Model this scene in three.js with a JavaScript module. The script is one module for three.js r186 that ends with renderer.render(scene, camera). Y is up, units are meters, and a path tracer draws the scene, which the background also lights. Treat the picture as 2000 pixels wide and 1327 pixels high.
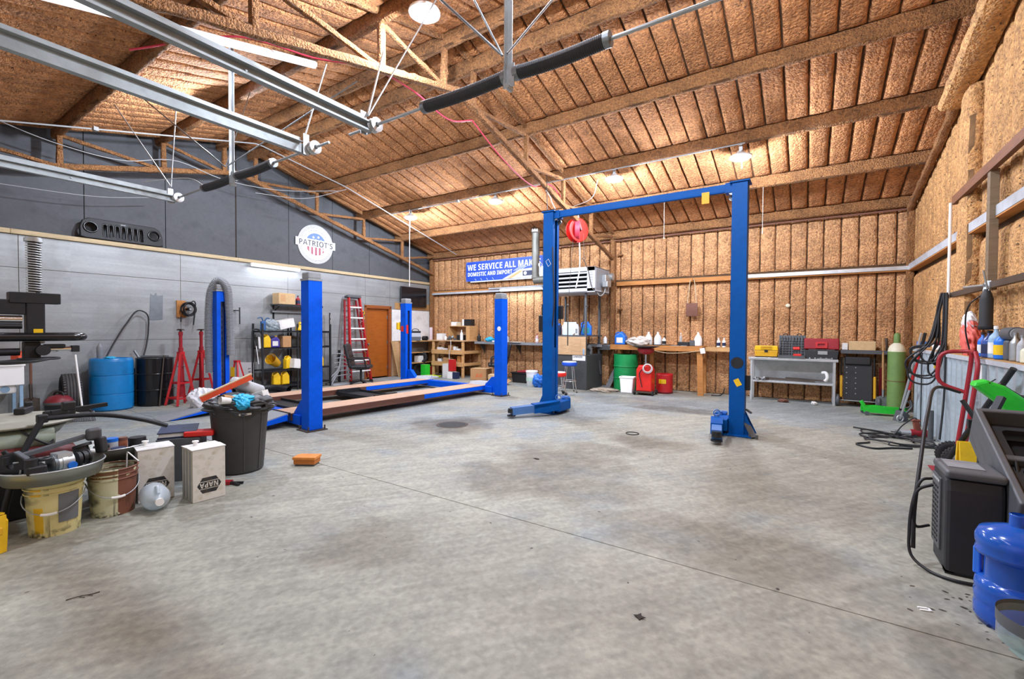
import * as THREE from 'three';
import { mergeGeometries } from 'three/addons/utils/BufferGeometryUtils.js';
import { RoundedBoxGeometry } from 'three/addons/geometries/RoundedBoxGeometry.js';
import { RectAreaLightUniformsLib } from 'three/addons/lights/RectAreaLightUniformsLib.js';

// ---------- camera, exposure ----------
const scene = new THREE.Scene();
scene.background = new THREE.Color(0x000000);
const camera = new THREE.PerspectiveCamera(74.0957, 2000 / 1327, 0.05, 60);
camera.position.set(0, 1.43, 0);
camera.quaternion.setFromRotationMatrix(new THREE.Matrix4().makeBasis(
  new THREE.Vector3(0.83511621, 0.00548464, -0.55004621),
  new THREE.Vector3(-0.01595166, 0.99977122, -0.0142499),
  new THREE.Vector3(0.54984222, 0.02067447, 0.83501264)));
const renderer = new THREE.WebGLRenderer({ antialias: true });
renderer.toneMapping = THREE.LinearToneMapping;
renderer.toneMappingExposure = 0.3;
renderer.shadowMap.enabled = true;
RectAreaLightUniformsLib.init();
const LAMP = 118;          // candela of one round lamp
const TUBE = 450;          // radiance of one tube's area light

// ---------- helpers ----------
const PI = Math.PI, R = (d) => d * PI / 180;
function mulberry(a) { return () => { a |= 0; a = a + 0x6D2B79F5 | 0; let t = Math.imul(a ^ a >>> 15, 1 | a); t = t + Math.imul(t ^ t >>> 7, 61 | t) ^ t; return ((t ^ t >>> 14) >>> 0) / 4294967296; }; }
const rnd = mulberry(7);
const V = (x, y, z) => new THREE.Vector3(x, y, z);
const hash = (x, y, s) => { let h = Math.imul(x, 374761393) ^ Math.imul(y, 668265263) ^ Math.imul(s, 1442695041); h = Math.imul(h ^ h >>> 13, 1274126177); return ((h ^ h >>> 16) >>> 0) / 4294967296; };
function vn(x, y, s = 0, per = 0) {           // value noise, optional period
  let xi = Math.floor(x), yi = Math.floor(y); const fx = x - xi, fy = y - yi;
  const ux = fx * fx * (3 - 2 * fx), uy = fy * fy * (3 - 2 * fy);
  let x1 = xi + 1, y1 = yi + 1;
  if (per) { xi = ((xi % per) + per) % per; yi = ((yi % per) + per) % per; x1 = ((x1 % per) + per) % per; y1 = ((y1 % per) + per) % per; }
  const a = hash(xi, yi, s), b = hash(x1, yi, s), c = hash(xi, y1, s), d = hash(x1, y1, s);
  return a + (b - a) * ux + (c - a) * uy + (a - b - c + d) * ux * uy;
}
const fbm = (x, y, s, o = 4, per = 0) => { let v = 0, a = 0.5, n = 0; for (let i = 0; i < o; i++) { v += a * vn(x, y, s + i, per); n += a; a *= 0.5; x *= 2; y *= 2; per *= 2; } return v / n; };
function worley(x, y, s, per) {
  const xi = Math.floor(x), yi = Math.floor(y); let d1 = 9;
  for (let j = -1; j < 2; j++) for (let i = -1; i < 2; i++) {
    const cx = xi + i, cy = yi + j, wx = ((cx % per) + per) % per, wy = ((cy % per) + per) % per;
    const px = cx + hash(wx, wy, s) - x, py = cy + hash(wx, wy, s + 9) - y, d = px * px + py * py;
    if (d < d1) d1 = d;
  }
  return Math.sqrt(d1);
}
const clamp = (v, a = 0, b = 1) => v < a ? a : v > b ? b : v;
const sstep = (a, b, v) => { v = clamp((v - a) / (b - a)); return v * v * (3 - 2 * v); };
function dataTex(w, h, fn, srgb = true) {
  const d = new Uint8Array(w * h * 4);
  for (let j = 0; j < h; j++) for (let i = 0; i < w; i++) { const c = fn(i, j), k = (j * w + i) * 4; d[k] = clamp(c[0], 0, 255); d[k + 1] = clamp(c[1], 0, 255); d[k + 2] = clamp(c[2], 0, 255); d[k + 3] = 255; }
  const t = new THREE.DataTexture(d, w, h); t.wrapS = t.wrapT = THREE.RepeatWrapping; t.magFilter = THREE.LinearFilter; t.minFilter = THREE.LinearMipmapLinearFilter;
  if (srgb) t.colorSpace = THREE.SRGBColorSpace; t.needsUpdate = true; return t;
}
const reps = new Map();
function rep(t, x, y = x) { const k = t.uuid + x + ',' + y; if (!reps.has(k)) { const c = t.clone(); c.repeat.set(1 / x, 1 / y); c.needsUpdate = true; reps.set(k, c); } return reps.get(k); }
function canvasTex(w, h, draw) {
  const c = document.createElement('canvas'); c.width = w; c.height = h; draw(c.getContext('2d'), w, h);
  const t = new THREE.CanvasTexture(c); t.colorSpace = THREE.SRGBColorSpace; return t;
}
// geometry makers, each returns a placed geometry
const E_ = new THREE.Euler(), Q_ = new THREE.Quaternion();
function put(g, x = 0, y = 0, z = 0, rx = 0, ry = 0, rz = 0) { Q_.setFromEuler(E_.set(rx, ry, rz)); g.applyMatrix4(new THREE.Matrix4().compose(V(x, y, z), Q_, V(1, 1, 1))); return g; }
const B = (w, h, d, x, y, z, rx, ry, rz) => put(new THREE.BoxGeometry(w, h, d), x, y, z, rx, ry, rz);
const RB = (w, h, d, r, x, y, z, rx, ry, rz) => put(new RoundedBoxGeometry(w, h, d, 2, Math.min(r, w / 2.01, h / 2.01, d / 2.01)), x, y, z, rx, ry, rz);
const C = (r, h, x, y, z, rx, ry, rz, rt = r, seg = 20, open = false) => put(new THREE.CylinderGeometry(rt, r, h, seg, 1, open), x, y, z, rx, ry, rz);
const S = (r, x, y, z, sx = 1, sy = 1, sz = 1, seg = 14) => { const g = new THREE.SphereGeometry(r, seg, Math.ceil(seg * 0.7)); g.scale(sx, sy, sz); return put(g, x, y, z); };
const LA = (pts, x = 0, y = 0, z = 0, rx = 0, ry = 0, rz = 0, seg = 28) => put(new THREE.LatheGeometry(pts.map((p) => new THREE.Vector2(p[0], p[1])), seg), x, y, z, rx, ry, rz);
const TO = (R_, r, x, y, z, rx, ry, rz, arc = PI * 2, seg = 24) => put(new THREE.TorusGeometry(R_, r, 8, seg, arc), x, y, z, rx, ry, rz);
const TB = (pts, r, n = 0, rad = 6, closed = false) => new THREE.TubeGeometry(new THREE.CatmullRomCurve3(pts.map((p) => V(...p)), closed, 'centripetal'), n || pts.length * 6, r, rad, closed);
function PIPE(pts, r, bend = 0.06, rad = 8, closed = false) {        // straight pipe with bent corners
  const P = pts.map((p) => V(...p)), out = [];
  const n = P.length;
  for (let i = 0; i < n; i++) {
    if (!closed && (i === 0 || i === n - 1)) { out.push(P[i]); continue; }
    const a = P[(i + n - 1) % n], b = P[i], c = P[(i + 1) % n];
    const d1 = a.clone().sub(b), d2 = c.clone().sub(b), k = Math.min(bend, d1.length() * 0.45, d2.length() * 0.45);
    d1.setLength(k); d2.setLength(k);
    const q = new THREE.QuadraticBezierCurve3(b.clone().add(d1), b, b.clone().add(d2));
    for (let j = 0; j <= 4; j++) out.push(q.getPoint(j / 4));
  }
  class Poly extends THREE.Curve { getPoint(t) { const m = closed ? out.length : out.length - 1; const u = Math.min(t * m, m - 1e-6), i = Math.floor(u); return out[i].clone().lerp(out[(i + 1) % out.length], u - i); } getPointAt(t) { return this.getPoint(t); } getTangentAt(t) { return this.getTangent(t); } }
  return new THREE.TubeGeometry(new Poly(), closed ? out.length : out.length - 1, r, rad, closed);
}
function BAR(a, b, w, h, roll = 0) {                 // box from a to b, w across, h high
  const A = V(...a), Bv = V(...b), d = Bv.clone().sub(A), L = d.length(); d.normalize();
  let up = Math.abs(d.y) > 0.98 ? V(0, 0, 1) : V(0, 1, 0); const x = up.clone().cross(d).normalize(); const y = d.clone().cross(x);
  const g = new THREE.BoxGeometry(w, h, L); if (roll) g.rotateZ(roll);
  g.applyMatrix4(new THREE.Matrix4().makeBasis(x, y, d).setPosition(A.add(Bv).multiplyScalar(0.5))); return g;
}
const ROD = (a, b, r, seg = 8) => TBs(a, b, r, seg);
function TBs(a, b, r, seg) { const A = V(...a), D = V(...b).sub(A), L = D.length(); const g = new THREE.CylinderGeometry(r, r, L, seg); g.applyQuaternion(new THREE.Quaternion().setFromUnitVectors(V(0, 1, 0), D.clone().normalize())); const m = A.addScaledVector(D, 0.5); g.translate(m.x, m.y, m.z); return g; }
function EX(pts, depth, x = 0, y = 0, z = 0, rx = 0, ry = 0, rz = 0, bev = 0, holes = []) {   // polygon in xy, extruded along z, centred in z
  const s = new THREE.Shape(pts.map((p) => new THREE.Vector2(p[0], p[1])));
  for (const h of holes) s.holes.push(new THREE.Path(h.map((p) => new THREE.Vector2(p[0], p[1]))));
  const g = new THREE.ExtrudeGeometry(s, { depth: depth - 2 * bev, bevelEnabled: bev > 0, bevelSize: bev, bevelThickness: bev, bevelSegments: 2, bevelOffset: -bev });
  g.translate(0, 0, -(depth - 2 * bev) / 2); return put(g, x, y, z, rx, ry, rz);
}
const circ = (cx, cy, r, n = 20, ry = r) => Array.from({ length: n }, (_, i) => [cx + r * Math.cos(i / n * 2 * PI), cy + ry * Math.sin(i / n * 2 * PI)]);
const rrect = (w, h, r, cx = 0, cy = 0) => { const o = []; for (const [sx, sy, a0] of [[1, 1, 0], [-1, 1, 90], [-1, -1, 180], [1, -1, 270]]) for (let k = 0; k < 5; k++) { const a = R(a0 + k * 22.5); o.push([cx + sx * (w / 2 - r) + r * Math.cos(a), cy + sy * (h / 2 - r) + r * Math.sin(a)]); } return o; };
function uvMetres(g) {
  const p = g.attributes.position, n = g.attributes.normal, uv = new Float32Array(p.count * 2);
  for (let i = 0; i < p.count; i++) {
    const ax = Math.abs(n.getX(i)), ay = Math.abs(n.getY(i)), az = Math.abs(n.getZ(i));
    if (ay >= ax && ay >= az) { uv[2 * i] = p.getX(i); uv[2 * i + 1] = p.getZ(i); }
    else if (ax >= az) { uv[2 * i] = p.getZ(i); uv[2 * i + 1] = p.getY(i); }
    else { uv[2 * i] = p.getX(i); uv[2 * i + 1] = p.getY(i); }
  }
  g.setAttribute('uv', new THREE.BufferAttribute(uv, 2)); return g;
}
function join(gs, keepUV = false) {
  const list = (Array.isArray(gs) ? gs : [gs]).map((g) => { let q = g.index ? g.toNonIndexed() : g.clone(); for (const k of Object.keys(q.attributes)) if (!['position', 'normal', 'uv'].includes(k)) q.deleteAttribute(k); q.morphAttributes = {}; return q; });
  const m = list.length > 1 ? mergeGeometries(list) : list[0];
  return keepUV ? m : uvMetres(m);
}
const used = {};
function numbered(n) { if (!(n in used)) { used[n] = 0; return n; } used[n]++; return n + '_' + String(used[n]).padStart(3, '0'); }
function M(name, gs, mat, parent, keepUV = false) { const m = new THREE.Mesh(join(gs, keepUV), mat); m.name = name; m.castShadow = m.receiveShadow = true; if (parent) parent.add(m); return m; }
const MS = (name, gs, mat, parent) => { for (const g of gs) M(name, g, mat, parent); };
function T(name, label, category, pos = [0, 0, 0], turn = 0, group) { const o = new THREE.Group(); o.name = numbered(name); o.position.set(...pos); o.rotation.y = turn; o.userData = { label, category }; if (group) o.userData.group = group; scene.add(o); return o; }
function ONE(name, label, category, gs, mat, pos = [0, 0, 0], turn = 0, group, keepUV) { const m = M(numbered(name), gs, mat, scene, keepUV); m.position.set(...pos); m.rotation.y = turn; m.userData = { label, category }; if (group) m.userData.group = group; return m; }
function STRUCT(name) { const o = new THREE.Group(); o.name = name; o.userData.kind = 'structure'; scene.add(o); return o; }
function COPY(o, pos, turn, label) { const c = o.clone(); c.name = numbered(o.name.replace(/_\d{3}$/, '')); c.position.set(...pos); c.rotation.y = turn; c.userData = { ...o.userData }; if (label) c.userData.label = label; scene.add(c); return c; }
const sub = (m, name) => { m.name = name; return m; };

// ---------- materials ----------
const grimeT = dataTex(512, 512, (i, j) => { const x = i / 512, y = j / 512; const a = fbm(x * 4, y * 4, 11, 5, 4), b = fbm(x * 24, y * 24, 31, 3, 24); const sp = vn(x * 160, y * 160, 51, 160) > 0.93 ? -26 : 0; const v = 250 - 20 * sstep(0.45, 0.8, a) - 22 * (b - 0.4) + sp * 0.6; return [v, v, v]; });
const grime = rep(grimeT, 0.9);
const fineBump = rep(dataTex(256, 256, (i, j) => { const v = 255 * fbm(i / 256 * 32, j / 256 * 32, 5, 3, 32); return [v, v, v]; }, false), 0.35);
const mat = (color, roughness = 0.5, metalness = 0, o = {}) => new THREE.MeshStandardMaterial({ color, roughness, metalness, map: grime, ...o });
const clean = (color, roughness = 0.5, metalness = 0, o = {}) => new THREE.MeshStandardMaterial({ color, roughness, metalness, ...o });
const paint = (color) => new THREE.MeshPhysicalMaterial({ color, roughness: 0.5, specularIntensity: 0.3, map: grime });
const glow = (c, i) => new THREE.MeshStandardMaterial({ color: 0xffffff, emissive: c, emissiveIntensity: i, roughness: 0.4 });
const woodT = dataTex(512, 512, (i, j) => { const x = i / 512, y = j / 512; const w = fbm(x * 3, y * 24, 3, 3, 0) * 0.5 + fbm(x * 8, y * 90, 7, 3, 0) * 0.5; const v = 255 - 70 * w - (vn(x * 10, y * 130, 19) > 0.86 ? 22 : 0); return [v, v * 0.97, v * 0.92]; });
const wood = (color, o = {}) => new THREE.MeshStandardMaterial({ color, roughness: 0.72, map: rep(woodT, 0.8, 0.5), bumpMap: rep(woodT, 0.8, 0.5), bumpScale: 0.001, ...o });
const foamMap = dataTex(1024, 1024, (i, j) => {
  const x = i / 1024, y = j / 1024;
  const a = fbm(x * 5, y * 5, 61, 4, 5), b = fbm(x * 40, y * 40, 71, 3, 40), f = vn(x * 70, y * 70, 83, 70) * 0.6 + vn(x * 140, y * 140, 87, 140) * 0.4;
  let v = 0.84 + 0.26 * (a - 0.5) + 0.4 * (b - 0.5); if (f > 0.7) v *= 1 - 0.5 * sstep(0.7, 0.84, f); else if (f < 0.3) v *= 1 + 0.16 * sstep(0.3, 0.2, f);
  return [v * 255, v * 255 * (0.97 + 0.05 * (b - 0.5)), v * 255 * 0.94];
});
const foamBump = dataTex(1024, 1024, (i, j) => {
  const x = i / 1024, y = j / 1024; const wx = x + 0.012 * fbm(x * 20, y * 20, 5, 2, 20), wy = y + 0.012 * fbm(x * 20, y * 20, 8, 2, 20);
  const w1 = 1 - worley(wx * 26, wy * 26, 3, 26), w2 = 1 - worley(wx * 60, wy * 60, 13, 60);
  const v = 255 * clamp(0.55 * w1 + 0.3 * w2 + 0.3 * (fbm(x * 12, y * 12, 9, 3, 12) - 0.4)); return [v, v, v];
}, false);
const foam = (hex, k = 1.0) => new THREE.MeshStandardMaterial({ color: hex, roughness: 0.92, map: rep(foamMap, k), bumpMap: rep(foamBump, k), bumpScale: 0.022 });
const F = { roof: foam(0xdfa06a), wall: foam(0xe2ae7c), right: foam(0xdcaa70), steel: foam(0xa57649, 0.7) };  // steel: same foam made darker, shade on the beams put into its colour
const galvT = dataTex(1024, 1024, (i, j) => {
  const x = i / 1024, y = j / 1024; const a = fbm(x * 3, y * 3, 101, 5, 3), s = fbm(x * 2, y * 30, 107, 4, 0), c = vn(x * 90, y * 90, 111, 90), d = fbm(x * 1.5 + 5, y * 1.5, 131, 4, 0);
  const v = 212 + 46 * (a - 0.5) + 30 * (s - 0.5) + 8 * (c - 0.5) - 60 * sstep(0.62, 0.8, d); return [v * 0.995, v, v * 0.995];
});
const MT = {
  galv: new THREE.MeshStandardMaterial({ color: 0xb4b7b7, roughness: 0.5, metalness: 0.35, map: rep(galvT, 2.3, 1.7) }),
  track: mat(0xa6adad, 0.5, 0.45), zinc: mat(0xb9bfc0, 0.42, 0.75), zincBright: mat(0xd5d9da, 0.35, 0.7), steel: mat(0x8d9294, 0.4, 0.85), chrome: clean(0xdfe2e4, 0.12, 1), steelDull: mat(0x6f7476, 0.5, 0.7),
  greyWall: mat(0x525457, 0.75), blackSteel: mat(0x26282b, 0.5, 0.3), black: mat(0x1b1c1e, 0.5), blackShiny: clean(0x131416, 0.22), rubber: mat(0x232324, 0.85), plasticDark: mat(0x2c2d2f, 0.6),
  white: mat(0xe8e8e4, 0.5), whiteP: clean(0xf2f2ef, 0.4), red: mat(0xc01f24, 0.42), redDark: mat(0x9c1a26, 0.45), redBright: mat(0xe0281f, 0.4), yellow: mat(0xf2c417, 0.42), yellowDark: mat(0xd9a416, 0.45),
  lift2: paint(0x00509a), lift4: paint(0x005ae0), liftLight: mat(0x4a78b4, 0.45, 0.1), capGrey: mat(0x8f9192, 0.6), green: mat(0x14944f, 0.4), greenBright: mat(0x28c935, 0.42), greenCyl: mat(0x6f8f4e, 0.5),
  pine: wood(0xe2b57c), pineOld: wood(0xc9a06c), pineOrange: wood(0xcf8f4c), board: wood(0xd9b98c), ply: wood(0xe3bf96), doorWood: wood(0xb5641d, { roughness: 0.4 }), ledge: wood(0xd8c8a4),
  card: mat(0xb98c5e, 0.85), cardLight: mat(0xd6b586, 0.85), paper: mat(0xe6e5e0, 0.8), paperDirty: mat(0xb7b3a4, 0.85), grey: mat(0x8a8d90, 0.55), greyDark: mat(0x55585b, 0.5), greyLight: mat(0xb8bcc0, 0.5), charcoal: mat(0x4a4c4d, 0.5, 0.2),
  blueP: clean(0x1f6fd0, 0.35), bluePale: mat(0x93b4cf, 0.4), cyan: clean(0x2ab0dc, 0.5), orange: mat(0xe8542a, 0.5), navy: mat(0x1c2a4d, 0.5), tan: mat(0xcdbb98, 0.6), redRubber: clean(0xc4384c, 0.5), brownRust: mat(0x7b5140, 0.7), leather: clean(0x202124, 0.42),
  cream: mat(0xe0dcc0, 0.5), purple: mat(0x3f3490, 0.4), teal: mat(0x2b8a8e, 0.45), wire: clean(0x1d1e20, 0.5), wireGrey: clean(0x9b9d9c, 0.5), darkMetal: mat(0x5b5148, 0.5, 0.55), clearP: new THREE.MeshPhysicalMaterial({ color: 0xe4eef2, roughness: 0.28, transmission: 0.75, thickness: 0 }),
  jugClear: new THREE.MeshPhysicalMaterial({ color: 0xdfeaf0, roughness: 0.4, transmission: 0.5, thickness: 0 }), milky: new THREE.MeshPhysicalMaterial({ color: 0xeef4f6, roughness: 0.6, transmission: 0.25, thickness: 0 }), glassG: new THREE.MeshPhysicalMaterial({ color: 0xcfe3df, roughness: 0.12, transmission: 0.8, thickness: 0 }), bag: new THREE.MeshPhysicalMaterial({ color: 0xf0f0f2, roughness: 0.6, transmission: 0.25, thickness: 0 }),
};

// ---------- the building ----------
const XL = -10.6, XR = 1.66, ZB = -11.2, ZF = 1.3, RZ = -4.95, SL = 0.255, RY = 5.53;
const deck = (z) => RY - SL * Math.abs(z - RZ);

// floor: concrete slabs between saw-cut joints
const stains = [[-4.47, -5.15, 0.75, 0.6, 0.55], [-1.67, -5.77, 0.55, 0.42, 0.42], [-2.0, -8.5, 1.1, 0.35, 0.5], [-2.23, -4.4, 0.8, 0.7, 0.42], [-2.28, -3.7, 0.8, 0.6, 0.4], [-1.9, -3.75, 0.9, 0.5, 0.3], [-2.1, -5.1, 0.5, 0.3, 0.3], [-0.5, -3.25, 1.0, 0.45, 0.3], [-2.44, -1.95, 0.45, 0.4, 0.38], [-3.3, -6.6, 0.8, 0.5, 0.25], [-0.6, -7.0, 0.5, 0.4, 0.3], [-3.9, -10.0, 0.9, 0.4, 0.35], [-1.5, -2.3, 1.2, 0.6, 0.16], [-7.2, -6.0, 0.8, 1.2, 0.3], [-3.0, -9.0, 1.2, 0.7, 0.22], [0.2, -5.4, 0.9, 0.8, 0.14], [0.75, -2.7, 0.4, 0.3, 0.3], [-0.2, -4.6, 1.2, 0.6, 0.16]];
const specks = []; { const r = mulberry(99); for (let i = 0; i < 260; i++) specks.push([-10 + 11.6 * r(), -10.5 + 11.6 * r(), 0.002 + 0.007 * r() * r(), r() * PI]); for (let i = 0; i < 26; i++) specks.push([0.45 + 0.4 * r(), -3.45 + 0.5 * r(), 0.003 + 0.007 * r(), r() * PI]); }
function floorTexture(x0, z0, x1, z1, w, h) {
  const t = dataTex(w, h, (i, j) => {
    const x = x0 + (x1 - x0) * i / w, z = z0 + (z1 - z0) * j / h;
    const big = fbm(x * 0.55 + 7, z * 0.55 + 3, 201, 4), mid = fbm(x * 3.1, z * 3.1, 211, 4), br = fbm((x * 0.8 + z * 0.6) * 22, (z * 0.8 - x * 0.6) * 3, 221, 3), gr = hash(i, j, 5), f2 = fbm(x * 38, z * 38, 231, 2);
    const tone = sstep(0.34, 0.66, big + 0.5 * (mid - 0.5));
    let r = 131 + 11 * tone, g = 138 + 3 * tone, b = 137 - 9 * tone;
    let v = 1.03 + 0.08 * (mid - 0.5) + 0.2 * (br - 0.5) + 0.06 * (gr - 0.5) + 0.22 * (f2 - 0.5);
    const dk = fbm(x * 1.3 + 31, z * 1.3, 241, 4); v -= 0.05 * sstep(0.54, 0.75, dk);
    const lt = fbm(x * 5 + 11, z * 5, 251, 3); v += 0.04 * sstep(0.58, 0.75, lt);
    let st = 0;
    for (const s of stains) { const dx = (x - s[0]) / s[2], dz = (z - s[1]) / s[3], d = dx * dx + dz * dz; if (d < 1.6) st = Math.max(st, s[4] * sstep(1.25, 0.15, d + 1.3 * (fbm(x * 4, z * 4, 261, 4) - 0.5)) * (0.55 + 0.75 * fbm(x * 12, z * 12, 271, 3))); }
    r *= v * (1 - 0.5 * st); g *= v * (1 - 0.56 * st); b *= v * (1 - 0.62 * st);
    return [r, g, b];
  });
  const d = t.image.data;
  for (const [x, z, s, a] of specks) { const ci = (x - x0) / (x1 - x0) * w, cj = (z - z0) / (z1 - z0) * h, k = w / (x1 - x0), n = Math.ceil(s * 2 * k) + 1; for (let j = -n; j <= n; j++) for (let i = -n; i <= n; i++) { const I = Math.round(ci) + i, J = Math.round(cj) + j; if (I < 0 || J < 0 || I >= w || J >= h) continue; const u = (i * Math.cos(a) + j * Math.sin(a)) / k / (s * 1.7), q = (j * Math.cos(a) - i * Math.sin(a)) / k / s; if (u * u + q * q < 1) { const o = (J * w + I) * 4; d[o] *= 0.38; d[o + 1] *= 0.34; d[o + 2] *= 0.3; } } }
  t.needsUpdate = true; t.wrapS = t.wrapT = THREE.ClampToEdgeWrapping; return t;
}
const floor = STRUCT('floor');
M('foundation', B(XR - XL + 0.6, 0.2, ZF - ZB + 0.6, (XL + XR) / 2, -0.14, (ZB + ZF) / 2), mat(0x4a4640, 0.9), floor);
const concBump = rep(dataTex(512, 512, (i, j) => { const x = i / 512, y = j / 512; const v = 255 * (0.6 * fbm(x * 30, y * 30, 3, 4, 30) + 0.4 * fbm(x * 9, y * 60, 8, 3, 0)); return [v, v, v]; }, false), 0.25);
for (const [x0, x1, z0, z1, w, h] of [[-4.42, XR, -2.85, ZF, 2048, 1400], [-4.42, XR, -7.05, -2.85, 1792, 1240], [-4.42, XR, ZB, -7.05, 1024, 700], [XL, -4.42, -2.85, ZF, 1024, 700], [XL, -4.42, -7.05, -2.85, 1024, 700], [XL, -4.42, ZB, -7.05, 1024, 700]]) {
  const g = RB(x1 - x0 - 0.006, 0.04, z1 - z0 - 0.006, 0.004, (x0 + x1) / 2, -0.02, (z0 + z1) / 2), p = g.attributes.position, uv = g.attributes.uv;
  for (let i = 0; i < p.count; i++) uv.setXY(i, (p.getX(i) - x0) / (x1 - x0), (p.getZ(i) - z0) / (z1 - z0));
  const bm = concBump.clone(); bm.repeat.set((x1 - x0) / 0.6, (z1 - z0) / 0.6); bm.needsUpdate = true;
  M('slab', g, new THREE.MeshStandardMaterial({ map: floorTexture(x0, z0, x1, z1, w, h), roughness: 0.62, bumpMap: bm, bumpScale: 0.0012 }), floor, true);
}

// foam pieces
const foamCache = {};
function foamPiece(w, len, variant) {
  len = Math.max(0.25, Math.round(len * 10) / 10); const key = w + ',' + len + ',' + variant; if (foamCache[key]) return foamCache[key];
  const nx = 8, ny = Math.max(4, Math.round(len * 16)), pos = [], uv = [], idx = [];
  const W = w, Hh = len;
  for (let j = 0; j <= ny; j++) for (let i = 0; i <= nx; i++) {
    const tt = [-1, -0.97, -0.86, -0.45, 0, 0.45, 0.86, 0.97, 1][i], e = Math.abs(tt), x = tt / 2 * W, y = (j / ny - 0.5) * Hh;
    const ey = Math.min(1, Math.min(j, ny - j) / 1.2), edge = (1 - Math.pow(e, 14)) * (0.2 + 0.8 * ey);
    const z = edge * (0.05 + 0.022 * (fbm(x * 7 + variant * 9, y * 7, 301 + variant, 3) - 0.4));
    const wob = (i === 0 || i === nx) ? 0.012 * (fbm(y * 9, variant + i, 311, 2) - 0.5) * 2 : 0;
    pos.push(x + wob, y, Math.max(0.002, z)); uv.push(x + variant * 0.37, y + variant * 0.61);
  }
  for (let j = 0; j < ny; j++) for (let i = 0; i < nx; i++) { const a = j * (nx + 1) + i, b = a + 1, c = a + nx + 1, d = c + 1; idx.push(a, b, d, a, d, c); }
  const g = new THREE.BufferGeometry(); g.setAttribute('position', new THREE.Float32BufferAttribute(pos, 3)); g.setAttribute('uv', new THREE.Float32BufferAttribute(uv, 2)); g.setIndex(idx); g.computeVertexNormals();
  return foamCache[key] = g;
}
const fr = mulberry(41);
function foamPanel(parent, m, w, len, at, xa, ya) {
  const L = Math.max(0.25, Math.round(len * 10) / 10), me = new THREE.Mesh(foamPiece(w, len, Math.floor(fr() * 6)), m);
  const za = xa.clone().cross(ya); me.matrix.makeBasis(xa, ya, za).setPosition(at); me.matrix.decompose(me.position, me.quaternion, me.scale); me.scale.y *= len / L;
  me.name = 'foam_panel'; me.castShadow = me.receiveShadow = true; parent.add(me);
}
function lumpyBar(a, b, w, h, seed = 1, amp = 0.012) {     // steel member under sprayed foam
  const A = V(...a), D = V(...b).sub(A), L = D.length(); D.normalize(); const up = Math.abs(D.y) > 0.98 ? V(0, 0, 1) : V(0, 1, 0), X_ = up.clone().cross(D).normalize(), Y_ = D.clone().cross(X_);
  const g = new RoundedBoxGeometry(w, h, L, 2, Math.min(w, h) * 0.22), n = Math.max(6, Math.round(L / 0.09)); const s = new THREE.BoxGeometry(w, h, L, 3, 3, n), p = s.attributes.position;
  for (let i = 0; i < p.count; i++) { const x = p.getX(i), y = p.getY(i), z = p.getZ(i); const ang = Math.atan2(y / h, x / w); const f = amp * 2.4 * (fbm(z * 9 + seed * 13, ang * 1.2 + 4 + seed, 331, 3) - 0.45); const c = (Math.abs(x) / w > 0.49 && Math.abs(y) / h > 0.49) ? 0.82 : 1; p.setXYZ(i, x * c + Math.sign(x) * f, y * c + Math.sign(y) * f, z); }
  s.computeVertexNormals(); g.dispose(); s.applyMatrix4(new THREE.Matrix4().makeBasis(X_, Y_, D).setPosition(A.addScaledVector(D, L / 2))); return s;
}
const NP = 43, PW = (XR - XL) / NP, deckShadeMat = mat(0x5c452e, 0.9);  // dark backing colour: shade of the foam grooves painted into the sheet
// roof: two slopes
const PURLINS = [[-0.7, -2.14, -3.58, -4.66], [-5.3, -6.8, -8.23, -9.65, -11.06]];
const roofs = ['ceiling', 'ceiling_001'].map((n, k) => {
  const c = STRUCT(n), sg = k ? 1 : -1, zE = k ? ZB - 0.3 : ZF + 0.3, X_ = V(1, 0, 0), Y_ = V(0, k ? SL : -SL, 1).normalize();
  M('deck', BAR([(XL + XR) / 2, deck(RZ) + 0.06, RZ], [(XL + XR) / 2, deck(zE) + 0.06, zE], XR - XL + 0.8, 0.1), deckShadeMat, c);
  const edges = k ? [RZ, ...PURLINS[1], ZB] : [ZF, ...PURLINS[0], RZ];
  edges[0] === RZ || (edges[0] = ZF);
  for (let e = 0; e < edges.length - 1; e++) {
    const z0 = edges[e], z1 = edges[e + 1]; if (Math.abs(z0 - z1) < 0.3) continue;
    const zm = (z0 + z1) / 2, len = Math.abs(z1 - z0) * Math.hypot(1, SL) - 0.07;
    for (let i = 0; i < NP; i++) foamPanel(c, F.roof, PW - 0.02, len, V(XL + PW * (i + 0.5), deck(zm) + 0.005, zm), X_, Y_);
  }
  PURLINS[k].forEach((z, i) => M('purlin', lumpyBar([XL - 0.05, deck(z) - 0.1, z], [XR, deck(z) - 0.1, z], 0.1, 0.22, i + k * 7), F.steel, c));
  return c;
});
// back wall
const wallBack = STRUCT('wall_back');
M('backing', B(XR - XL + 0.8, deck(ZB) + 0.1, 0.16, (XL + XR) / 2, deck(ZB) / 2, ZB - 0.085), deckShadeMat, wallBack);
for (let i = 0; i < NP; i++) { const x = XL + PW * (i + 0.5); foamPanel(wallBack, F.wall, PW - 0.018, 2.56, V(x, 1.29, ZB), V(1, 0, 0), V(0, 1, 0)); foamPanel(wallBack, F.wall, PW - 0.018, 1.12, V(x, 3.29, ZB), V(1, 0, 0), V(0, 1, 0)); }
for (const x of [XL + 0.1, -4.2]) { M('column', lumpyBar([x, 0, ZB + 0.12], [x, 3.75, ZB + 0.12], 0.12, 0.16, x * 3), F.steel, wallBack); }
M('bracket', [B(0.12, 0.03, 0.1, -4.02, 1.98, ZB + 0.12), B(0.12, 0.03, 0.1, -4.02, 3.35, ZB + 0.12)], F.steel, wallBack);
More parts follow.
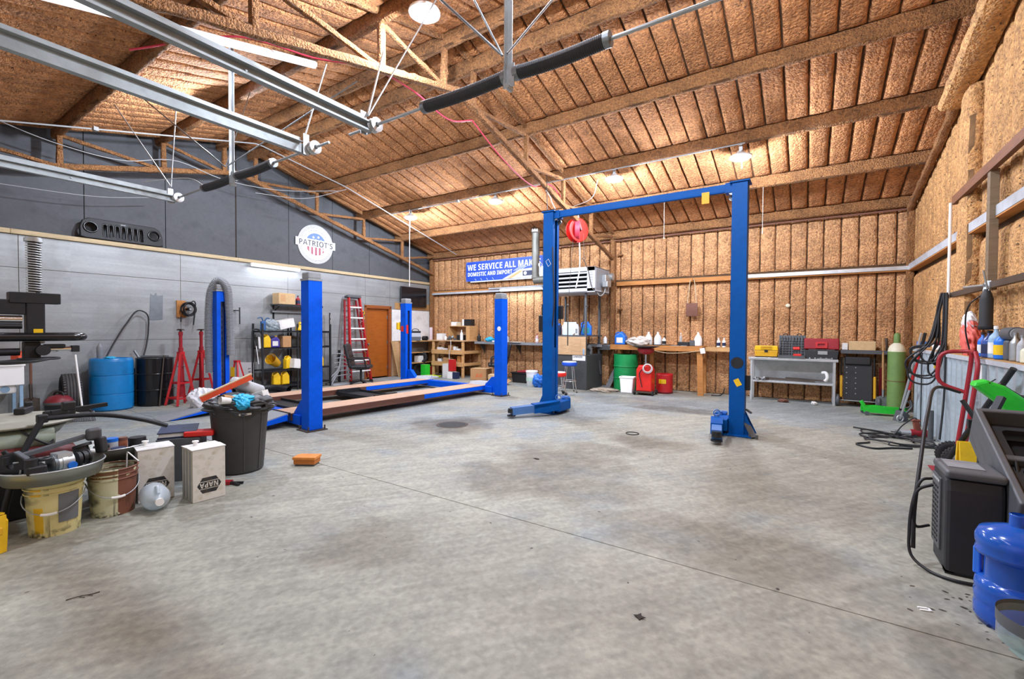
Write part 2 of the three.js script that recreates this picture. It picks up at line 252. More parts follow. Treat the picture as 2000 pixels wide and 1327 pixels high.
M('eave_conduit', ROD([XL, 3.72, ZB + 0.16], [XR, 3.72, ZB + 0.16], 0.018), MT.brownRust, wallBack);
const girtB = STRUCT('trim_2'); M('girt_face', B(XR + 4.1, 0.1, 0.05, (XR - 4.1) / 2, 2.62, ZB + 0.13), MT.pineOrange, girtB); M('girt_lip', B(2.9, 0.07, 0.02, 0.1, 2.63, ZB + 0.17), MT.zincBright, girtB);
M('girt_face', B(6.2, 0.06, 0.05, -7.35, 2.66, ZB + 0.13), MT.pineOrange, girtB); M('girt_lip', B(6.2, 0.06, 0.02, -7.35, 2.61, ZB + 0.16), MT.greyLight, girtB);
// right wall
const wallRight = STRUCT('wall_right'); const gable = (x0) => [[ZF + 0.3, -0.05], [ZF + 0.3, deck(ZF + 0.3)], [RZ, RY], [ZB - 0.16, deck(ZB - 0.16)], [ZB - 0.16, -0.05]].map((p) => [p[0], p[1]]);
M('backing', EX(gable(), 0.16, XR + 0.085, 0, 0, 0, -PI / 2, 0).rotateY(0), deckShadeMat, wallRight).geometry.computeBoundingBox();
for (let i = 0; i < 44; i++) { const z = ZB + 0.284 * (i + 0.5); foamPanel(wallRight, F.right, 0.266, 2.5, V(XR, 1.26, z), V(0, 0, 1), V(0, 1, 0)); const top = deck(z) - 0.08, l = top - 2.72; foamPanel(wallRight, F.right, 0.266, l, V(XR, 2.72 + l / 2, z), V(0, 0, 1), V(0, 1, 0)); }
M('column', lumpyBar([XR - 0.07, 0, -7.48], [XR - 0.07, 4.3, -7.48], 0.18, 0.46, 4), F.right, wallRight);
M('column', lumpyBar([XR - 0.1, 0, ZB + 0.12], [XR - 0.1, 3.75, ZB + 0.12], 0.12, 0.12, 9), F.steel, wallRight);
M('rafter', [lumpyBar([XR - 0.12, 3.72, ZB + 0.15], [XR - 0.12, 4.42, -7.75], 0.1, 0.1, 5), lumpyBar([XR - 0.12, 4.42, -7.75], [XR - 0.12, 5.0, -6.3], 0.1, 0.1, 6)], F.steel, wallRight);
M('rafter', lumpyBar([XR - 0.2, 4.28, -7.75], [XR - 0.2, 4.9, -4.5], 0.28, 0.16, 8), F.right, wallRight);
const girtR = STRUCT('trim_3'); M('girt_face', B(0.06, 0.11, ZF - ZB, XR - 0.1, 2.64, (ZB + ZF) / 2), MT.greyLight, girtR); M('girt_edge', B(0.12, 0.02, ZF - ZB, XR - 0.07, 2.58, (ZB + ZF) / 2), MT.pineOrange, girtR);
// front wall, behind the photographer, with two closed sectional doors
const wallFront = STRUCT('wall_front');
for (const [x0, x1, y0, y1] of [[XL - 0.3, -7.25, 0, 3.93], [-4.2, -3.25, 0, 3.93], [-0.2, XR + 0.2, 0, 3.93], [-7.25, -4.2, 3.1, 3.93], [-3.25, -0.2, 3.1, 3.93]]) M('panel', B(x1 - x0, y1 - y0, 0.15, (x0 + x1) / 2, (y0 + y1) / 2, ZF + 0.08), mat(0xc9a77a, 0.9), wallFront);
for (const [n, xc] of [['door_2', -5.725], ['door_3', -1.725]]) { const d = STRUCT(n); for (let k = 0; k < 6; k++) M('door_section', RB(3.1, 0.508, 0.05, 0.008, xc, 0.26 + k * 0.517, ZF + 0.12), MT.white, d); }
// left wall: galvanised sheets below, painted boards above
const wallLeft = STRUCT('wall_left');
for (const [z0, z1, y0, y1] of [[ZF + 0.2, -8.45, 0, 2.92], [-9.35, ZB - 0.1, 0, 2.92], [-8.45, -9.35, 2.04, 2.92]]) M('framing', B(0.18, y1 - y0, Math.abs(z1 - z0), XL - 0.095, (y0 + y1) / 2, (z0 + z1) / 2), mat(0x77705f, 0.9), wallLeft);
M('backing', EX(gable(), 0.12, XL - 0.3, 0, 0, 0, -PI / 2, 0), deckShadeMat, wallLeft);
const zs = [ZF, 0.55, -1.69, -3.92, -6.16, -8.45, -9.35, ZB], ys = [0.01, 1.21, 2.39, 2.92];
for (let a = 0; a < zs.length - 1; a++) for (let b = 0; b < 3; b++) {
  let y0 = ys[b], y1 = ys[b + 1]; if (a === 5) { if (b < 1) continue; if (b === 1) y0 = 2.06; }
  M('sheet', RB(0.006, y1 - y0 - 0.007, zs[a] - zs[a + 1] - 0.007, 0.002, XL + rnd() * 0.002, (y0 + y1) / 2, (zs[a] + zs[a + 1]) / 2), MT.galv, wallLeft);
}
const gz = [ZF, 0, -1.3, -2.52, -3.73, -5.06, -6.28, -7.5, -8.72, -9.94, ZB];
for (let i = 0; i < gz.length - 1; i++) {
  const z0 = gz[i] - 0.006, z1 = gz[i + 1] + (i === 4 ? 0.02 : 0.006), pts = [[z0, 2.95], [z0, deck(z0) + 0.02]]; if (z0 > RZ && z1 < RZ) pts.push([RZ, RY + 0.02]); pts.push([z1, deck(z1) + 0.02], [z1, 2.95]);
  M('board', EX(pts, 0.02, XL - 0.16, 0, 0, 0, -PI / 2, 0), MT.greyWall, wallLeft);
}
const ledge = STRUCT('trim_1');
for (const [z0, z1] of [[ZF, -1.6], [-1.603, -5.0], [-5.003, -8.4], [-8.403, ZB + 0.1]]) M('ledge_board', RB(0.24, 0.075, z0 - z1, 0.005, XL - 0.07, 2.96, (z0 + z1) / 2), MT.ledge, ledge);
// brown door in the left wall
const door1 = STRUCT('door_1');
for (const z of [-8.47, -9.33]) M('jamb', RB(0.16, 2.06, 0.05, 0.006, XL - 0.06, 1.03, z), wood(0x9a5320), door1);
M('jamb', RB(0.16, 0.05, 0.9, 0.006, XL - 0.06, 2.06, -8.9), wood(0x9a5320), door1);
for (const [z, w] of [[-8.45, 0.07], [-9.37, 0.07]]) M('casing', RB(0.02, 2.1, w, 0.005, XL + 0.014, 1.05, z), wood(0xa35c24), door1); M('casing', RB(0.02, 0.07, 0.99, 0.005, XL + 0.014, 2.1, -8.91), wood(0xa35c24), door1);
const leaf = M('door_leaf', RB(0.045, 2.0, 0.8, 0.004, XL - 0.075, 1.03, -8.9), MT.doorWood, door1);
for (const y of [0.3, 1.05, 1.8]) M('hinge', C(0.012, 0.1, XL - 0.045, y, -9.29), MT.steel, leaf); M('knob', [C(0.012, 0.05, XL - 0.03, 1.0, -8.57, 0, 0, PI / 2), S(0.03, XL + 0.0, 1.0, -8.57)], MT.steel, leaf);
// roof trusses
function truss(x, label) {
  const o = T('roof_truss', label, 'truss'), ch = (z) => deck(z) - 0.72;
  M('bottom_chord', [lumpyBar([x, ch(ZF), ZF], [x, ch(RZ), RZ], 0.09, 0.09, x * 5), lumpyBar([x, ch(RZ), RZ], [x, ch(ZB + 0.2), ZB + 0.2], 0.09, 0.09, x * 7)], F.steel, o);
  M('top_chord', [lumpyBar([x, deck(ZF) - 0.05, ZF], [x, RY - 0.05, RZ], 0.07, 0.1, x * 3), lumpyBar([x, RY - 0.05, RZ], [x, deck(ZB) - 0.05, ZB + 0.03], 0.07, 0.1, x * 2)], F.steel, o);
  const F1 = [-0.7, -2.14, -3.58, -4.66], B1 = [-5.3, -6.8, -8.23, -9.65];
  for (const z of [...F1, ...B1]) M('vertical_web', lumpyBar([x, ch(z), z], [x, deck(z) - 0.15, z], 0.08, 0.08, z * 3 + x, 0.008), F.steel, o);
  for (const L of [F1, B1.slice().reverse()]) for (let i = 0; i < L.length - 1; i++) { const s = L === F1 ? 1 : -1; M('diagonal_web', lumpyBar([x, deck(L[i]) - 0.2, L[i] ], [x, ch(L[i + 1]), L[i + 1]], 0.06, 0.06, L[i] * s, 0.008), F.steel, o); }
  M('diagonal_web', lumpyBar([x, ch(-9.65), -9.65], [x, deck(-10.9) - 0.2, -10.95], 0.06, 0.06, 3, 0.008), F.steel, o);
}
truss(-4.2, 'foam covered steel roof truss with red hose along it'); truss(-10.38, 'foam covered steel roof truss along grey gable wall');

// ---------- lamps ----------
function roundLamp(x, y, z, label, chain, top, cd = 1, drop = 0.07) {
  const o = T('ceiling_lamp', label, 'lamp', [x, y, z], 0, 'round ceiling lamps');
  M('housing', LA([[0.001, 0.075], [0.07, 0.075], [0.085, 0.05], [0.165, 0.022], [0.17, 0.0], [0.16, -0.004]], 0, 0, 0, 0, 0, 0, 32), MT.whiteP, o);
  M('lens', LA([[0.001, -0.045], [0.08, -0.04], [0.14, -0.02], [0.162, 0.0], [0.14, 0.01], [0.001, 0.01]], 0, 0, 0, 0, 0, 0, 32), glow(0xf4f7ff, 7), o);
  M('bracket', [B(0.05, top - y - 0.06, 0.02, 0, (top - y + 0.07) / 2, 0), C(0.05, 0.03, 0, 0.085, 0)], MT.zinc, o);
  if (chain) M('pull_chain', [ROD([0.02, -0.03, 0], [0.02, -chain, 0], 0.004), C(0.01, 0.05, 0.02, -chain, 0)], MT.whiteP, o);
  const l = new THREE.PointLight(0xe4edff, LAMP * cd, 0, 2); l.position.set(0, -drop, 0); l.castShadow = true; l.shadow.radius = 3.5; l.name = 'lamp_light'; o.add(l);
}
const pb = (z) => deck(z) - 0.2;
roundLamp(-8.54, 4.29, -8.23, 'round white ceiling lamp above open four post lift, nearest grey gable wall', 0, pb(-8.23));
roundLamp(-5.88, 4.3, -8.23, 'round white ceiling lamp left of the heater flue pipe', 0, pb(-8.23));
roundLamp(-3.12, 4.3, -8.23, 'round white ceiling lamp above the blue overhead lift beam', 0, pb(-8.23));
roundLamp(-0.97, 4.27, -8.23, 'round white ceiling lamp with pull cord above right lift column', 0.16, pb(-8.23));
roundLamp(-3.51, 4.84, -3.58, 'large round white ceiling lamp above the door spring shaft', 0, pb(-3.58), 1.1, 0.045);
roundLamp(-7.82, 4.8, -3.58, 'round white ceiling lamp behind the pale horizontal door track', 0, pb(-3.58), 1.0, 0.045);
roundLamp(-0.9, 4.84, -3.58, 'unseen round ceiling lamp added on front roof slope near right wall', 0, pb(-3.58), 1.1, 0.045);  // out of view, added to fill the row and light the foreground
function tubeLight(a, b, label, k = 1) {
  const o = T('tube_light', label, 'light', [0, 0, 0], 0), A = V(...a), Bv = V(...b), m = A.clone().add(Bv).multiplyScalar(0.5), d = Bv.clone().sub(A), L = d.length(); d.normalize();
  M('housing', BAR([a[0], a[1] + 0.035, a[2]], [b[0], b[1] + 0.035, b[2]], 0.06, 0.025), MT.whiteP, o);
  M('diffuser', ROD(a, b, 0.03, 14), glow(0xf4f7ff, 3.8), o);
  for (const p of [A, Bv]) M('end_cap', B(0.055, 0.05, 0.03, p.x, p.y + 0.015, p.z, 0, Math.abs(d.x) > 0.5 ? PI / 2 : 0, 0), MT.whiteP, o);
  const l = new THREE.RectAreaLight(0xe4edff, TUBE * k, L, 0.04); l.name = 'tube_area_light';
  const X_ = d.clone(), Z_ = V(0, 1, 0).addScaledVector(d, -d.y).normalize(), Y_ = Z_.clone().cross(X_);
  l.applyMatrix4(new THREE.Matrix4().makeBasis(X_, Y_, Z_).setPosition(m.x, m.y - 0.036, m.z)); o.add(l); return o;
}
const ty = (z) => deck(z) - 0.37;
tubeLight([-5.3, ty(-1.95), -1.95], [-5.3, ty(-3.45), -3.45], 'long glowing tube light under front roof slope beside red hose');
tubeLight([-5.3, ty(0.1), 0.1], [-5.3, ty(-1.46), -1.46], 'long glowing tube light crossing the pale door track');
tubeLight([-1.6, ty(0.1), 0.1], [-1.6, ty(-1.46), -1.46], 'unseen tube light added over the second overhead door');  // out-of-view tube, added to brighten the foreground floor
tubeLight([-1.6, ty(-1.95), -1.95], [-1.6, ty(-3.3), -3.3], 'unseen tube light added over the second door, near spring shaft');  // second added tube, also out of view, for foreground brightness
tubeLight([-10.5, 2.87, -5.26], [-10.5, 2.87, -6.4], 'short tube light under the ledge of the metal clad wall', 0.35);
tubeLight([-7.64, 2.6, ZB + 0.23], [-6.21, 2.6, ZB + 0.23], 'bright tube light on back wall under the blue banner', 0.5);

// ---------- overhead door hardware ----------
const TY = 3.2;
function track(x, side, label) {
  const o = T('door_track', label, 'door track', [x, TY, 0]);
  const prof = [[0, -0.045], [0.055, -0.045], [0.055, -0.03], [0.006, -0.03], [0.006, 0.03], [0.055, 0.03], [0.055, 0.045], [0, 0.045]].map(([a, b]) => [a * side, b]);
  if (side < 0) prof.reverse();
  M('channel', EX(prof, 3.9, 0, 0, -0.68), MT.track, o);
  M('stiffener_angle', [B(0.045, 0.005, 3.7, -0.024 * side, 0.047, -0.7), B(0.005, 0.05, 3.7, 0, 0.07, -0.7)], MT.track, o);
  M('end_bracket', [B(0.006, 0.2, 0.06, -0.02 * side, 0.04, -2.6), B(0.06, 0.1, 0.006, 0, 0, -2.64)], MT.zincBright, o);
  for (const z of [-0.2, -1.6]) M('bolt', C(0.008, 0.012, side * 0.012, 0.0, z, 0, 0, PI / 2), MT.steel, o);
  M('flag_bracket', B(0.006, 0.2, 0.14, 0, -0.05, 1.22), MT.zinc, o);
}
track(-7.3, 1, 'galvanised overhead door track beneath grey gable wall, at far side of door');
track(-4.16, -1, 'pale galvanised overhead door track crossing the foreground ceiling');
track(-3.26, 1, 'galvanised overhead door track ending at the double spring shaft');
function shaft(x0, x1, s0, s1, hx, drums, label) {
  const o = T('spring_shaft', label, 'door spring', [0, TY + 0.02, -2.66]);
  M('shaft', ROD([x0, 0, 0], [x1, 0, 0], 0.0127, 10), MT.zinc, o);
  for (const [a, b] of [[s0, hx - 0.05], [hx + 0.05, s1]]) { const n = 26, pts = []; const g = RIDGE(Array.from({ length: 6 }, (_, i) => [a + (b - a) * i / 5, -0.012 * Math.sin(i / 5 * PI), 0]), 0.046, 0.0025, 0.014); M('spring', g, MT.plasticDark, o); M('spring_cone', [C(0.048, 0.04, a, 0, 0, 0, 0, PI / 2), C(0.048, 0.04, b, 0, 0, 0, 0, PI / 2)], MT.steel, o); }
  for (const dx of drums) { const c = M('cable_drum', [LA([[0.02, -0.03], [0.062, -0.03], [0.062, -0.022], [0.05, -0.018], [0.05, 0.018], [0.062, 0.022], [0.062, 0.03], [0.052, 0.03], [0.05, 0.012], [0.02, 0.012]], dx, 0, 0, 0, 0, PI / 2, 24), ...[0, 1, 2].map((k) => B(0.008, 0.1, 0.012, dx, 0, 0, k * PI / 3, 0, 0))], MT.zincBright, o); }
  M('center_hanger', [B(0.04, 1.62, 0.005, hx, 0.72, 0.02), B(0.005, 1.62, 0.04, hx - 0.02, 0.72, 0.04), B(0.09, 0.16, 0.008, hx, -0.02, 0.03), C(0.02, 0.06, hx, -0.1, 0.03, PI / 2, 0, 0)], MT.zinc, o);
}
function RIDGE(pts, r, amp, pitch, rad = 10) {
  const c = new THREE.CatmullRomCurve3(pts.map((p) => V(...p)), false, 'centripetal'), L = c.getLength(), n = Math.min(900, Math.ceil(L / pitch * 4)), g = new THREE.TubeGeometry(c, n, r, rad), p = g.attributes.position;
  for (let i = 0; i <= n; i++) { const q = c.getPointAt(i / n), k = 1 + amp / r * Math.sin(i / 4 * 2 * PI + 0.8); for (let j = 0; j <= rad; j++) { const t = i * (rad + 1) + j; p.setXYZ(t, q.x + (p.getX(t) - q.x) * k, q.y + (p.getY(t) - q.y) * k, q.z + (p.getZ(t) - q.z) * k); } }
  g.computeVertexNormals(); return g;
}
shaft(-7.4, -3.86, -6.45, -4.85, -5.66, [-7.24, -4.1], 'door spring shaft with black covered springs under far truss');
shaft(-3.55, -0.15, -2.6, -1.06, -1.77, [-3.2], 'long door spring shaft with black springs in front of orange roof');
const STRUTS = [['perforated strut from spring shaft drum up to foam covered truss', [-3.25, TY + 0.1, -2.62], [-3.6, 4.22, -3.1], 0.01], ['thin strut from drum end to purlin beside large lamp', [-3.24, TY + 0.1, -2.62], [-3.2, 4.9, -3.5], 0.008], ['thin strut holding the pale door track end', [-4.18, TY + 0.16, -2.62], [-4.25, 4.2, -2.9], 0.008], ['thin strut holding far door track to roof', [-7.3, TY + 0.16, -2.6], [-7.4, 4.45, -2.7], 0.008], ['slanted strut from far door track toward gable truss', [-7.3, TY + 0.16, -2.6], [-8.0, 4.5, -2.2], 0.007]];
for (const [l, a, b, r] of STRUTS) ONE('hanger_strut', l, 'strut', ROD(a, b, r), MT.zinc);
const RODS = [['brace rod from far spring hanger up to gable side purlin', [-5.66, TY + 0.1, -2.55], [-7.4, 4.55, -2.2], 0.008], ['thin brace rod from far spring hanger toward ridge', [-5.66, TY + 0.1, -2.55], [-6.9, 4.9, -3.45], 0.006], ['brace rod from far spring hanger behind pale track', [-5.62, TY + 0.1, -2.55], [-4.4, 4.3, -3.4], 0.008], ['brace rod from near spring hanger up to front purlin', [-1.77, TY + 0.1, -2.55], [-2.9, 4.5, -2.25], 0.009], ['thin brace rod beside near spring hanger', [-1.77, TY + 0.1, -2.55], [-2.3, 4.5, -2.25], 0.007], ['brace rod from near spring hanger toward right purlin', [-1.73, TY + 0.1, -2.55], [-1.0, 4.9, -3.5], 0.008]];
for (const [l, a, b, r] of RODS) ONE('brace_rod', l, 'rod', ROD(a, b, r), MT.steel);
// conduit and cables under the roof
const cz = (z) => deck(z) - 0.26;
ONE('conduit', 'thin grey conduit following gable truss over ridge and down rear slope', 'conduit', [PIPE([[-9.6, cz(ZF), ZF], [-9.6, cz(RZ), RZ], [-9.2, cz(-6.8), -6.8], [-9.2, cz(-10.8), -10.8]], 0.013, 0.1), B(0.08, 0.06, 0.06, -9.6, cz(-2.4), -2.4)], MT.wireGrey);
ONE('conduit', 'grey conduit linking the rear row of round lamps along purlin', 'conduit', [PIPE([[-9.2, pb(-8.23) - 0.04, -8.16], [-5.9, pb(-8.23) - 0.04, -8.15], [-3.0, pb(-8.23) - 0.03, -8.15], [-0.9, pb(-8.23) - 0.03, -8.15]], 0.012, 0.1), B(0.07, 0.05, 0.06, -6.9, pb(-8.23) - 0.05, -8.14)], MT.wireGrey);
ONE('electric_cable', 'white cable sagging between gable truss verticals', 'cable', [TB([[-10.2, 4.6, -1.2], [-10.2, 4.42, -2.0], [-10.2, 4.4, -2.9], [-10.2, 4.65, -3.7], [-10.1, 4.5, -4.5], [-10.0, 4.55, -5.6], [-9.3, 4.7, -6.7]], 0.008), TB([[-9.8, 4.3, -5.0], [-9.6, 4.4, -6.0], [-9.2, 4.75, -6.8]], 0.007)], MT.wireGrey);
ONE('electric_cable', 'thin white cable drooping in front of grey gable wall', 'cable', [TB([[-10.4, 3.62, -1.2], [-10.4, 3.72, -2.6], [-10.4, 3.9, -3.4]], 0.006), TB([[-7.3, 3.35, -2.3], [-6.9, 3.42, -2.65], [-6.5, 3.25, -2.7]], 0.006)], MT.wireGrey);
ONE('air_hose', 'red air hose strung along foam covered truss to hose reel', 'hose', [TB([[-6.4, 4.55, -1.9], [-5.4, 4.72, -2.6], [-4.9, 4.62, -3.2], [-4.32, 4.48, -3.5], [-4.32, 4.52, -4.2], [-4.32, 4.42, -4.9], [-4.3, 4.6, -5.4]], 0.012), TB([[-4.3, 4.6, -5.4], [-4.31, 4.3, -6.2], [-4.3, 4.1, -7.2], [-4.3, 4.3, -7.9], [-4.28, 4.05, -8.6], [-4.22, 3.98, -8.9]], 0.012)], MT.redRubber);
ONE('electric_cable', 'black and white cable looping from truss to overhead lift beam', 'cable', [TB([[-4.3, 4.2, -7.6], [-4.1, 3.95, -7.5], [-3.9, 3.75, -7.2], [-3.72, 3.55, -7.0]], 0.008), TB([[-3.4, 4.3, -8.1], [-3.6, 4.05, -8.3], [-4.1, 3.95, -8.4]], 0.006)], MT.paper);
for (const [x, z, l] of [[-2.56, -9.65, 0.75], [-0.75, -9.65, 0.85], [-8.55, -8.2, 1.95]]) ONE('pull_cord', { '-2.56': 'thin pull cord hanging left of right lift column', '-0.75': 'thin pull cord hanging right of right lift column', '-8.55': 'white cord hanging from lamp to rear lift post' }[x], 'cord', [ROD([x, pb(z), z], [x, pb(z) - l, z], x < -8 ? 0.01 : 0.003), C(0.008, 0.04, x, pb(z) - l, z)], MT.paper);

// ---------- two post lift ----------
{
  const o = T('two_post_lift', 'blue two post vehicle lift with overhead beam and swing arms', 'vehicle lift');
  const zc = -6.95, W = 0.19, D = 0.22, Hh = 3.47;
  for (const [x, s] of [[-3.77, 1], [-0.81, -1]]) {       // s: the open side faces +x or -x
    const pts = [[-W / 2, -D / 2], [W / 2, -D / 2], [W / 2, -D / 2 + 0.07], [W / 2 - 0.012, -D / 2 + 0.07], [W / 2 - 0.012, -D / 2 + 0.012], [-W / 2 + 0.012, -D / 2 + 0.012], [-W / 2 + 0.012, D / 2 - 0.012], [W / 2 - 0.012, D / 2 - 0.012], [W / 2 - 0.012, D / 2 - 0.07], [W / 2, D / 2 - 0.07], [W / 2, D / 2], [-W / 2, D / 2]].map(([a, b]) => [a * s, b]); if (s < 0) pts.reverse();
    const col = M('column', EX(pts, Hh, x, Hh / 2, zc, -PI / 2, 0, 0), MT.lift2, o);
    M('base_plate', [RB(0.4, 0.02, 0.42, 0.004, x, 0.01, zc), EX([[0, 0], [0.14, 0], [0, 0.3]], 0.012, x - s * W / 2, 0.02, zc + 0.08, 0, s > 0 ? PI : 0, 0), EX([[0, 0], [0.14, 0], [0, 0.3]], 0.012, x - s * W / 2, 0.02, zc - 0.08, 0, s > 0 ? PI : 0, 0)], MT.lift2, col);
    M('anchor_bolt', [[-0.17, -0.18], [0.17, -0.18], [-0.17, 0.18], [0.17, 0.18], [-0.17, 0]].map(([a, b]) => C(0.012, 0.06, x + a, 0.04, zc + b, 0, 0, 0, 0.012, 8)), MT.steelDull, col);
    M('top_plate', RB(0.25, 0.02, 0.27, 0.004, x, Hh + 0.005, zc), MT.lift2, col);
    const car = M('carriage', [RB(0.13, 1.02, 0.15, 0.006, x + s * 0.02, 0.62, zc), RB(0.2, 0.16, 0.42, 0.01, x + s * 0.2, 0.14, zc)], MT.lift2, o);
    M('pivot_pin', [C(0.03, 0.22, x + s * 0.24, 0.16, zc + 0.15), C(0.03, 0.22, x + s * 0.24, 0.16, zc - 0.15), TO(0.045, 0.008, x + s * 0.24, 0.29, zc + 0.15, 0, 0.6, 0)], MT.liftLight, car);
    M('lift_chain', [ROD([x + s * 0.05, 1.1, zc], [x + s * 0.05, Hh - 0.1, zc], 0.014), ROD([x + s * 0.06, 1.1, zc + 0.05], [x + s * 0.06, Hh - 0.15, zc + 0.05], 0.007)], MT.blackSteel, o);
    MS('pulley', [C(0.05, 0.03, x + s * 0.1, Hh - 0.1, zc + 0.04, PI / 2, 0, 0), C(0.04, 0.03, x + s * 0.12, Hh - 0.16, zc - 0.08, PI / 2, 0, 0)], MT.steel, o);
  }
  M('overhead_beam', [RB(2.78, 0.1, 0.1, 0.005, -2.29, 3.43, zc), RB(0.12, 0.14, 0.14, 0.005, -3.64, 3.42, zc), RB(0.12, 0.14, 0.14, 0.005, -0.94, 3.42, zc), ROD([-3.65, 3.37, zc + 0.06], [-0.93, 3.37, zc + 0.06], 0.01)], MT.lift2, o);
  const arms = [[[-3.53, 0.16, -6.8], [-4.02, 0.11, -6.1]], [[-1.05, 0.16, -6.8], [-0.95, 0.12, -6.16]], [[-3.53, 0.16, -7.1], [-3.89, 0.12, -7.78]], [[-1.05, 0.16, -7.1], [-1.1, 0.12, -7.75]]];
  for (const [a, b] of arms) {
    const mid = a.map((v, i) => v * 0.45 + b[i] * 0.55), arm = M('swing_arm', [BAR(a, mid, 0.15, 0.15), BAR([a[0], a[1] + 0.06, a[2]], [mid[0], mid[1] + 0.03, mid[2]], 0.15, 0.05)], MT.lift2, o);
    M('arm_extension', BAR(mid, b, 0.12, 0.12), MT.liftLight, arm);
    M('lift_pad', [C(0.06, 0.05, b[0], b[1] + 0.0, b[2]), C(0.07, 0.02, b[0], b[1] - 0.07, b[2]), C(0.055, 0.02, b[0], b[1] + 0.035, b[2])], MT.blackSteel, arm);
  }
  MS('hose', [TB([[-3.66, 2.85, -6.8], [-3.64, 2.4, -6.79], [-3.62, 1.9, -6.8], [-3.66, 1.5, -6.81]], 0.012), TB([[-3.82, 3.5, -6.9], [-3.86, 3.8, -6.95], [-3.95, 4.2, -7.1]], 0.007)], MT.wire, o);
  M('power_unit', [RB(0.18, 0.3, 0.16, 0.02, -3.98, 1.55, -7.12), C(0.06, 0.2, -3.98, 1.8, -7.12), RB(0.08, 0.24, 0.1, 0.02, -3.66, 1.75, -7.12)], MT.blackSteel, o);
  M('hole_cover', [C(0.078, 0.006, -0.81, 1.0, -6.838, PI / 2, 0, 0, 0.078, 24), C(0.012, 0.01, -0.865, 1.0, -6.834, PI / 2, 0, 0), C(0.012, 0.01, -0.755, 1.0, -6.834, PI / 2, 0, 0)], MT.blackSteel, o);
  M('warning_sticker', B(0.07, 0.1, 0.003, -0.8, 0.73, -6.8385, 0, 0, 0.5), MT.yellow, o); M('hanging_tag', B(0.1, 0.16, 0.004, -1.25, 3.32, -6.87), clean(0xe8a51e, 0.6), o);
  M('column_emblem', [[0, 0.1, 0.008], [0, -0.1, 0.008]].map(() => 0).length ? [BAR([-3.81, 2.62, -6.838], [-3.76, 2.53, -6.838], 0.014, 0.003), BAR([-3.76, 2.53, -6.838], [-3.71, 2.57, -6.838], 0.014, 0.003), BAR([-3.71, 2.57, -6.838], [-3.76, 2.66, -6.838], 0.014, 0.003), BAR([-3.76, 2.66, -6.838], [-3.81, 2.62, -6.838], 0.014, 0.003)] : [], MT.whiteP, o);
  M('release_lever', [BAR([-0.69, 0.18, -6.88], [-0.58, 0.02, -6.74], 0.08, 0.015), BAR([-0.7, 0.36, -6.92], [-0.63, 0.32, -6.88], 0.03, 0.02), C(0.02, 0.06, -0.6, 0.03, -6.8), C(0.015, 0.05, -0.55, 0.03, -6.75)], MT.steelDull, o);
  M('latch_box', B(0.06, 0.2, 0.1, -0.69, 0.72, -6.98), MT.blackSteel, o);
}
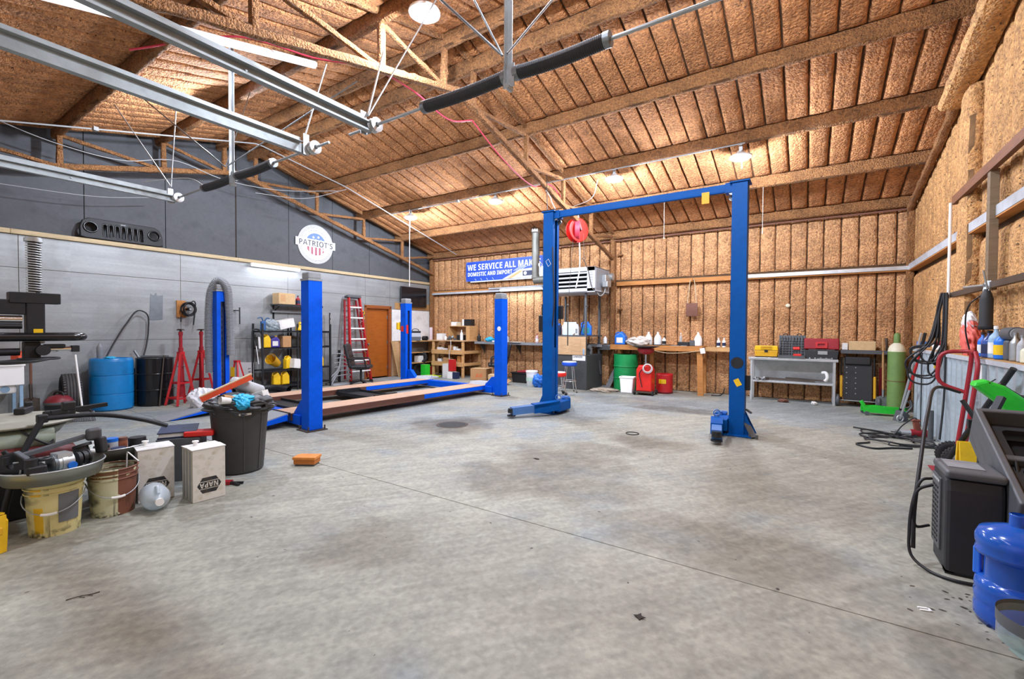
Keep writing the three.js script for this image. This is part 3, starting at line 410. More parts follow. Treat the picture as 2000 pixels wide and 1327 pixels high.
// ---------- four post lift ----------
{
  const o = T('four_post_lift', 'bright blue four post drive on lift lowered to the floor', 'vehicle lift', [-7.29, 0, -6.0], -0.0635);
  const ps = [[1.57, 2.15], [-1.57, 2.15], [-1.57, -2.15], [1.57, -2.15]];
  ps.forEach(([x, z], i) => {
    const s = x > 0 ? -1 : 1, w = 0.2, pts = [[-w / 2, -w / 2], [w / 2, -w / 2], [w / 2, -0.035], [w / 2 - 0.008, -0.035], [w / 2 - 0.008, -w / 2 + 0.008], [-w / 2 + 0.008, -w / 2 + 0.008], [-w / 2 + 0.008, w / 2 - 0.008], [w / 2 - 0.008, w / 2 - 0.008], [w / 2 - 0.008, 0.035], [w / 2, 0.035], [w / 2, w / 2], [-w / 2, w / 2]].map(([a, b]) => [a * s, b]); if (s < 0) pts.reverse();
    const p = M('post', [EX(pts, 2.1, x, 1.07, z, -PI / 2, 0, 0), B(0.008, 0.2, 0.08, x + s * 0.095, 2.02, z)], MT.lift4, o);
    M('post_cap', EX(rrect(0.19, 0.19, 0.02), 0.1, x, 2.18, z, -PI / 2, 0, 0, 0.02), MT.capGrey, p);
    M('cap_collar', B(0.215, 0.03, 0.215, x, 2.12, z), MT.capGrey, p);
    M('foot_plate', [B(0.3, 0.014, 0.3, x, 0.007, z), ...[[-0.12, 0.12], [0.12, 0.12], [-0.12, -0.12], [0.12, -0.12]].map(([a, b]) => C(0.011, 0.06, x + a, 0.04, z + b, 0, 0, 0, 0.011, 8))], MT.darkMetal, p);
    M('ladder_strip', [B(0.006, 1.85, 0.03, x + s * 0.06, 1.0, z - 0.015), ...Array.from({ length: 18 }, (_, k) => B(0.012, 0.05, 0.03, x + s * 0.055, 0.2 + k * 0.1, z + 0.012))], MT.navy, p);
    M('cable', ROD([x + s * 0.07, 0.2, z + 0.02], [x + s * 0.07, 2.05, z + 0.02], 0.006), MT.steel, p);
  });
  for (const z of [2.15, -2.15]) { const c = M('crossbeam', [RB(2.76, 0.14, 0.16, 0.006, 0, 0.12, z)], MT.lift4, o); for (const s of [-1, 1]) M('gusset', EX([[0, 0], [0.34, 0], [0.34, 0.1], [0.1, 0.34], [0, 0.34]], 0.1, s * 1.45, 0.06, z, 0, s > 0 ? PI : 0, 0), MT.lift4, c); }
  for (const x of [-0.92, 0.92]) {
    const r = M('runway', [B(0.5, 0.012, 4.5, x, 0.196, 0)], mat(0xc9a58a, 0.75), o);
    for (const s of [-1, 1]) M('runway_rail', [RB(0.025, 0.1, 4.5, 0.004, x + s * 0.25, 0.15, 0), RB(0.05, 0.02, 4.5, 0.004, x + s * 0.24, 0.105, 0)], wood(0x6b4438, { roughness: 0.5 }), r);
    for (const s of [-1, 1]) for (const [z, l] of [[-1.25, 1.9]]) M('rail_paint', B(0.006, 0.08, l, x + s * 0.266, 0.155, z), MT.lift4, r);
    M('runway_web', [-1.6, -0.8, 0, 0.8, 1.6].map((z) => B(0.46, 0.08, 0.05, x, 0.14, z)), MT.blackSteel, r);
    const ramp = M('ramp', [EX([[0, 0], [1.0, 0.2], [1.0, 0.17], [0.06, 0]], 0.48, x, 0.005, 3.28, 0, PI / 2, 0)], MT.grey, o);
    for (const s of [-1, 1]) M('ramp_side', EX([[0.1, 0], [0.98, 0.185], [0.98, 0.1]], 0.02, x + s * 0.245, 0.005, 3.28, 0, PI / 2, 0), MT.lift4, ramp);
    M('ramp_hinge', ROD([x - 0.25, 0.2, 2.27], [x + 0.25, 0.2, 2.27], 0.018), MT.blackSteel, ramp);
    M('wheel_stop', [EX([[0, 0], [0.36, 0.02], [0.36, 0.05], [0.05, 0.06]], 0.46, x, 0.2, -2.1, 0, PI / 2, 0), EX([[0, 0], [0.1, 0], [0.1, 0.1]], 0.02, x + 0.24, 0.2, -2.12, 0, PI / 2, 0)], MT.greyLight, o);
  }
  M('jack_tray', [B(1.34, 0.02, 0.5, 0, 0.12, 0.15), B(1.34, 0.06, 0.02, 0, 0.14, 0.4), B(1.34, 0.06, 0.02, 0, 0.14, -0.1), ...[-0.6, 0.6].map((x) => B(0.06, 0.12, 0.5, x, 0.15, 0.15))], MT.blackSteel, o);
  M('jack_tray', [B(1.34, 0.02, 0.4, 0, 0.12, 1.7), B(1.34, 0.06, 0.02, 0, 0.14, 1.9), B(1.34, 0.06, 0.02, 0, 0.14, 1.5)], MT.blackSteel, o);
  M('decal', B(0.004, 0.22, 0.06, -1.465, 1.44, -2.1), MT.redBright, o); M('decal', [B(0.1, 0.14, 0.003, -1.6, 1.45, -2.048)], MT.redBright, o);
  M('decal', [C(0.05, 0.004, 1.6, 1.46, -2.047, PI / 2, 0, 0)], MT.whiteP, o);
  M('control_pendant', [RB(0.06, 0.22, 0.06, 0.01, -1.72, 1.52, -2.1), RB(0.07, 0.18, 0.09, 0.01, -1.72, 1.52, -2.02)], MT.yellow, o);
}
{ // corrugated exhaust hose draped over the rear-left post
  const cx = -8.99, czz = -3.95, d = V(0.83, 0, -0.55);
  const at = (u, y) => [cx + d.x * u + 0.02, y, czz + d.z * u + 0.02];
  ONE('exhaust_hose', 'grey corrugated exhaust hose draped over a blue lift post', 'hose', RIDGE([at(-0.2, 0.62), at(-0.21, 1.2), at(-0.2, 1.8), at(-0.15, 2.15), at(-0.02, 2.31), at(0.12, 2.2), at(0.17, 1.8), at(0.19, 1.2), at(0.19, 0.95)], 0.062, 0.009, 0.026, 12), MT.grey);
}

// ---------- on and along the left wall ----------
const label = (w, h, tex, x, y, z, rx, ry, rz, rough = 0.5) => [put(new THREE.PlaneGeometry(w, h), x, y, z, rx, ry, rz), new THREE.MeshStandardMaterial({ map: tex, roughness: rough })];
function LB(parent, name, w, h, tex, x, y, z, rx = 0, ry = 0, rz = 0) { const [g, m] = label(w, h, tex, x, y, z, rx, ry, rz); return M(name, g, m, parent, true); }
const txt = (w, h, bg, items) => canvasTex(w, h, (c) => { c.fillStyle = bg; c.fillRect(0, 0, w, h); for (const [s, x, y, font, col, rot = 0] of items) { c.save(); c.translate(x, y); c.rotate(rot); c.font = font; c.fillStyle = col; c.textAlign = 'center'; c.textBaseline = 'middle'; c.fillText(s, 0, 0); c.restore(); } });
{ // grille on the ledge
  const o = T('vehicle_grille', 'black vehicle front grille with seven slots resting on wall ledge', 'grille', [XL - 0.01, 3.0, -3.02], PI / 2);
  const outer = [[-0.6, 0.02], [-0.6, 0.2], [-0.56, 0.32], [-0.48, 0.37], [0.48, 0.37], [0.56, 0.32], [0.6, 0.2], [0.6, 0.02], [0.52, 0], [-0.52, 0]].reverse();
  const holes = [circ(-0.46, 0.2, 0.085), circ(0.46, 0.2, 0.085), ...[-3, -2, -1, 0, 1, 2, 3].map((k) => rrect(0.058, 0.24, 0.026, k * 0.088, 0.17))];
  const g = EX(outer, 0.07, 0, 0, 0, 0, 0, 0, 0.012, holes); g.rotateX(-0.16); g.translate(0, 0.005, 0.03);
  M('grille_shell', g, clean(0x0d0e0f, 0.6), o);
  for (const s of [-1, 1]) M('headlight_ring', TO(0.09, 0.012, s * 0.46, 0.205, 0.045, -0.16, 0, 0), MT.blackShiny, o);
  M('slot_frame', [-3, -2, -1, 0, 1, 2, 3].map((k) => PIPE(rrect(0.06, 0.24, 0.026, k * 0.088, 0.17).map((p) => [p[0], p[1], 0.0]), 0.006, 0.01, 6, true).rotateX(-0.16).translate(0, 0.005, 0.065)), MT.blackShiny, o);
  LB(o, 'maker_lettering', 0.11, 0.035, txt(128, 40, '#131416', [['Jeep', 64, 20, 'bold 36px sans-serif', '#9a9c9e']]), 0, 0.325, 0.0225, -0.16);
}
{ // round shop seal
  const tex = canvasTex(768, 768, (c) => {
    c.fillStyle = '#e9eaec'; c.fillRect(0, 0, 768, 768); const O = 384;
    c.strokeStyle = '#3c4046'; for (const [r, w] of [[378, 8], [350, 9], [326, 9]]) { c.lineWidth = w; c.beginPath(); c.arc(O, O, r, 0, 2 * PI); c.stroke(); }
    const ring = (s, r, a0, a1, f, flip) => { c.font = f; c.fillStyle = '#26282c'; c.textAlign = 'center'; c.textBaseline = 'middle'; for (let i = 0; i < s.length; i++) { const a = a0 + (a1 - a0) * i / (s.length - 1); c.save(); c.translate(O + r * Math.cos(a), O + r * Math.sin(a)); c.rotate(a + (flip ? -PI / 2 : PI / 2)); c.fillText(s[i], 0, 0); c.restore(); } };
    ring('VETERAN OWNED', 276, R(-152), R(-28), 'bold 52px sans-serif'); ring('EST. 2018 ▪▪▪▪▪▪▪▪ ▪▪▪▪▪ ▪▪▪▪', 276, R(150), R(30), 'bold 27px sans-serif', true);
    c.save(); c.beginPath(); c.arc(O, O, 222, PI, 2 * PI); c.closePath(); c.clip(); c.fillStyle = '#2458a6'; c.fillRect(0, 0, 768, 384); c.restore();
    c.fillStyle = '#f2f4f8'; for (const [sx, sy] of [[330, 250], [440, 235], [385, 300], [500, 300], [280, 320]]) { c.beginPath(); for (let k = 0; k < 10; k++) { const a = k * PI / 5 - PI / 2, r = k % 2 ? 13 : 32; c.lineTo(sx + r * Math.cos(a), sy + r * Math.sin(a)); } c.fill(); }
    c.save(); c.beginPath(); c.arc(O, O, 222, 0, PI); c.closePath(); c.clip(); c.fillStyle = '#8f1f3a'; for (let k = -2; k < 3; k++) c.fillRect(O + k * 84 - 22, 440, 44, 200); c.restore();
  });
  const o = T('round_sign', 'round white shop sign with blue stars and red stripes on grey wall', 'sign', [XL - 0.14, 3.63, -7.0], PI / 2);
  M('disc', C(0.5, 0.012, 0, 0, 0.006, PI / 2, 0, 0, 0.5, 48), MT.whiteP, o);
  M('printed_face', put(new THREE.CircleGeometry(0.495, 48), 0, 0, 0.0135), new THREE.MeshStandardMaterial({ map: tex, roughness: 0.45 }), o, true);
  M('name_band', RB(1.12, 0.2, 0.012, 0.004, 0, 0.02, 0.019), MT.whiteP, o);
  LB(o, 'name_lettering', 1.1, 0.19, txt(1024, 180, '#eceded', [["PATRIOT'S", 512, 96, 'bold 186px sans-serif', '#1d2026']]), 0, 0.02, 0.0262);
  LB(o, 'small_lettering', 0.2, 0.05, txt(160, 40, '#e9eaec', [['A U T O', 80, 20, 'bold 28px sans-serif', '#b04a3a']]), 0.3, -0.12, 0.0145);
}
ONE('metal_patch', 'ragged dark grey metal patch stuck to galvanised wall', 'patch', EX([[0, 0], [0.21, 0.01], [0.22, 0.49], [0.13, 0.47], [0.11, 0.53], [0.07, 0.47], [0.02, 0.5]], 0.006, XL + 0.007, 1.59, -3.4, 0, PI / 2, 0), mat(0x7d8488, 0.5, 0.5));
{ const o = T('hose_reel', 'coiled black hose hung on wooden block on galvanised wall', 'hose reel', [XL + 0.02, 1.66, -4.0], PI / 2);
  M('wood_block', RB(0.16, 0.34, 0.03, 0.004, -0.08, 0.16, 0), MT.pineOrange, o); M('coil', [0, 1, 2, 3, 4, 5].map((k) => TO(0.11 + (k % 3) * 0.014, 0.011, 0.02 + (k % 2) * 0.008, 0.16, 0.05 + k * 0.016, 0, 0.15 * (k - 2), 0)), MT.rubber, o);
  M('hanger', [C(0.03, 0.14, 0.02, 0.16, 0.08, PI / 2, 0, 0), TB([[0.06, 0.3, 0.1], [0.1, 0.33, 0.1], [0.13, 0.3, 0.1], [0.12, 0.1, 0.1], [0.1, -0.16, 0.09]], 0.012), TB([[-0.1, 0.02, 0.04], [-0.1, -0.06, 0.04], [-0.1, -0.1, 0.04]], 0.01)], MT.black, o); M('hub', C(0.02, 0.02, 0.02, 0.16, 0.16, PI / 2, 0, 0), MT.zinc, o); }
ONE('wall_hook', 'thin black T shaped steel hook on galvanised wall', 'hook', [BAR([XL, 1.83, -4.86], [XL + 0.1, 1.83, -5.0], 0.015, 0.02), BAR([XL + 0.1, 1.9, -5.0], [XL + 0.1, 1.53, -5.0], 0.02, 0.02)], MT.black);
// drums
const drumProf = (r, h) => [[0.001, 0.0], [r * 0.96, 0], [r, 0.015], [r, h * 0.32], [r + 0.004, h * 0.322], [r + 0.02, h * 0.336], [r + 0.004, h * 0.35], [r, h * 0.352], [r, h * 0.65], [r + 0.004, h * 0.652], [r + 0.02, h * 0.666], [r + 0.004, h * 0.68], [r, h * 0.682], [r, h - 0.02], [r + 0.008, h - 0.01], [r + 0.004, h], [r - 0.012, h], [r - 0.014, h - 0.016], [0.001, h - 0.016]];
{ const o = T('drum', 'bright blue plastic drum beside a black drum', 'drum', [-10.23, 0, -2.73]); M('drum_body', LA([[0.001, 0], [0.27, 0], [0.295, 0.03], [0.3, 0.28], [0.288, 0.285], [0.288, 0.295], [0.3, 0.3], [0.3, 0.6], [0.288, 0.605], [0.288, 0.615], [0.3, 0.62], [0.298, 0.84], [0.285, 0.9], [0.25, 0.905], [0.245, 0.885], [0.001, 0.885]], 0, 0, 0, 0, 0, 0, 40), mat(0x1480c4, 0.35), o); M('bung', [C(0.035, 0.02, 0.15, 0.895, 0), C(0.035, 0.02, -0.15, 0.895, 0.02)], MT.blueP, o); }
{ const o = T('drum', 'glossy black steel drum beside a blue drum', 'drum', [-10.23, 0, -3.36]); M('drum_body', LA(drumProf(0.285, 0.88), 0, 0, 0, 0, 0, 0, 40), MT.blackShiny, o); M('bung', [C(0.03, 0.015, 0.15, 0.872, 0)], MT.steel, o); }
ONE('tool_tray', 'long steel tool lying across top of black drum', 'tool', [BAR([-10.36, 0.905, -3.2], [-10.1, 0.905, -3.52], 0.09, 0.03), C(0.02, 0.14, -10.42, 0.95, -3.14, 0.4, 0, 0.3)], MT.steel);
ONE('grease_canister', 'small grey canister standing on blue drum', 'canister', [LA([[0.001, 0], [0.042, 0], [0.044, 0.2], [0.03, 0.235], [0.015, 0.25], [0.015, 0.27], [0.001, 0.27]])], MT.grey, [-10.25, 0.89, -2.58]);
ONE('shop_rag', 'crumpled light blue rag on top of blue drum', 'rag', crumple(0.07, 0.025, 5), MT.cyan, [-10.05, 0.912, -2.66]);
function crumple(r, h, seed, n = 10) { n = Math.round(n * 1.8); const g = new THREE.SphereGeometry(r, n + 4, n), p = g.attributes.position; for (let i = 0; i < p.count; i++) { const x = p.getX(i), y = p.getY(i), z = p.getZ(i), k = 0.62 + 0.55 * fbm(x / r * 1.6 + seed * 7, z / r * 1.6 + y / r * 1.3, 400 + seed, 3) + 0.75 * (0.5 - Math.abs(fbm(x / r * 3.1 + seed * 3 + y / r * 2.3, z / r * 3.1 - y / r * 1.9, 420 + seed, 2) - 0.5) * 2.2); p.setXYZ(i, x * k, y * h / r * k, z * k); } g.computeVertexNormals(); return g; }
ONE('pump_hose', 'black hose arching from blue drum up the wall to black drum', 'hose', TB([[-10.3, 0.88, -2.66], [-10.38, 1.15, -2.8], [-10.45, 1.5, -3.0], [-10.5, 1.76, -3.2], [-10.5, 1.7, -3.33], [-10.5, 1.4, -3.35], [-10.45, 1.1, -3.3], [-10.4, 0.9, -3.24]], 0.013, 60, 8), MT.wire);
{ // tyre standing by the wall
  const o = T('used_tyre', 'worn black car tire standing upright beside blue drum', 'tire', [-10.22, 0.335, -2.2], -0.12);
  M('carcass', LA([[0.2, -0.09], [0.24, -0.118], [0.29, -0.122], [0.315, -0.105], [0.328, -0.08], [0.33, 0.08], [0.315, 0.105], [0.29, 0.122], [0.24, 0.118], [0.2, 0.09], [0.215, 0.0], [0.2, -0.09]], 0, 0, 0, PI / 2, 0, 0, 48), MT.rubber, o);
  for (const y of [-0.055, -0.018, 0.018, 0.055]) M('tread_rib', LA([[0.328, -0.014], [0.336, -0.012], [0.336, 0.012], [0.328, 0.014]], 0, 0, y, PI / 2, 0, 0, 48), mat(0x4a4846, 0.85), o);
  M('shoulder_block', Array.from({ length: 44 }, (_, k) => [-1, 1].map((s) => { const a = k / 44 * 2 * PI; return B(0.012, 0.03, 0.03, 0.326 * Math.cos(a), 0.326 * Math.sin(a), s * 0.092, 0, 0, a); })).flat(), mat(0x4a4846, 0.85), o);
}
// red tripod stands
function tallStand() {
  const o = T('tripod_stand', 'tall red tripod support stand beside black drum', 'support stand', [0, 0, 0], 0, 'tall red tripod stands');
  M('ram_tube', [C(0.028, 0.5, 0, 1.12, 0), C(0.036, 0.06, 0, 1.33, 0), C(0.04, 0.9, 0, 0.62, 0)], MT.redDark, o); M('saddle', [B(0.16, 0.012, 0.05, 0, 1.4, 0), EX([[-0.08, 0], [0.08, 0], [0.04, 0.02], [-0.04, 0.02]], 0.05, 0, 1.4, 0), C(0.02, 0.05, 0, 1.375, 0)], MT.darkMetal, o);
  const c = M('collar', B(0.09, 0.05, 0.09, 0, 0.97, 0), MT.red, o);
  for (let k = 0; k < 4; k++) { const a = k * PI / 2 + PI / 4; M('leg', BAR([0.035 * Math.cos(a), 0.97, 0.035 * Math.sin(a)], [0.24 * Math.cos(a), 0.01, 0.24 * Math.sin(a)], 0.035, 0.035), MT.red, o); }
  for (const [y, r] of [[0.42, 0.155], [0.14, 0.215]]) M('brace', [0, 1, 2, 3].map((k) => { const a = k * PI / 2 + PI / 4, b = a + PI / 2; return BAR([r * Math.cos(a), y, r * Math.sin(a)], [r * Math.cos(b), y, r * Math.sin(b)], 0.008, 0.03); }), MT.red, o);
  M('locking_pin', ROD([-0.1, 0.72, 0], [0.1, 0.72, 0], 0.008), MT.steel, o); return o;
}
const st0 = tallStand(); st0.position.set(-9.75, 0, -3.6); st0.rotation.y = 0.2; COPY(st0, [-10.1, 0, -4.08], 0.55, 'tall red tripod support stand beside draped exhaust hose');
{ const o = T('safety_stand', 'red low support stand with yellow tag behind blue lift post', 'support stand', [-10.1, 0, -4.75], 0.3); for (const [a, b] of [[-0.16, 0.1], [0.16, 0.1], [-0.16, -0.16], [0.16, -0.16]]) M('leg', BAR([a * 0.2, 0.72, b * 0.2], [a, 0.01, b], 0.03, 0.03), MT.red, o); MS('brace', [B(0.3, 0.03, 0.01, 0, 0.15, 0.08), B(0.22, 0.03, 0.01, 0, 0.4, 0.06)], MT.red, o); M('tag', B(0.1, 0.2, 0.004, -0.02, 0.52, 0.09), MT.yellow, o); M('head', B(0.09, 0.04, 0.09, 0, 0.74, 0), MT.red, o); }
ONE('pry_bar', 'thin dark steel bar leaning against black drum', 'bar', ROD([-9.86, 0.01, -3.3], [-9.93, 0.93, -3.4], 0.012), MT.darkMetal);
// sink corner
{ const o = T('utility_sink', 'white plastic utility sink on legs against galvanised wall', 'sink', [-10.25, 0, -1.36]); const g = EX(rrect(0.62, 0.58, 0.05), 0.02, 0, 0.86, 0, -PI / 2, 0, 0, 0, [rrect(0.52, 0.46, 0.05)]);
  M('rim', g, MT.whiteP, o); M('basin', [RB(0.58, 0.3, 0.02, 0.01, 0, 0.71, 0.26), RB(0.58, 0.3, 0.02, 0.01, 0, 0.71, -0.26), RB(0.02, 0.3, 0.52, 0.01, 0.28, 0.71, 0), RB(0.02, 0.3, 0.52, 0.01, -0.28, 0.71, 0), RB(0.56, 0.02, 0.52, 0.01, 0, 0.565, 0), RB(0.44, 0.14, 0.4, 0.03, 0, 0.5, 0)], MT.whiteP, o); M('maker_badge', C(0.05, 0.006, 0.225, 0.5, -0.08, 0, 0, PI / 2), MT.bluePale, o);
  for (const [a, b] of [[-0.25, -0.24], [0.25, -0.24], [-0.25, 0.24], [0.25, 0.24]]) M('leg', RB(0.04, 0.57, 0.04, 0.006, a, 0.285, b), MT.bluePale, o); M('faucet', [PIPE([[-0.24, 0.87, 0], [-0.24, 1.02, 0], [-0.05, 1.02, 0], [-0.05, 0.96, 0]], 0.012, 0.05), B(0.05, 0.03, 0.18, -0.25, 0.885, 0)], MT.chrome, o); }
{ const o = T('soap_jug', 'orange hand cleaner jug on sink rim', 'jug', [-10.2, 0.87, -1.62], 0.3); M('jug_body', RB(0.2, 0.17, 0.13, 0.03, 0, 0.087, 0), MT.orange, o); M('cap', C(0.03, 0.03, 0.05, 0.185, 0), MT.orange, o); LB(o, 'print', 0.12, 0.07, txt(128, 74, '#e8542a', [['▬▬', 64, 36, 'bold italic 40px sans-serif', '#f6d9cc']]), 0.102, 0.09, 0, 0, PI / 2, 0.1); }
{ const o = T('shovel', 'rusty steel shovel leaning upside against wall beside sink', 'shovel', [-10.5, 0, -1.78], PI / 2); M('handle', ROD([0, 0.3, 0.05], [0.02, 1.15, -0.05], 0.017), MT.brownRust, o); M('blade', [EX([[-0.1, 0.28], [-0.1, 0.06], [-0.06, 0.01], [0.06, 0.01], [0.1, 0.06], [0.1, 0.28], [0.03, 0.3], [-0.03, 0.3]].reverse(), 0.008, 0, 0, 0.06, -0.06, 0, 0), C(0.022, 0.24, 0, 0.4, 0.04, -0.1, 0, 0)], MT.darkMetal, o); }
{ const o = T('shop_vacuum', 'red and black wet dry shop vacuum on floor near tire', 'vacuum', [-9.85, 0, -1.98], 0.6); M('tank', LA([[0.001, 0.06], [0.15, 0.06], [0.165, 0.22], [0.165, 0.24], [0.001, 0.24]]), MT.black, o); M('motor_lid', LA([[0.17, 0.24], [0.172, 0.27], [0.15, 0.31], [0.11, 0.35], [0.05, 0.37], [0.001, 0.375]]), mat(0x7a1a24, 0.45), o); M('lid_band', LA([[0.166, 0.228], [0.176, 0.232], [0.176, 0.268], [0.168, 0.27]]), MT.greyDark, o); M('carry_handle', TB([[-0.08, 0.35, 0], [-0.05, 0.41, 0], [0.05, 0.41, 0], [0.08, 0.35, 0]], 0.014), MT.black, o); for (const [a, b] of [[-0.13, -0.1], [0.13, -0.1], [0, 0.16]]) M('caster', S(0.032, a, 0.032, b), MT.black, o); M('hose', RIDGE([[0.14, 0.2, 0], [0.3, 0.18, 0.05], [0.5, 0.12, 0.25], [0.55, 0.05, 0.6], [0.35, 0.05, 0.8]], 0.024, 0.003, 0.02), MT.black, o); }
{ const o = T('push_broom', 'white handled broom with grey bristles standing before shop vacuum', 'broom', [-9.25, 0, -2.12], 0.9); M('handle', ROD([0, 0.16, 0], [-0.1, 1.02, -0.04], 0.013), MT.whiteP, o); M('head_block', EX([[-0.07, 0.2], [0.07, 0.2], [0.13, 0.15], [-0.13, 0.15]].reverse(), 0.05), MT.black, o); M('bristles', Array.from({ length: 16 }, (_, k) => BAR([-0.12 + k * 0.016, 0.15, 0], [-0.16 + k * 0.021, 0.005, 0.01], 0.013, 0.045)), MT.grey, o); }
// wall shelf and storage racks
{ const o = T('wall_shelf', 'black steel wall shelf above the loaded storage rack', 'shelf', [XL, 2.0, -6.3]); M('shelf_board', B(0.34, 0.02, 1.15, 0.175, 0, 0), MT.steelDull, o); M('lip', B(0.01, 0.05, 1.15, 0.345, -0.015, 0), MT.blackSteel, o); for (const z of [-0.5, 0.5]) M('bracket', [PIPE([[0.33, -0.02, z], [0.04, -0.14, z], [0.02, -0.4, z]], 0.012, 0.08), B(0.02, 0.42, 0.03, 0.015, -0.2, z)], MT.black, o); M('rear_rail', [B(0.02, 0.03, 1.15, 0.02, -0.12, 0), B(0.1, 0.04, 1.15, 0.06, -0.16, 0)], MT.steel, o); }
{ const o = T('cardboard_box', 'tan cardboard box on black wall shelf above storage rack', 'box', [XL + 0.2, 2.01, -5.95]); M('carton', [RB(0.28, 0.26, 0.4, 0.004, 0, 0.131, 0)], MT.cardLight, o); LB(o, 'print', 0.12, 0.16, txt(96, 128, '#c79a68', [['▬▬', 48, 40, 'bold 26px sans-serif', '#4a3622'], ['▮▮▮', 48, 80, '22px sans-serif', '#4a3622']]), 0.142, 0.14, 0.1, 0, PI / 2); }
const bottleG = (r, h, neck = 0.3) => [LA([[0.001, 0], [r * 0.92, 0], [r, 0.012], [r, h * 0.62], [r * 0.85, h * 0.72], [r * neck, h * 0.86], [r * neck, h * 0.97]], 0, 0, 0, 0, 0, 0, 18)];
function bottle(lbl, pos, r, h, m, capM, labM, name = 'bottle', group) { const o = T(name, lbl, 'bottle', pos, rnd() * 6, group); M('bottle_body', bottleG(r, h), m, o); M('cap', C(r * 0.36, h * 0.1, 0, h, 0, 0, 0, 0, r * 0.36, 12), capM, o); if (labM) M('wrap_label', C(r * 1.015, h * 0.36, 0, h * 0.34, 0, 0, 0, 0, r * 1.015, 18, true), labM, o); return o; }
function jug(lbl, pos, turn, w, d, h, m, capM, labM, group, name = 'oil_jug') { const o = T(name, lbl, 'jug', pos, turn, group); M('jug_body', [EX([[-w / 2, 0], [w / 2, 0], [w / 2, h * 0.62], [w * 0.22, h * 0.9], [-w * 0.02, h * 0.9], [-w * 0.12, h * 0.84], [-w / 2, h * 0.7]], d, 0, 0, 0, 0, 0, 0, Math.min(0.02, d * 0.2))], m, o); M('handle', PIPE([[-w * 0.44, h * 0.62, 0], [-w * 0.5, h * 0.86, 0], [-w * 0.2, h * 0.95, 0], [-w * 0.02, h * 0.86, 0]], w * 0.07, 0.03, 6), m, o); M('cap', C(w * 0.13, h * 0.09, w * 0.1, h * 0.94, 0, 0, 0, 0, w * 0.13, 14), capM, o); if (labM) { M('front_label', B(w * 0.6, h * 0.4, 0.002, 0, h * 0.34, d / 2 + 0.001), labM, o); } return o; }
bottle('red bottle on black wall shelf beside cardboard box', [XL + 0.2, 2.01, -6.3], 0.05, 0.22, MT.redDark, MT.black, MT.navy); bottle('dark navy bottle on black wall shelf beside cardboard box', [XL + 0.22, 2.01, -6.44], 0.055, 0.24, MT.navy, MT.redDark, MT.paper); bottle('second red bottle on black wall shelf beside blue post', [XL + 0.2, 2.01, -6.58], 0.05, 0.2, MT.redDark, MT.black, MT.red);
function rack(x, z, len, lbl) {
  const o = T('storage_rack', lbl, 'storage rack', [x, 0, z]); for (const a of [-0.2, 0.2]) for (const b of [-len / 2, len / 2]) M('upright', RB(0.035, 1.55, 0.035, 0.004, a, 0.775, b), MT.blackSteel, o);
  for (const y of [0.14, 0.5, 1.0, 1.38]) M('shelf_board', [B(0.42, 0.012, len, 0, y, 0), B(0.02, 0.035, len, 0.2, y - 0.012, 0), B(0.02, 0.035, len, -0.2, y - 0.012, 0)], MT.blackSteel, o); return o;
}
rack(-10.27, -5.68, 0.82, 'black steel rack of yellow jugs beside white sign board'); rack(-10.27, -6.56, 0.8, 'black steel rack of yellow jugs behind blue lift post');
const RG = 'yellow jugs on the black racks';
for (const [z, y, t, RL] of [[-5.4, 1.006, 0, 'yellow jug beside the purple oil jug on black rack'], [-6.3, 1.006, 0, 'yellow jug in upper row on rack behind blue lift post'], [-6.48, 1.006, 0, 'yellow jug in upper row on rack behind blue lift post'], [-6.66, 1.006, 0, 'yellow jug in upper row on rack behind blue lift post'], [-5.62, 0.146, 0, 'yellow jug on bottom shelf of rack beside white sign board'], [-5.83, 0.146, 0, 'yellow jug on bottom shelf of rack beside white sign board'], [-6.42, 0.146, 0, 'yellow jug on bottom shelf of rack behind blue lift post'], [-6.62, 0.146, 0, 'yellow jug on bottom shelf of rack behind blue lift post'], [-5.9, 0.506, 0.2, 'yellow jug next to the tipped yellow pail on rack'], [-6.72, 0.506, 0.1, 'yellow jug on middle shelf of rack behind blue lift post']]) jug(RL, [-10.17, y, z], PI / 2 + t, 0.17, 0.12, 0.31, MT.yellow, MT.yellowDark, null, RG);
jug('dark purple oil jug with white print on black rack', [-10.17, 1.006, -5.6], PI / 2 - 0.3, 0.19, 0.11, 0.27, MT.purple, MT.yellow, MT.paper);
{ const o = T('yellow_pail', 'yellow pail tipped on its side on black rack', 'pail', [-10.12, 0.64, -5.62], 0.5); const g = LA([[0.001, 0], [0.09, 0], [0.12, 0.26], [0.125, 0.27], [0.112, 0.26], [0.085, 0.012], [0.001, 0.012]]); g.rotateX(1.1); M('pail_body', g, MT.yellowDark, o); M('bail', TB([[-0.11, 0.1, 0.2], [-0.08, 0.2, 0.26], [0.08, 0.2, 0.26], [0.11, 0.1, 0.2]], 0.006), MT.steel, o); }
function carton(name, lbl, pos, w, h, d, turn, m, tilt = 0, print) { const o = T(name, lbl, 'box', pos, turn); const b = RB(w, h, d, 0.004, 0, h / 2, 0); if (tilt) b.rotateZ(tilt); M('carton', b, m, o); const g = B(w * 1.001, 0.002, 0.05, 0, h + 0.001, 0); if (tilt) g.rotateZ(tilt); M('tape', g, MT.tan, o); if (print) LB(o, 'print', w * 0.8, h * 0.7, print, 0, h / 2, d / 2 + 0.002); return o; }
const prn = (a, b, bg = '#e6e5e0', col = '#3a3d44') => txt(160, 110, bg, [[a, 80, 38, 'bold 34px sans-serif', col], [b, 80, 78, '20px sans-serif', col]]);
carton('parts_box', 'white parts box tilted on top of the black rack', [-10.2, 1.45, -5.86], 0.36, 0.2, 0.26, PI / 2, MT.paper, 0.22, prn('▬▬▬', '▪▪▪▪'));
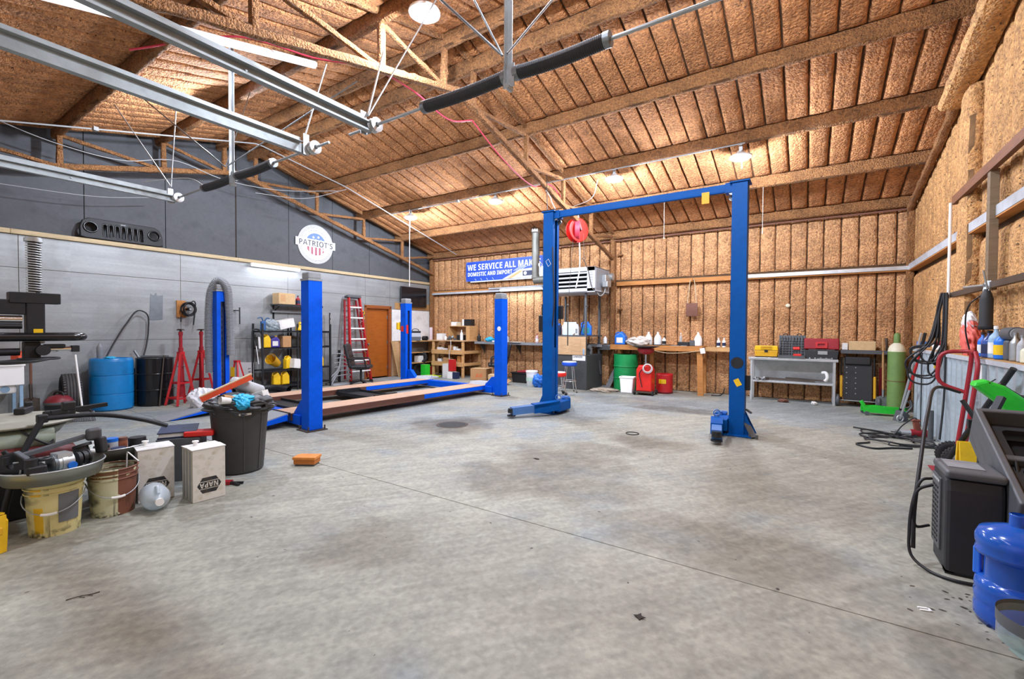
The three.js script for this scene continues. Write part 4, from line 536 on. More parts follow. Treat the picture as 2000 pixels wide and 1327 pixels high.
carton('parts_box', 'white parts box leaning on rack top behind blue post', [-10.2, 1.4, -6.55], 0.3, 0.26, 0.22, PI / 2 + 0.4, MT.paper, -0.3, prn('▮▮▮', '▪▪▪▪▪'));
carton('parts_box', 'white printed carton on middle shelf among yellow jugs', [-10.16, 0.506, -6.05], 0.3, 0.22, 0.26, PI / 2 + 0.3, MT.paper, -0.12, prn('▬▬', '▪▪▪▪'));
carton('parts_box', 'white printed carton lying under another on middle shelf', [-10.2, 0.506, -6.35], 0.22, 0.16, 0.2, PI / 2, MT.paper, 0, prn('▬▬', '▪▪▪▪▪'));
carton('parts_box', 'small brown carton on rack shelf beside purple jug', [-10.2, 1.006, -5.85], 0.2, 0.26, 0.2, PI / 2, MT.card);
ONE('clear_bag', 'clear plastic bag of blue parts piled on rack top', 'bag', [crumple(0.17, 0.13, 3, 14)], MT.clearP, [-10.2, 1.5, -5.52]);
ONE('blue_holder', 'blue plastic tool holder hooked on rack end', 'tool holder', [RB(0.06, 0.2, 0.1, 0.01, 0, 0.1, 0), TB([[0, 0.2, 0], [0.02, 0.28, 0.05], [0, 0.26, 0.12]], 0.012), TB([[0, 0.2, -0.03], [0.02, 0.27, -0.08], [0, 0.25, -0.14]], 0.012)], mat(0x2a5f96, 0.5), [-10.1, 1.4, -5.3]);
ONE('funnel_cap', 'stacked yellow and black funnels on rack shelf', 'funnel', [LA([[0.03, 0.2], [0.035, 0.14], [0.06, 0.13], [0.065, 0.09], [0.085, 0.08], [0.1, 0.02], [0.1, 0.0], [0.09, 0]])], MT.yellow, [-10.1, 1.4, -6.17]);
{ const o = T('steel_hanger_rack', 'black pipe hanger frame with white handle at rack end', 'hanger rack', [-10.2, 0, -5.12]); M('frame_pipe', PIPE([[0, 0.62, 0], [0, 1.42, 0], [0.0, 1.42, -0.14], [0.14, 1.3, -0.14]], 0.018, 0.06), MT.black, o); M('frame_pipe', ROD([0, 0.01, 0], [0, 0.62, 0], 0.018), MT.black, o); M('grease_gun', [C(0.024, 0.26, 0.06, 1.12, -0.12, 0, 0, 0.12), C(0.01, 0.4, 0.05, 0.85, -0.08, 0.1, 0, 0.05)], MT.whiteP, o); M('strap', TB([[0.02, 1.3, -0.05], [0.04, 1.0, -0.07], [0.03, 0.7, -0.06]], 0.012), MT.black, o); }
{ const o = T('sign_board', 'white board with black letters leaning on rack end', 'sign', [-10.35, 0.34, -5.05], 0.5); M('board', B(0.36, 0.5, 0.012, 0, 0.1, 0), MT.white, o); LB(o, 'lettering', 0.34, 0.48, txt(140, 200, '#dcdedd', [['L V A T', 108, 100, 'bold 34px sans-serif', '#2a2c30', PI / 2]]), 0, 0.1, 0.0075); MS('prop_leg', [B(0.03, 0.4, 0.02, -0.1, -0.14, -0.05), B(0.03, 0.4, 0.02, 0.1, -0.14, -0.05)], MT.blackSteel, o); }
{ const o = T('wiper_rack', 'black wire display rack of wiper blades right of blue post', 'rack', [-10.42, 0, -7.18]); M('pole', C(0.014, 1.85, 0, 0.93, 0), MT.black, o); M('arm', [1.8, 1.66, 1.52].map((y) => EX([[0, 0], [0.16, 0.03], [0.16, 0.05], [0, 0.04]], 0.02, 0, y, 0, 0, -0.5, 0)), MT.black, o); M('basket', [...[0, 1, 2, 3, 4].map((k) => BAR([-0.1 + k * 0.05, 1.0, 0.08], [-0.14 + k * 0.07, 1.34, 0.12], 0.006, 0.006)), B(0.3, 0.015, 0.015, 0, 1.34, 0.12), B(0.22, 0.015, 0.015, 0, 1.0, 0.08)], MT.black, o); M('base', [B(0.24, 0.02, 0.03, 0, 0.01, 0), B(0.03, 0.02, 0.24, 0, 0.01, 0)], MT.black, o); }
ONE('tube_parts', 'heap of bent white metal tubes beside office chair', 'tubes', [0, 1, 2, 3, 4, 5].map((k) => TB([[-0.1 + k * 0.03, 0.78 - k * 0.11, 0.1], [0.1, 0.8 - k * 0.11, -0.06 * k], [0.16, 0.7 - k * 0.1, -0.2], [0.1, 0.62 - k * 0.1, -0.3]], 0.014)).concat([0, 1, 2].map((k) => TB([[0.0, 0.02 + k * 0.1, 0.2], [0.05, 0.4, 0.02 * k], [0.06, 0.75, -0.04]], 0.018)), B(0.3, 0.04, 0.5, 0, 0.02, 0)), MT.greyLight, [-10.12, 0, -7.22]);
ONE('stand_post', 'black square post beside office chair', 'post', [B(0.05, 0.86, 0.05, 0, 0.45, 0), B(0.3, 0.03, 0.05, 0, 0.015, 0), B(0.05, 0.03, 0.3, 0, 0.016, 0)], MT.black, [-10.35, 0, -7.42]);
ONE('spray_can', 'white spray can with red print on office chair arm', 'spray can', [LA([[0.001, 0], [0.033, 0], [0.033, 0.18], [0.02, 0.21], [0.012, 0.215], [0.012, 0.235], [0.001, 0.235]])], MT.paper, [-9.84, 0.7, -7.33]);
function officeChair(lbl, pos, turn) {
  const o = T('office_chair', lbl, 'chair', pos, turn);
  const seat = RB(0.5, 0.1, 0.48, 0.045, 0, 0.47, 0.02); M('seat', seat, MT.leather, o);
  const bk = RB(0.46, 0.62, 0.09, 0.04, 0, 0.3, 0); bk.rotateX(-0.22); bk.translate(0, 0.46, -0.22); M('backrest', bk, MT.leather, o);
  for (const y of [0.62, 0.76, 0.9]) { const g = B(0.42, 0.006, 0.01, 0, 0, 0); g.translate(0, y, -0.2 - (y - 0.5) * 0.22 + 0.025); M('seam', g, MT.black, o); }
  for (const s of [-1, 1]) M('armrest', PIPE([[s * 0.25, 0.45, 0.18], [s * 0.29, 0.68, 0.16], [s * 0.29, 0.68, -0.2], [s * 0.24, 0.7, -0.27]], 0.018, 0.07), MT.black, o);
  M('gas_lift', [C(0.028, 0.34, 0, 0.26, 0), B(0.2, 0.03, 0.2, 0, 0.415, 0)], MT.black, o);
  for (let k = 0; k < 5; k++) { const a = k * 2 * PI / 5; const leg = M('base_leg', BAR([0, 0.11, 0], [0.29 * Math.cos(a), 0.075, 0.29 * Math.sin(a)], 0.045, 0.03), MT.black, o); M('caster', [C(0.028, 0.045, 0.29 * Math.cos(a), 0.028, 0.29 * Math.sin(a), PI / 2, a, 0), C(0.01, 0.05, 0.29 * Math.cos(a), 0.06, 0.29 * Math.sin(a))], MT.black, leg); }
}
officeChair('black leather office chair in front of red stepladder', [-9.6, 0, -7.52], 2.25);
{ // stepladder leaning folded against the wall
  const o = T('stepladder', 'tall red fibreglass stepladder leaning folded against galvanised wall', 'ladder', [-10.1, 0, -7.92], PI / 2), H = 2.32;
  const G = new THREE.Group(); G.name = 'ladder_body'; 
  const tilt = (g) => { g.rotateX(-0.13); return g; };
  for (const s of [-1, 1]) M('front_rail', tilt(BAR([s * 0.33, 0, 0], [s * 0.17, H, 0], 0.035, 0.08)), MT.red, o);
  for (const s of [-1, 1]) M('rear_rail', tilt(BAR([s * 0.36 - 0.06, 0.12, -0.11], [s * 0.18 - 0.05, H - 0.06, -0.1], 0.03, 0.05)), MT.redDark, o);
  for (let k = 0; k < 7; k++) { const y = 0.3 + k * 0.29, w = 0.66 - 0.32 * y / H; M('step', tilt(RB(w - 0.02, 0.035, 0.09, 0.006, 0, y, 0.01)), MT.whiteP, o); M('step_brace', [-1, 1].map((s) => tilt(BAR([s * (w / 2 - 0.02), y - 0.1, 0.02], [s * (w / 2 - 0.14), y - 0.01, 0.02], 0.018, 0.006))), MT.zinc, o); }
  for (let k = 0; k < 6; k++) { const y = 0.5 + k * 0.32; M('rear_brace', tilt(B(0.68 - 0.32 * y / H, 0.022, 0.012, -0.055, y, -0.105)), MT.redDark, o); }
  M('top_cap', tilt(RB(0.44, 0.07, 0.16, 0.015, -0.01, H + 0.02, -0.03)), MT.greyDark, o); for (const s of [-1, 1]) M('foot', tilt(B(0.05, 0.05, 0.1, s * 0.33, 0.02, 0)), MT.black, o);
}
{ const o = T('cord_tester', 'yellow and black tester with lead hung beside brown door', 'tester', [XL + 0.03, 1.7, -8.3], PI / 2); M('case', RB(0.1, 0.26, 0.06, 0.015, 0, 0.12, 0), MT.black, o); M('grip', TO(0.045, 0.014, 0.03, 0.2, 0.035, 0, 0, 0), MT.yellowDark, o); M('lead', [TB([[0.0, 0.0, 0], [0.03, -0.1, 0.02], [0.02, -0.2, 0.02]], 0.008), TO(0.05, 0.008, 0.03, 0.06, 0.04, 0, 0, 0)], MT.yellowDark, o); M('plug', C(0.015, 0.06, -0.02, -0.12, 0.02), MT.black, o); }
ONE('wall_panel', 'plain white wall panel right of brown door', 'panel', RB(0.012, 0.96, 1.66, 0.002, XL + 0.011, 1.56, -10.26), MT.white);
ONE('plywood_strip', 'bare plywood strip under wall mounted television', 'panel', B(0.012, 0.2, 1.5, XL + 0.011, 2.16, -10.3), MT.pineOld);
ONE('plywood_sheet', 'bare pine panel under white wall panel beside door', 'panel', B(0.015, 1.06, 0.72, XL + 0.012, 0.54, -9.8), MT.ply);
ONE('leaning_board', 'narrow pale pine plank leaning beside brown door', 'plank', BAR([XL + 0.3, 0, -9.5], [XL + 0.06, 1.08, -9.42], 0.03, 0.16, PI / 2), MT.board);
{ const o = T('television', 'black flat screen television mounted high in wall corner', 'television', [XL + 0.1, 2.46, -10.25], PI / 2); M('bezel', RB(1.1, 0.62, 0.05, 0.01, 0, 0, 0), MT.black, o); M('screen', B(1.06, 0.57, 0.004, 0, 0.01, 0.0265), clean(0x15181d, 0.15), o); M('wall_mount', B(0.3, 0.3, 0.05, 0, 0, -0.05), MT.blackSteel, o); }
{ const o = T('plastic_bag', 'white plastic bag slumped on floor beside blue lift post', 'bag', [-8.6, 0, -3.5]); const g = crumple(0.2, 0.2, 6, 16); g.translate(0, 0.19, 0); M('bag_body', g, MT.bag, o); }
ONE('bumper_cover', 'black plastic bumper cover lying behind the rubbish bin', 'bumper', [TB([[-0.45, 0.16, 0.2], [-0.2, 0.17, 0], [0.25, 0.17, -0.03], [0.55, 0.14, 0.2]], 0.07, 24, 8), TB([[-0.45, 0.05, 0.22], [-0.2, 0.05, 0.02], [0.25, 0.05, 0], [0.55, 0.05, 0.22]], 0.05, 24, 8)], MT.black, [-9.65, 0, -5.0], 1.0);

// ---------- corner shelving and back wall ----------
{ const o = T('corner_bench', 'pine corner bench with open shelves below white wall panel', 'bench', [-10.32, 0, -10.35]); M('bench_top', RB(0.5, 0.03, 1.3, 0.003, 0, 1.075, 0), MT.pine, o); M('shelf_board', [B(0.46, 0.02, 1.2, 0, 0.72, 0), B(0.46, 0.02, 1.2, 0, 0.4, 0)], MT.pine, o); M('end_panel', [B(0.46, 1.06, 0.02, 0, 0.53, 0.62), B(0.46, 1.06, 0.02, 0, 0.53, -0.62)], MT.pine, o); }
function shelfUnit() {
  const o = T('wooden_shelf', 'pine lumber shelf unit full of small boxes in corner', 'shelf', [-9.12, 0, -10.72]), W = 1.18, D = 0.8;
  for (const x of [-W / 2, W / 2]) for (const z of [-D / 2, D / 2]) M('post', RB(0.089, 1.08, 0.038, 0.004, x, 0.54, z), MT.pine, o);
  for (const y of [0.42, 0.78]) { M('shelf_board', B(W, 0.015, D, 0, y - 0.03, 0), MT.ply, o); M('front_rail', [RB(W + 0.09, 0.13, 0.03, 0.004, 0, y - 0.02, D / 2 + 0.035)], MT.pine, o); M('side_rail', [RB(0.03, 0.09, D, 0.004, W / 2 + 0.06, y - 0.02, 0), RB(0.03, 0.09, D, 0.004, -W / 2 - 0.06, y - 0.02, 0)], MT.pine, o); }
  M('bench_top', RB(W + 0.3, 0.03, D + 0.08, 0.003, -0.06, 1.1, 0), MT.ply, o); M('end_panel', [B(0.02, 0.26, 0.25, W / 2 + 0.055, 0.95, -0.25)], MT.pineOrange, o);
}
shelfUnit();
{ const o = T('cubby_box', 'open pine cubby standing on the wooden shelf unit', 'cubby', [-8.98, 1.116, -10.85]); M('side_panel', B(0.02, 0.42, 0.4, -0.4, 0.21, 0), MT.pine, o); M('side_panel', B(0.14, 0.42, 0.4, 0.36, 0.21, 0), MT.pine, o); M('top_board', B(0.84, 0.02, 0.4, 0.01, 0.43, 0), MT.pine, o); M('back_board', B(0.8, 0.4, 0.01, 0, 0.21, -0.19), MT.ply, o); }
const smallBoxes = [ // label, x,y,z,w,h,d, material
  ['small white carton on upper shelf, corner shelf unit', -9.5, 0.765, -10.42, 0.18, 0.13, 0.14, MT.paper], ['small white carton beside wires on upper shelf', -9.3, 0.765, -10.42, 0.15, 0.1, 0.14, MT.paper], ['small brown carton in middle of upper wooden shelf', -9.08, 0.765, -10.44, 0.16, 0.2, 0.14, MT.card], ['white spark plug box on upper wooden shelf', -8.9, 0.765, -10.42, 0.1, 0.16, 0.12, MT.paper], ['white low carton at right of upper wooden shelf', -8.76, 0.765, -10.42, 0.14, 0.1, 0.12, MT.paper],
  ['small white carton on lower shelf, corner shelf unit', -9.5, 0.405, -10.42, 0.14, 0.14, 0.14, MT.paper], ['open brown carton on lower wooden shelf', -9.22, 0.405, -10.44, 0.22, 0.18, 0.2, MT.card], ['white flat carton on lower wooden shelf', -9.0, 0.405, -10.42, 0.2, 0.08, 0.14, MT.paper], ['orange brown carton at right of lower wooden shelf', -8.72, 0.405, -10.42, 0.13, 0.24, 0.14, MT.pineOrange],
  ['white battery box on wooden shelf unit top', -9.55, 1.116, -10.5, 0.22, 0.2, 0.2, MT.paper], ['white flat box on top of pine cubby', -9.22, 1.556, -10.8, 0.22, 0.12, 0.2, MT.paper], ['pale yellow box on top of pine cubby', -9.02, 1.556, -10.78, 0.16, 0.1, 0.18, MT.tan], ['tall white box on top of pine cubby', -8.86, 1.556, -10.8, 0.08, 0.2, 0.16, MT.whiteP], ['black parts case on top of pine cubby', -8.68, 1.556, -10.8, 0.26, 0.2, 0.2, MT.black],
  ['black printed box inside pine cubby', -8.92, 1.116, -10.75, 0.28, 0.16, 0.2, MT.black], ['tall white carton on floor before wooden shelf', -8.98, 0, -10.15, 0.24, 0.42, 0.2, MT.paper], ['red fuel box on white cartons before wooden shelf', -8.75, 0.22, -10.1, 0.14, 0.34, 0.18, MT.red], ['white carton on floor under red box', -8.75, 0, -10.08, 0.2, 0.2, 0.2, MT.paper], ['navy printed box on floor under wooden shelf', -8.58, 0, -10.06, 0.14, 0.2, 0.16, MT.navy],
  ['bright green plastic crate on floor beside wooden shelf', -9.86, 0, -10.12, 0.2, 0.36, 0.2, MT.greenBright], ['small pale carton on corner bench shelf', -10.22, 0.415, -10.2, 0.2, 0.2, 0.2, MT.paper], ['red plastic crate under corner bench', -10.18, 0, -10.6, 0.24, 0.26, 0.24, MT.red]];
for (const [l, x, y, z, w, h, d, m] of smallBoxes) carton('small_box', l, [x, y, z], w, h, d, rnd() * 0.16 - 0.08, m, 0, (m === MT.paper || m === MT.black) && w > 0.13 ? prn('▬▬▬', '▪▪▪▪▪', m === MT.black ? '#1b1c1e' : '#e6e5e0', m === MT.black ? '#d8d8d8' : '#4a4d52') : null);
{ const o = T('car_battery', 'grey battery charger case on corner bench beside blue post', 'charger', [-10.22, 1.09, -10.05], 0.9); M('case', RB(0.3, 0.24, 0.22, 0.02, 0, 0.12, 0), MT.greyLight, o); M('lid', RB(0.31, 0.07, 0.23, 0.02, 0, 0.27, 0), MT.black, o); M('tray', EX([[-0.13, 0], [0.13, 0], [0.16, 0.12], [-0.16, 0.12]], 0.1, 0, 0.0, 0.15), MT.greyDark, o); M('carry_handle', TB([[-0.1, 0.3, 0], [-0.08, 0.35, 0], [0.08, 0.35, 0], [0.1, 0.3, 0]], 0.012), MT.black, o); }
ONE('paper_roll', 'roll of shop paper standing on corner bench', 'paper roll', [LA([[0.02, 0], [0.055, 0], [0.055, 0.42], [0.02, 0.42]])], mat(0xd8c6c8, 0.8), [-10.2, 1.09, -10.72]);
ONE('small_motor', 'small black electric motor on corner bench', 'motor', [C(0.07, 0.16, 0, 0.07, 0, 0, 0, PI / 2), B(0.14, 0.02, 0.1, 0, 0.01, 0)], MT.black, [-10.15, 1.09, -10.4]);
ONE('gas_cylinder', 'grey compressed gas bottle standing behind rear lift post', 'gas cylinder', [LA([[0.001, 0], [0.1, 0], [0.105, 0.02], [0.105, 0.78], [0.08, 0.86], [0.03, 0.9], [0.03, 0.96], [0.001, 0.96]]), C(0.107, 0.05, 0, 0.5, 0)], MT.grey, [-9.95, 0, -9.45]);
bottle('white spray bottle on wooden shelf unit top', [-8.72, 1.116, -10.48], 0.045, 0.3, MT.milky, MT.whiteP, MT.paper, 'spray_bottle'); bottle('small white bottle among parts on wooden shelf top', [-9.3, 1.116, -10.42], 0.04, 0.14, MT.whiteP, MT.grey); bottle('dark jug bottle beside pine cubby on grey shelf', [-8.42, 1.09, -10.95], 0.06, 0.22, MT.black, MT.black);
ONE('parts_heap', 'heap of black and chrome small parts on wooden shelf top', 'parts', [[-0.12, 0.03, 0], [0, 0.05, 0.03], [0.12, 0.03, -0.02], [0.05, 0.09, 0], [-0.06, 0.08, 0.02]].map(([x, y, z], i) => i % 2 ? C(0.035, 0.07, x, y, z, 1, i, 0.5) : RB(0.09, 0.05, 0.07, 0.01, x, y, z, 0.3 * i, i, 0)), MT.steelDull, [-9.1, 1.116, -10.45]);
ONE('extension_cord', 'yellow green extension cord heaped on floor before wooden shelf', 'cord', TB(Array.from({ length: 26 }, (_, i) => [0.22 * Math.sin(i * 1.3) + 0.05 * Math.sin(i * 3.1), 0.012 + 0.04 * (0.5 + 0.5 * Math.sin(i * 2.2)), 0.1 * Math.cos(i * 1.7)]), 0.011, 160, 6), clean(0xc4d420, 0.5), [-9.4, 0, -10.05]);
ONE('power_lead', 'white power cord hanging down front of wooden shelf', 'cord', TB([[-8.95, 1.12, -10.25], [-8.93, 0.95, -10.23], [-8.98, 0.7, -10.22], [-8.95, 0.45, -10.22]], 0.008), MT.paper);
ONE('small_tyre', 'small black tire and bag stored under corner bench', 'tire', [TO(0.16, 0.06, -10.2, 0.2, -10.2, 0, 0.9, 0), TO(0.14, 0.05, -10.16, 0.56, -10.25, 0, 0.7, 0)], MT.rubber);  // meant as a small tyre, no inner tubes here
{ const tex = txt(256, 160, '#b98c5e', [['JLG', 140, 92, 'bold italic 74px sans-serif', '#e2592e']]); const o = T('cardboard_box', 'brown cardboard box with orange letters on floor by back wall', 'box', [-7.82, 0, -10.28], 0.12); M('carton', RB(0.52, 0.33, 0.34, 0.004, 0, 0.166, 0), MT.card, o); LB(o, 'print', 0.46, 0.29, tex, 0, 0.165, 0.172); M('flap', B(0.5, 0.004, 0.3, 0, 0.334, 0), MT.cardLight, o); }
officeChair('black office chair behind rear blue lift post at back wall', [-7.2, 0, -10.2], -0.9);
ONE('floor_tray', 'black tray of small parts on floor beside lift ramp', 'tray', [EX(rrect(0.5, 0.3, 0.03), 0.012, 0, 0.006, 0, PI / 2, 0, 0), B(0.5, 0.04, 0.01, 0, 0.02, 0.145), B(0.5, 0.04, 0.01, 0, 0.02, -0.145), B(0.01, 0.04, 0.3, 0.245, 0.02, 0), B(0.01, 0.04, 0.3, -0.245, 0.02, 0), ...[0, 1, 2, 3].map((k) => RB(0.06, 0.04, 0.08, 0.01, -0.15 + k * 0.1, 0.032, 0.03 * (k % 2)))], MT.black, [-6.75, 0, -9.0]);
{ const o = T('cardboard_box', 'collapsed open cardboard box beside black tote', 'box', [-6.82, 0, -9.72], 0.4); M('carton', B(0.3, 0.26, 0.26, -0.1, 0.13, 0), MT.cardLight, o); M('flap', [B(0.3, 0.005, 0.2, 0.14, 0.12, 0.12, 0.5, 0.3, -0.6), B(0.26, 0.005, 0.2, 0.22, 0.06, 0.1, 0.2, 0.6, 0.5)], MT.card, o); }
{ const o = T('storage_tote', 'black plastic tote with red lid on floor by back wall', 'tote', [-6.5, 0, -10.5]); M('tub', EX([[-0.26, 0], [0.26, 0], [0.3, 0.26], [-0.3, 0.26]], 0.4, 0, 0, 0, 0, 0, 0, 0.02), MT.black, o); M('rim', B(0.64, 0.03, 0.44, 0, 0.27, 0), MT.black, o); M('lid', [RB(0.5, 0.05, 0.36, 0.02, 0.1, 0.31, -0.02, 0, 0.1, 0.06)], MT.redDark, o); }
{ const o = T('lidded_bucket', 'white bucket with lid and green label on back floor', 'bucket', [-5.95, 0, -9.98]); M('pail_body', LA([[0.001, 0], [0.13, 0], [0.148, 0.33], [0.155, 0.33], [0.155, 0.37]]), MT.whiteP, o); M('lid', LA([[0.16, 0.36], [0.162, 0.385], [0.15, 0.39], [0.14, 0.38], [0.001, 0.38]]), MT.whiteP, o); M('label_patch', C(0.1455, 0.1, 0, 0.17, 0, 0, 0.6, 0, 0.148, 12, true), mat(0xbcd8c4, 0.6), o); }
ONE('blue_sack', 'crumpled blue bag on floor behind lift column', 'bag', crumple(0.15, 0.16, 9).translate(0, 0.15, 0), MT.blueP, [-5.66, 0, -9.82]);
{ const o = T('wall_shelf', 'long grey steel shelf along foam covered back wall', 'shelf', [-6.4, 1.05, ZB + 0.26]); M('shelf_board', RB(4.1, 0.02, 0.36, 0.003, 0, 0.02, 0), MT.steelDull, o); M('front_lip', B(4.1, 0.07, 0.01, 0, 0, 0.18), MT.grey, o); for (const x of [-1.9, -0.6, 0.7, 1.9]) M('bracket', EX([[0, 0], [0.3, 0], [0, -0.3]], 0.012, x, -0.035, -0.17, 0, -PI / 2, 0), MT.steelDull, o); }
ONE('shop_rag', 'crumpled pale cyan rag on grey wall shelf', 'rag', crumple(0.13, 0.07, 12).translate(0, 0.06, 0), MT.cyan, [-8.0, 1.08, -10.95]); ONE('paper_sheet', 'white papers lying over edge of grey wall shelf', 'paper', [B(0.5, 0.006, 0.3, 0, 0.003, 0), B(0.4, 0.004, 0.26, 0.05, 0.009, 0.02, 0, 0.1, 0)], MT.paper, [-7.05, 1.082, -10.86]);
ONE('paper_stack', 'flat stack of papers beside cyan rag on wall shelf', 'paper', [B(0.4, 0.04, 0.24, 0, 0.02, 0)], MT.paper, [-7.62, 1.082, -10.92]);
bottle('pink spray bottle on long grey wall shelf', [-6.35, 1.08, -10.92], 0.045, 0.24, mat(0xd8b4bc, 0.4), MT.redDark, MT.paper, 'spray_bottle'); bottle('small round wheel shaped bottle on wall shelf', [-7.38, 1.08, -10.95], 0.06, 0.2, MT.greyLight, MT.black);
{ // banner
  const tex = canvasTex(1280, 256, (c) => { c.fillStyle = '#1f49b4'; c.fillRect(0, 0, 1280, 256); c.fillStyle = '#e8e6df'; c.beginPath(); c.moveTo(560, 256); c.lineTo(800, 150); c.lineTo(1280, 120); c.lineTo(1280, 256); c.fill(); c.fillStyle = '#c9a86a'; c.beginPath(); c.moveTo(620, 256); c.lineTo(800, 168); c.lineTo(860, 165); c.lineTo(690, 256); c.fill(); c.strokeStyle = '#dfe5f2'; c.lineWidth = 5; for (let k = 0; k < 4; k++) { c.beginPath(); c.moveTo(140 + k * 90, 225); c.lineTo(160 + k * 90, 252); c.stroke(); } for (let k = 0; k < 4; k++) { c.beginPath(); c.moveTo(720 + k * 30, 160); c.lineTo(820 + k * 30, 110); c.stroke(); } c.fillStyle = '#f2f3f6'; c.textBaseline = 'middle'; c.font = 'bold 112px sans-serif'; c.save(); c.translate(20, 74); c.scale(0.86, 1); c.fillText('WE SERVICE ALL MAKES', 0, 0); c.restore(); c.font = 'bold 74px sans-serif'; c.save(); c.translate(22, 166); c.scale(0.8, 1); c.fillText('DOMESTIC AND IMPORT', 0, 0); c.restore(); c.fillStyle = '#26304f'; c.fillRect(850, 170, 130, 62); c.fillStyle = '#e8e6df'; c.beginPath(); c.arc(885, 200, 22, 0, 7); c.fill();  });
  const o = T('wall_banner', 'blue and white service banner high on foam back wall', 'banner', [-7.42, 3.24, ZB + 0.17]); M('cloth', B(3.16, 0.6, 0.008, 0, 0, 0), MT.blueP, o); LB(o, 'banner_print', 3.14, 0.585, tex, 0, 0, 0.005); M('lower_batten', B(3.1, 0.03, 0.02, 0.15, -0.32, 0.0), MT.whiteP, o); M('eyelet', [[-1.54, 0.27], [-1.54, -0.27], [1.54, 0.27]].map(([x, y]) => TO(0.012, 0.004, x, y, 0.006, 0, 0, 0)), MT.zinc, o);
}
ONE('shelf_beam', 'pale steel angle rail on back wall under blue banner', 'rail', [B(2.2, 0.04, 0.14, -7.0, 2.68, ZB + 0.14)], MT.greyLight);
{ // waste oil heater on its tank
  const o = T('tank_stand', 'dark grey oil tank with steel stand carrying the heater', 'tank', [-4.96, 0, -10.45]);
  M('tank_body', RB(1.08, 0.84, 0.98, 0.012, 0, 0.42, 0), MT.charcoal, o); for (const [x, z] of [[0.48, 0.42], [-0.48, 0.42], [0.48, -0.42], [-0.48, -0.42]]) M('stand_leg', RB(0.05, 1.49, 0.05, 0.004, x, 1.588, z), MT.steelDull, o);
  M('stand_shelf', [B(1.06, 0.03, 0.98, 0, 1.3, 0), B(1.06, 0.05, 0.04, 0, 1.28, 0.48)], MT.steelDull, o); M('front_board', RB(0.96, 0.44, 0.02, 0.003, 0.04, 1.06, 0.5), MT.ply, o);
  M('oil_pump', [C(0.05, 0.16, 0.38, 1.02, 0.1, 0, 0, PI / 2), C(0.065, 0.06, 0.44, 1.02, 0.1, 0, 0, PI / 2), RB(0.12, 0.16, 0.1, 0.01, 0.4, 0.92, 0)], MT.zinc, o); MS('pump_hose', [TB([[0.4, 0.95, 0.15], [0.3, 0.86, 0.3], [0.3, 1.2, 0.42], [0.42, 1.6, 0.45], [0.44, 2.2, 0.4]], 0.012), TB([[0.5, 1.0, -0.1], [0.56, 1.2, -0.2], [0.55, 1.8, -0.3], [0.5, 2.3, -0.3]], 0.01)], MT.wire, o);
  M('side_plate', B(0.006, 0.34, 0.1, 0.56, 0.5, -0.3, 0, 0, 0.1), MT.greyDark, o);
  LB(o, 'warning_sign', 0.34, 0.13, txt(160, 60, '#e9e9e6', [['LAWSON', 66, 20, 'bold 28px sans-serif', '#26282c'], ['▪▪▪▪ ▪▪▪', 60, 44, 'bold 20px sans-serif', '#26282c'], ['▶', 140, 36, '40px sans-serif', '#c03024']]), 0.34, 0.77, 0.4945);
  M('oil_sight', RB(0.04, 0.14, 0.04, 0.01, 0.47, 0.92, 0.5), MT.bluePale, o);
}
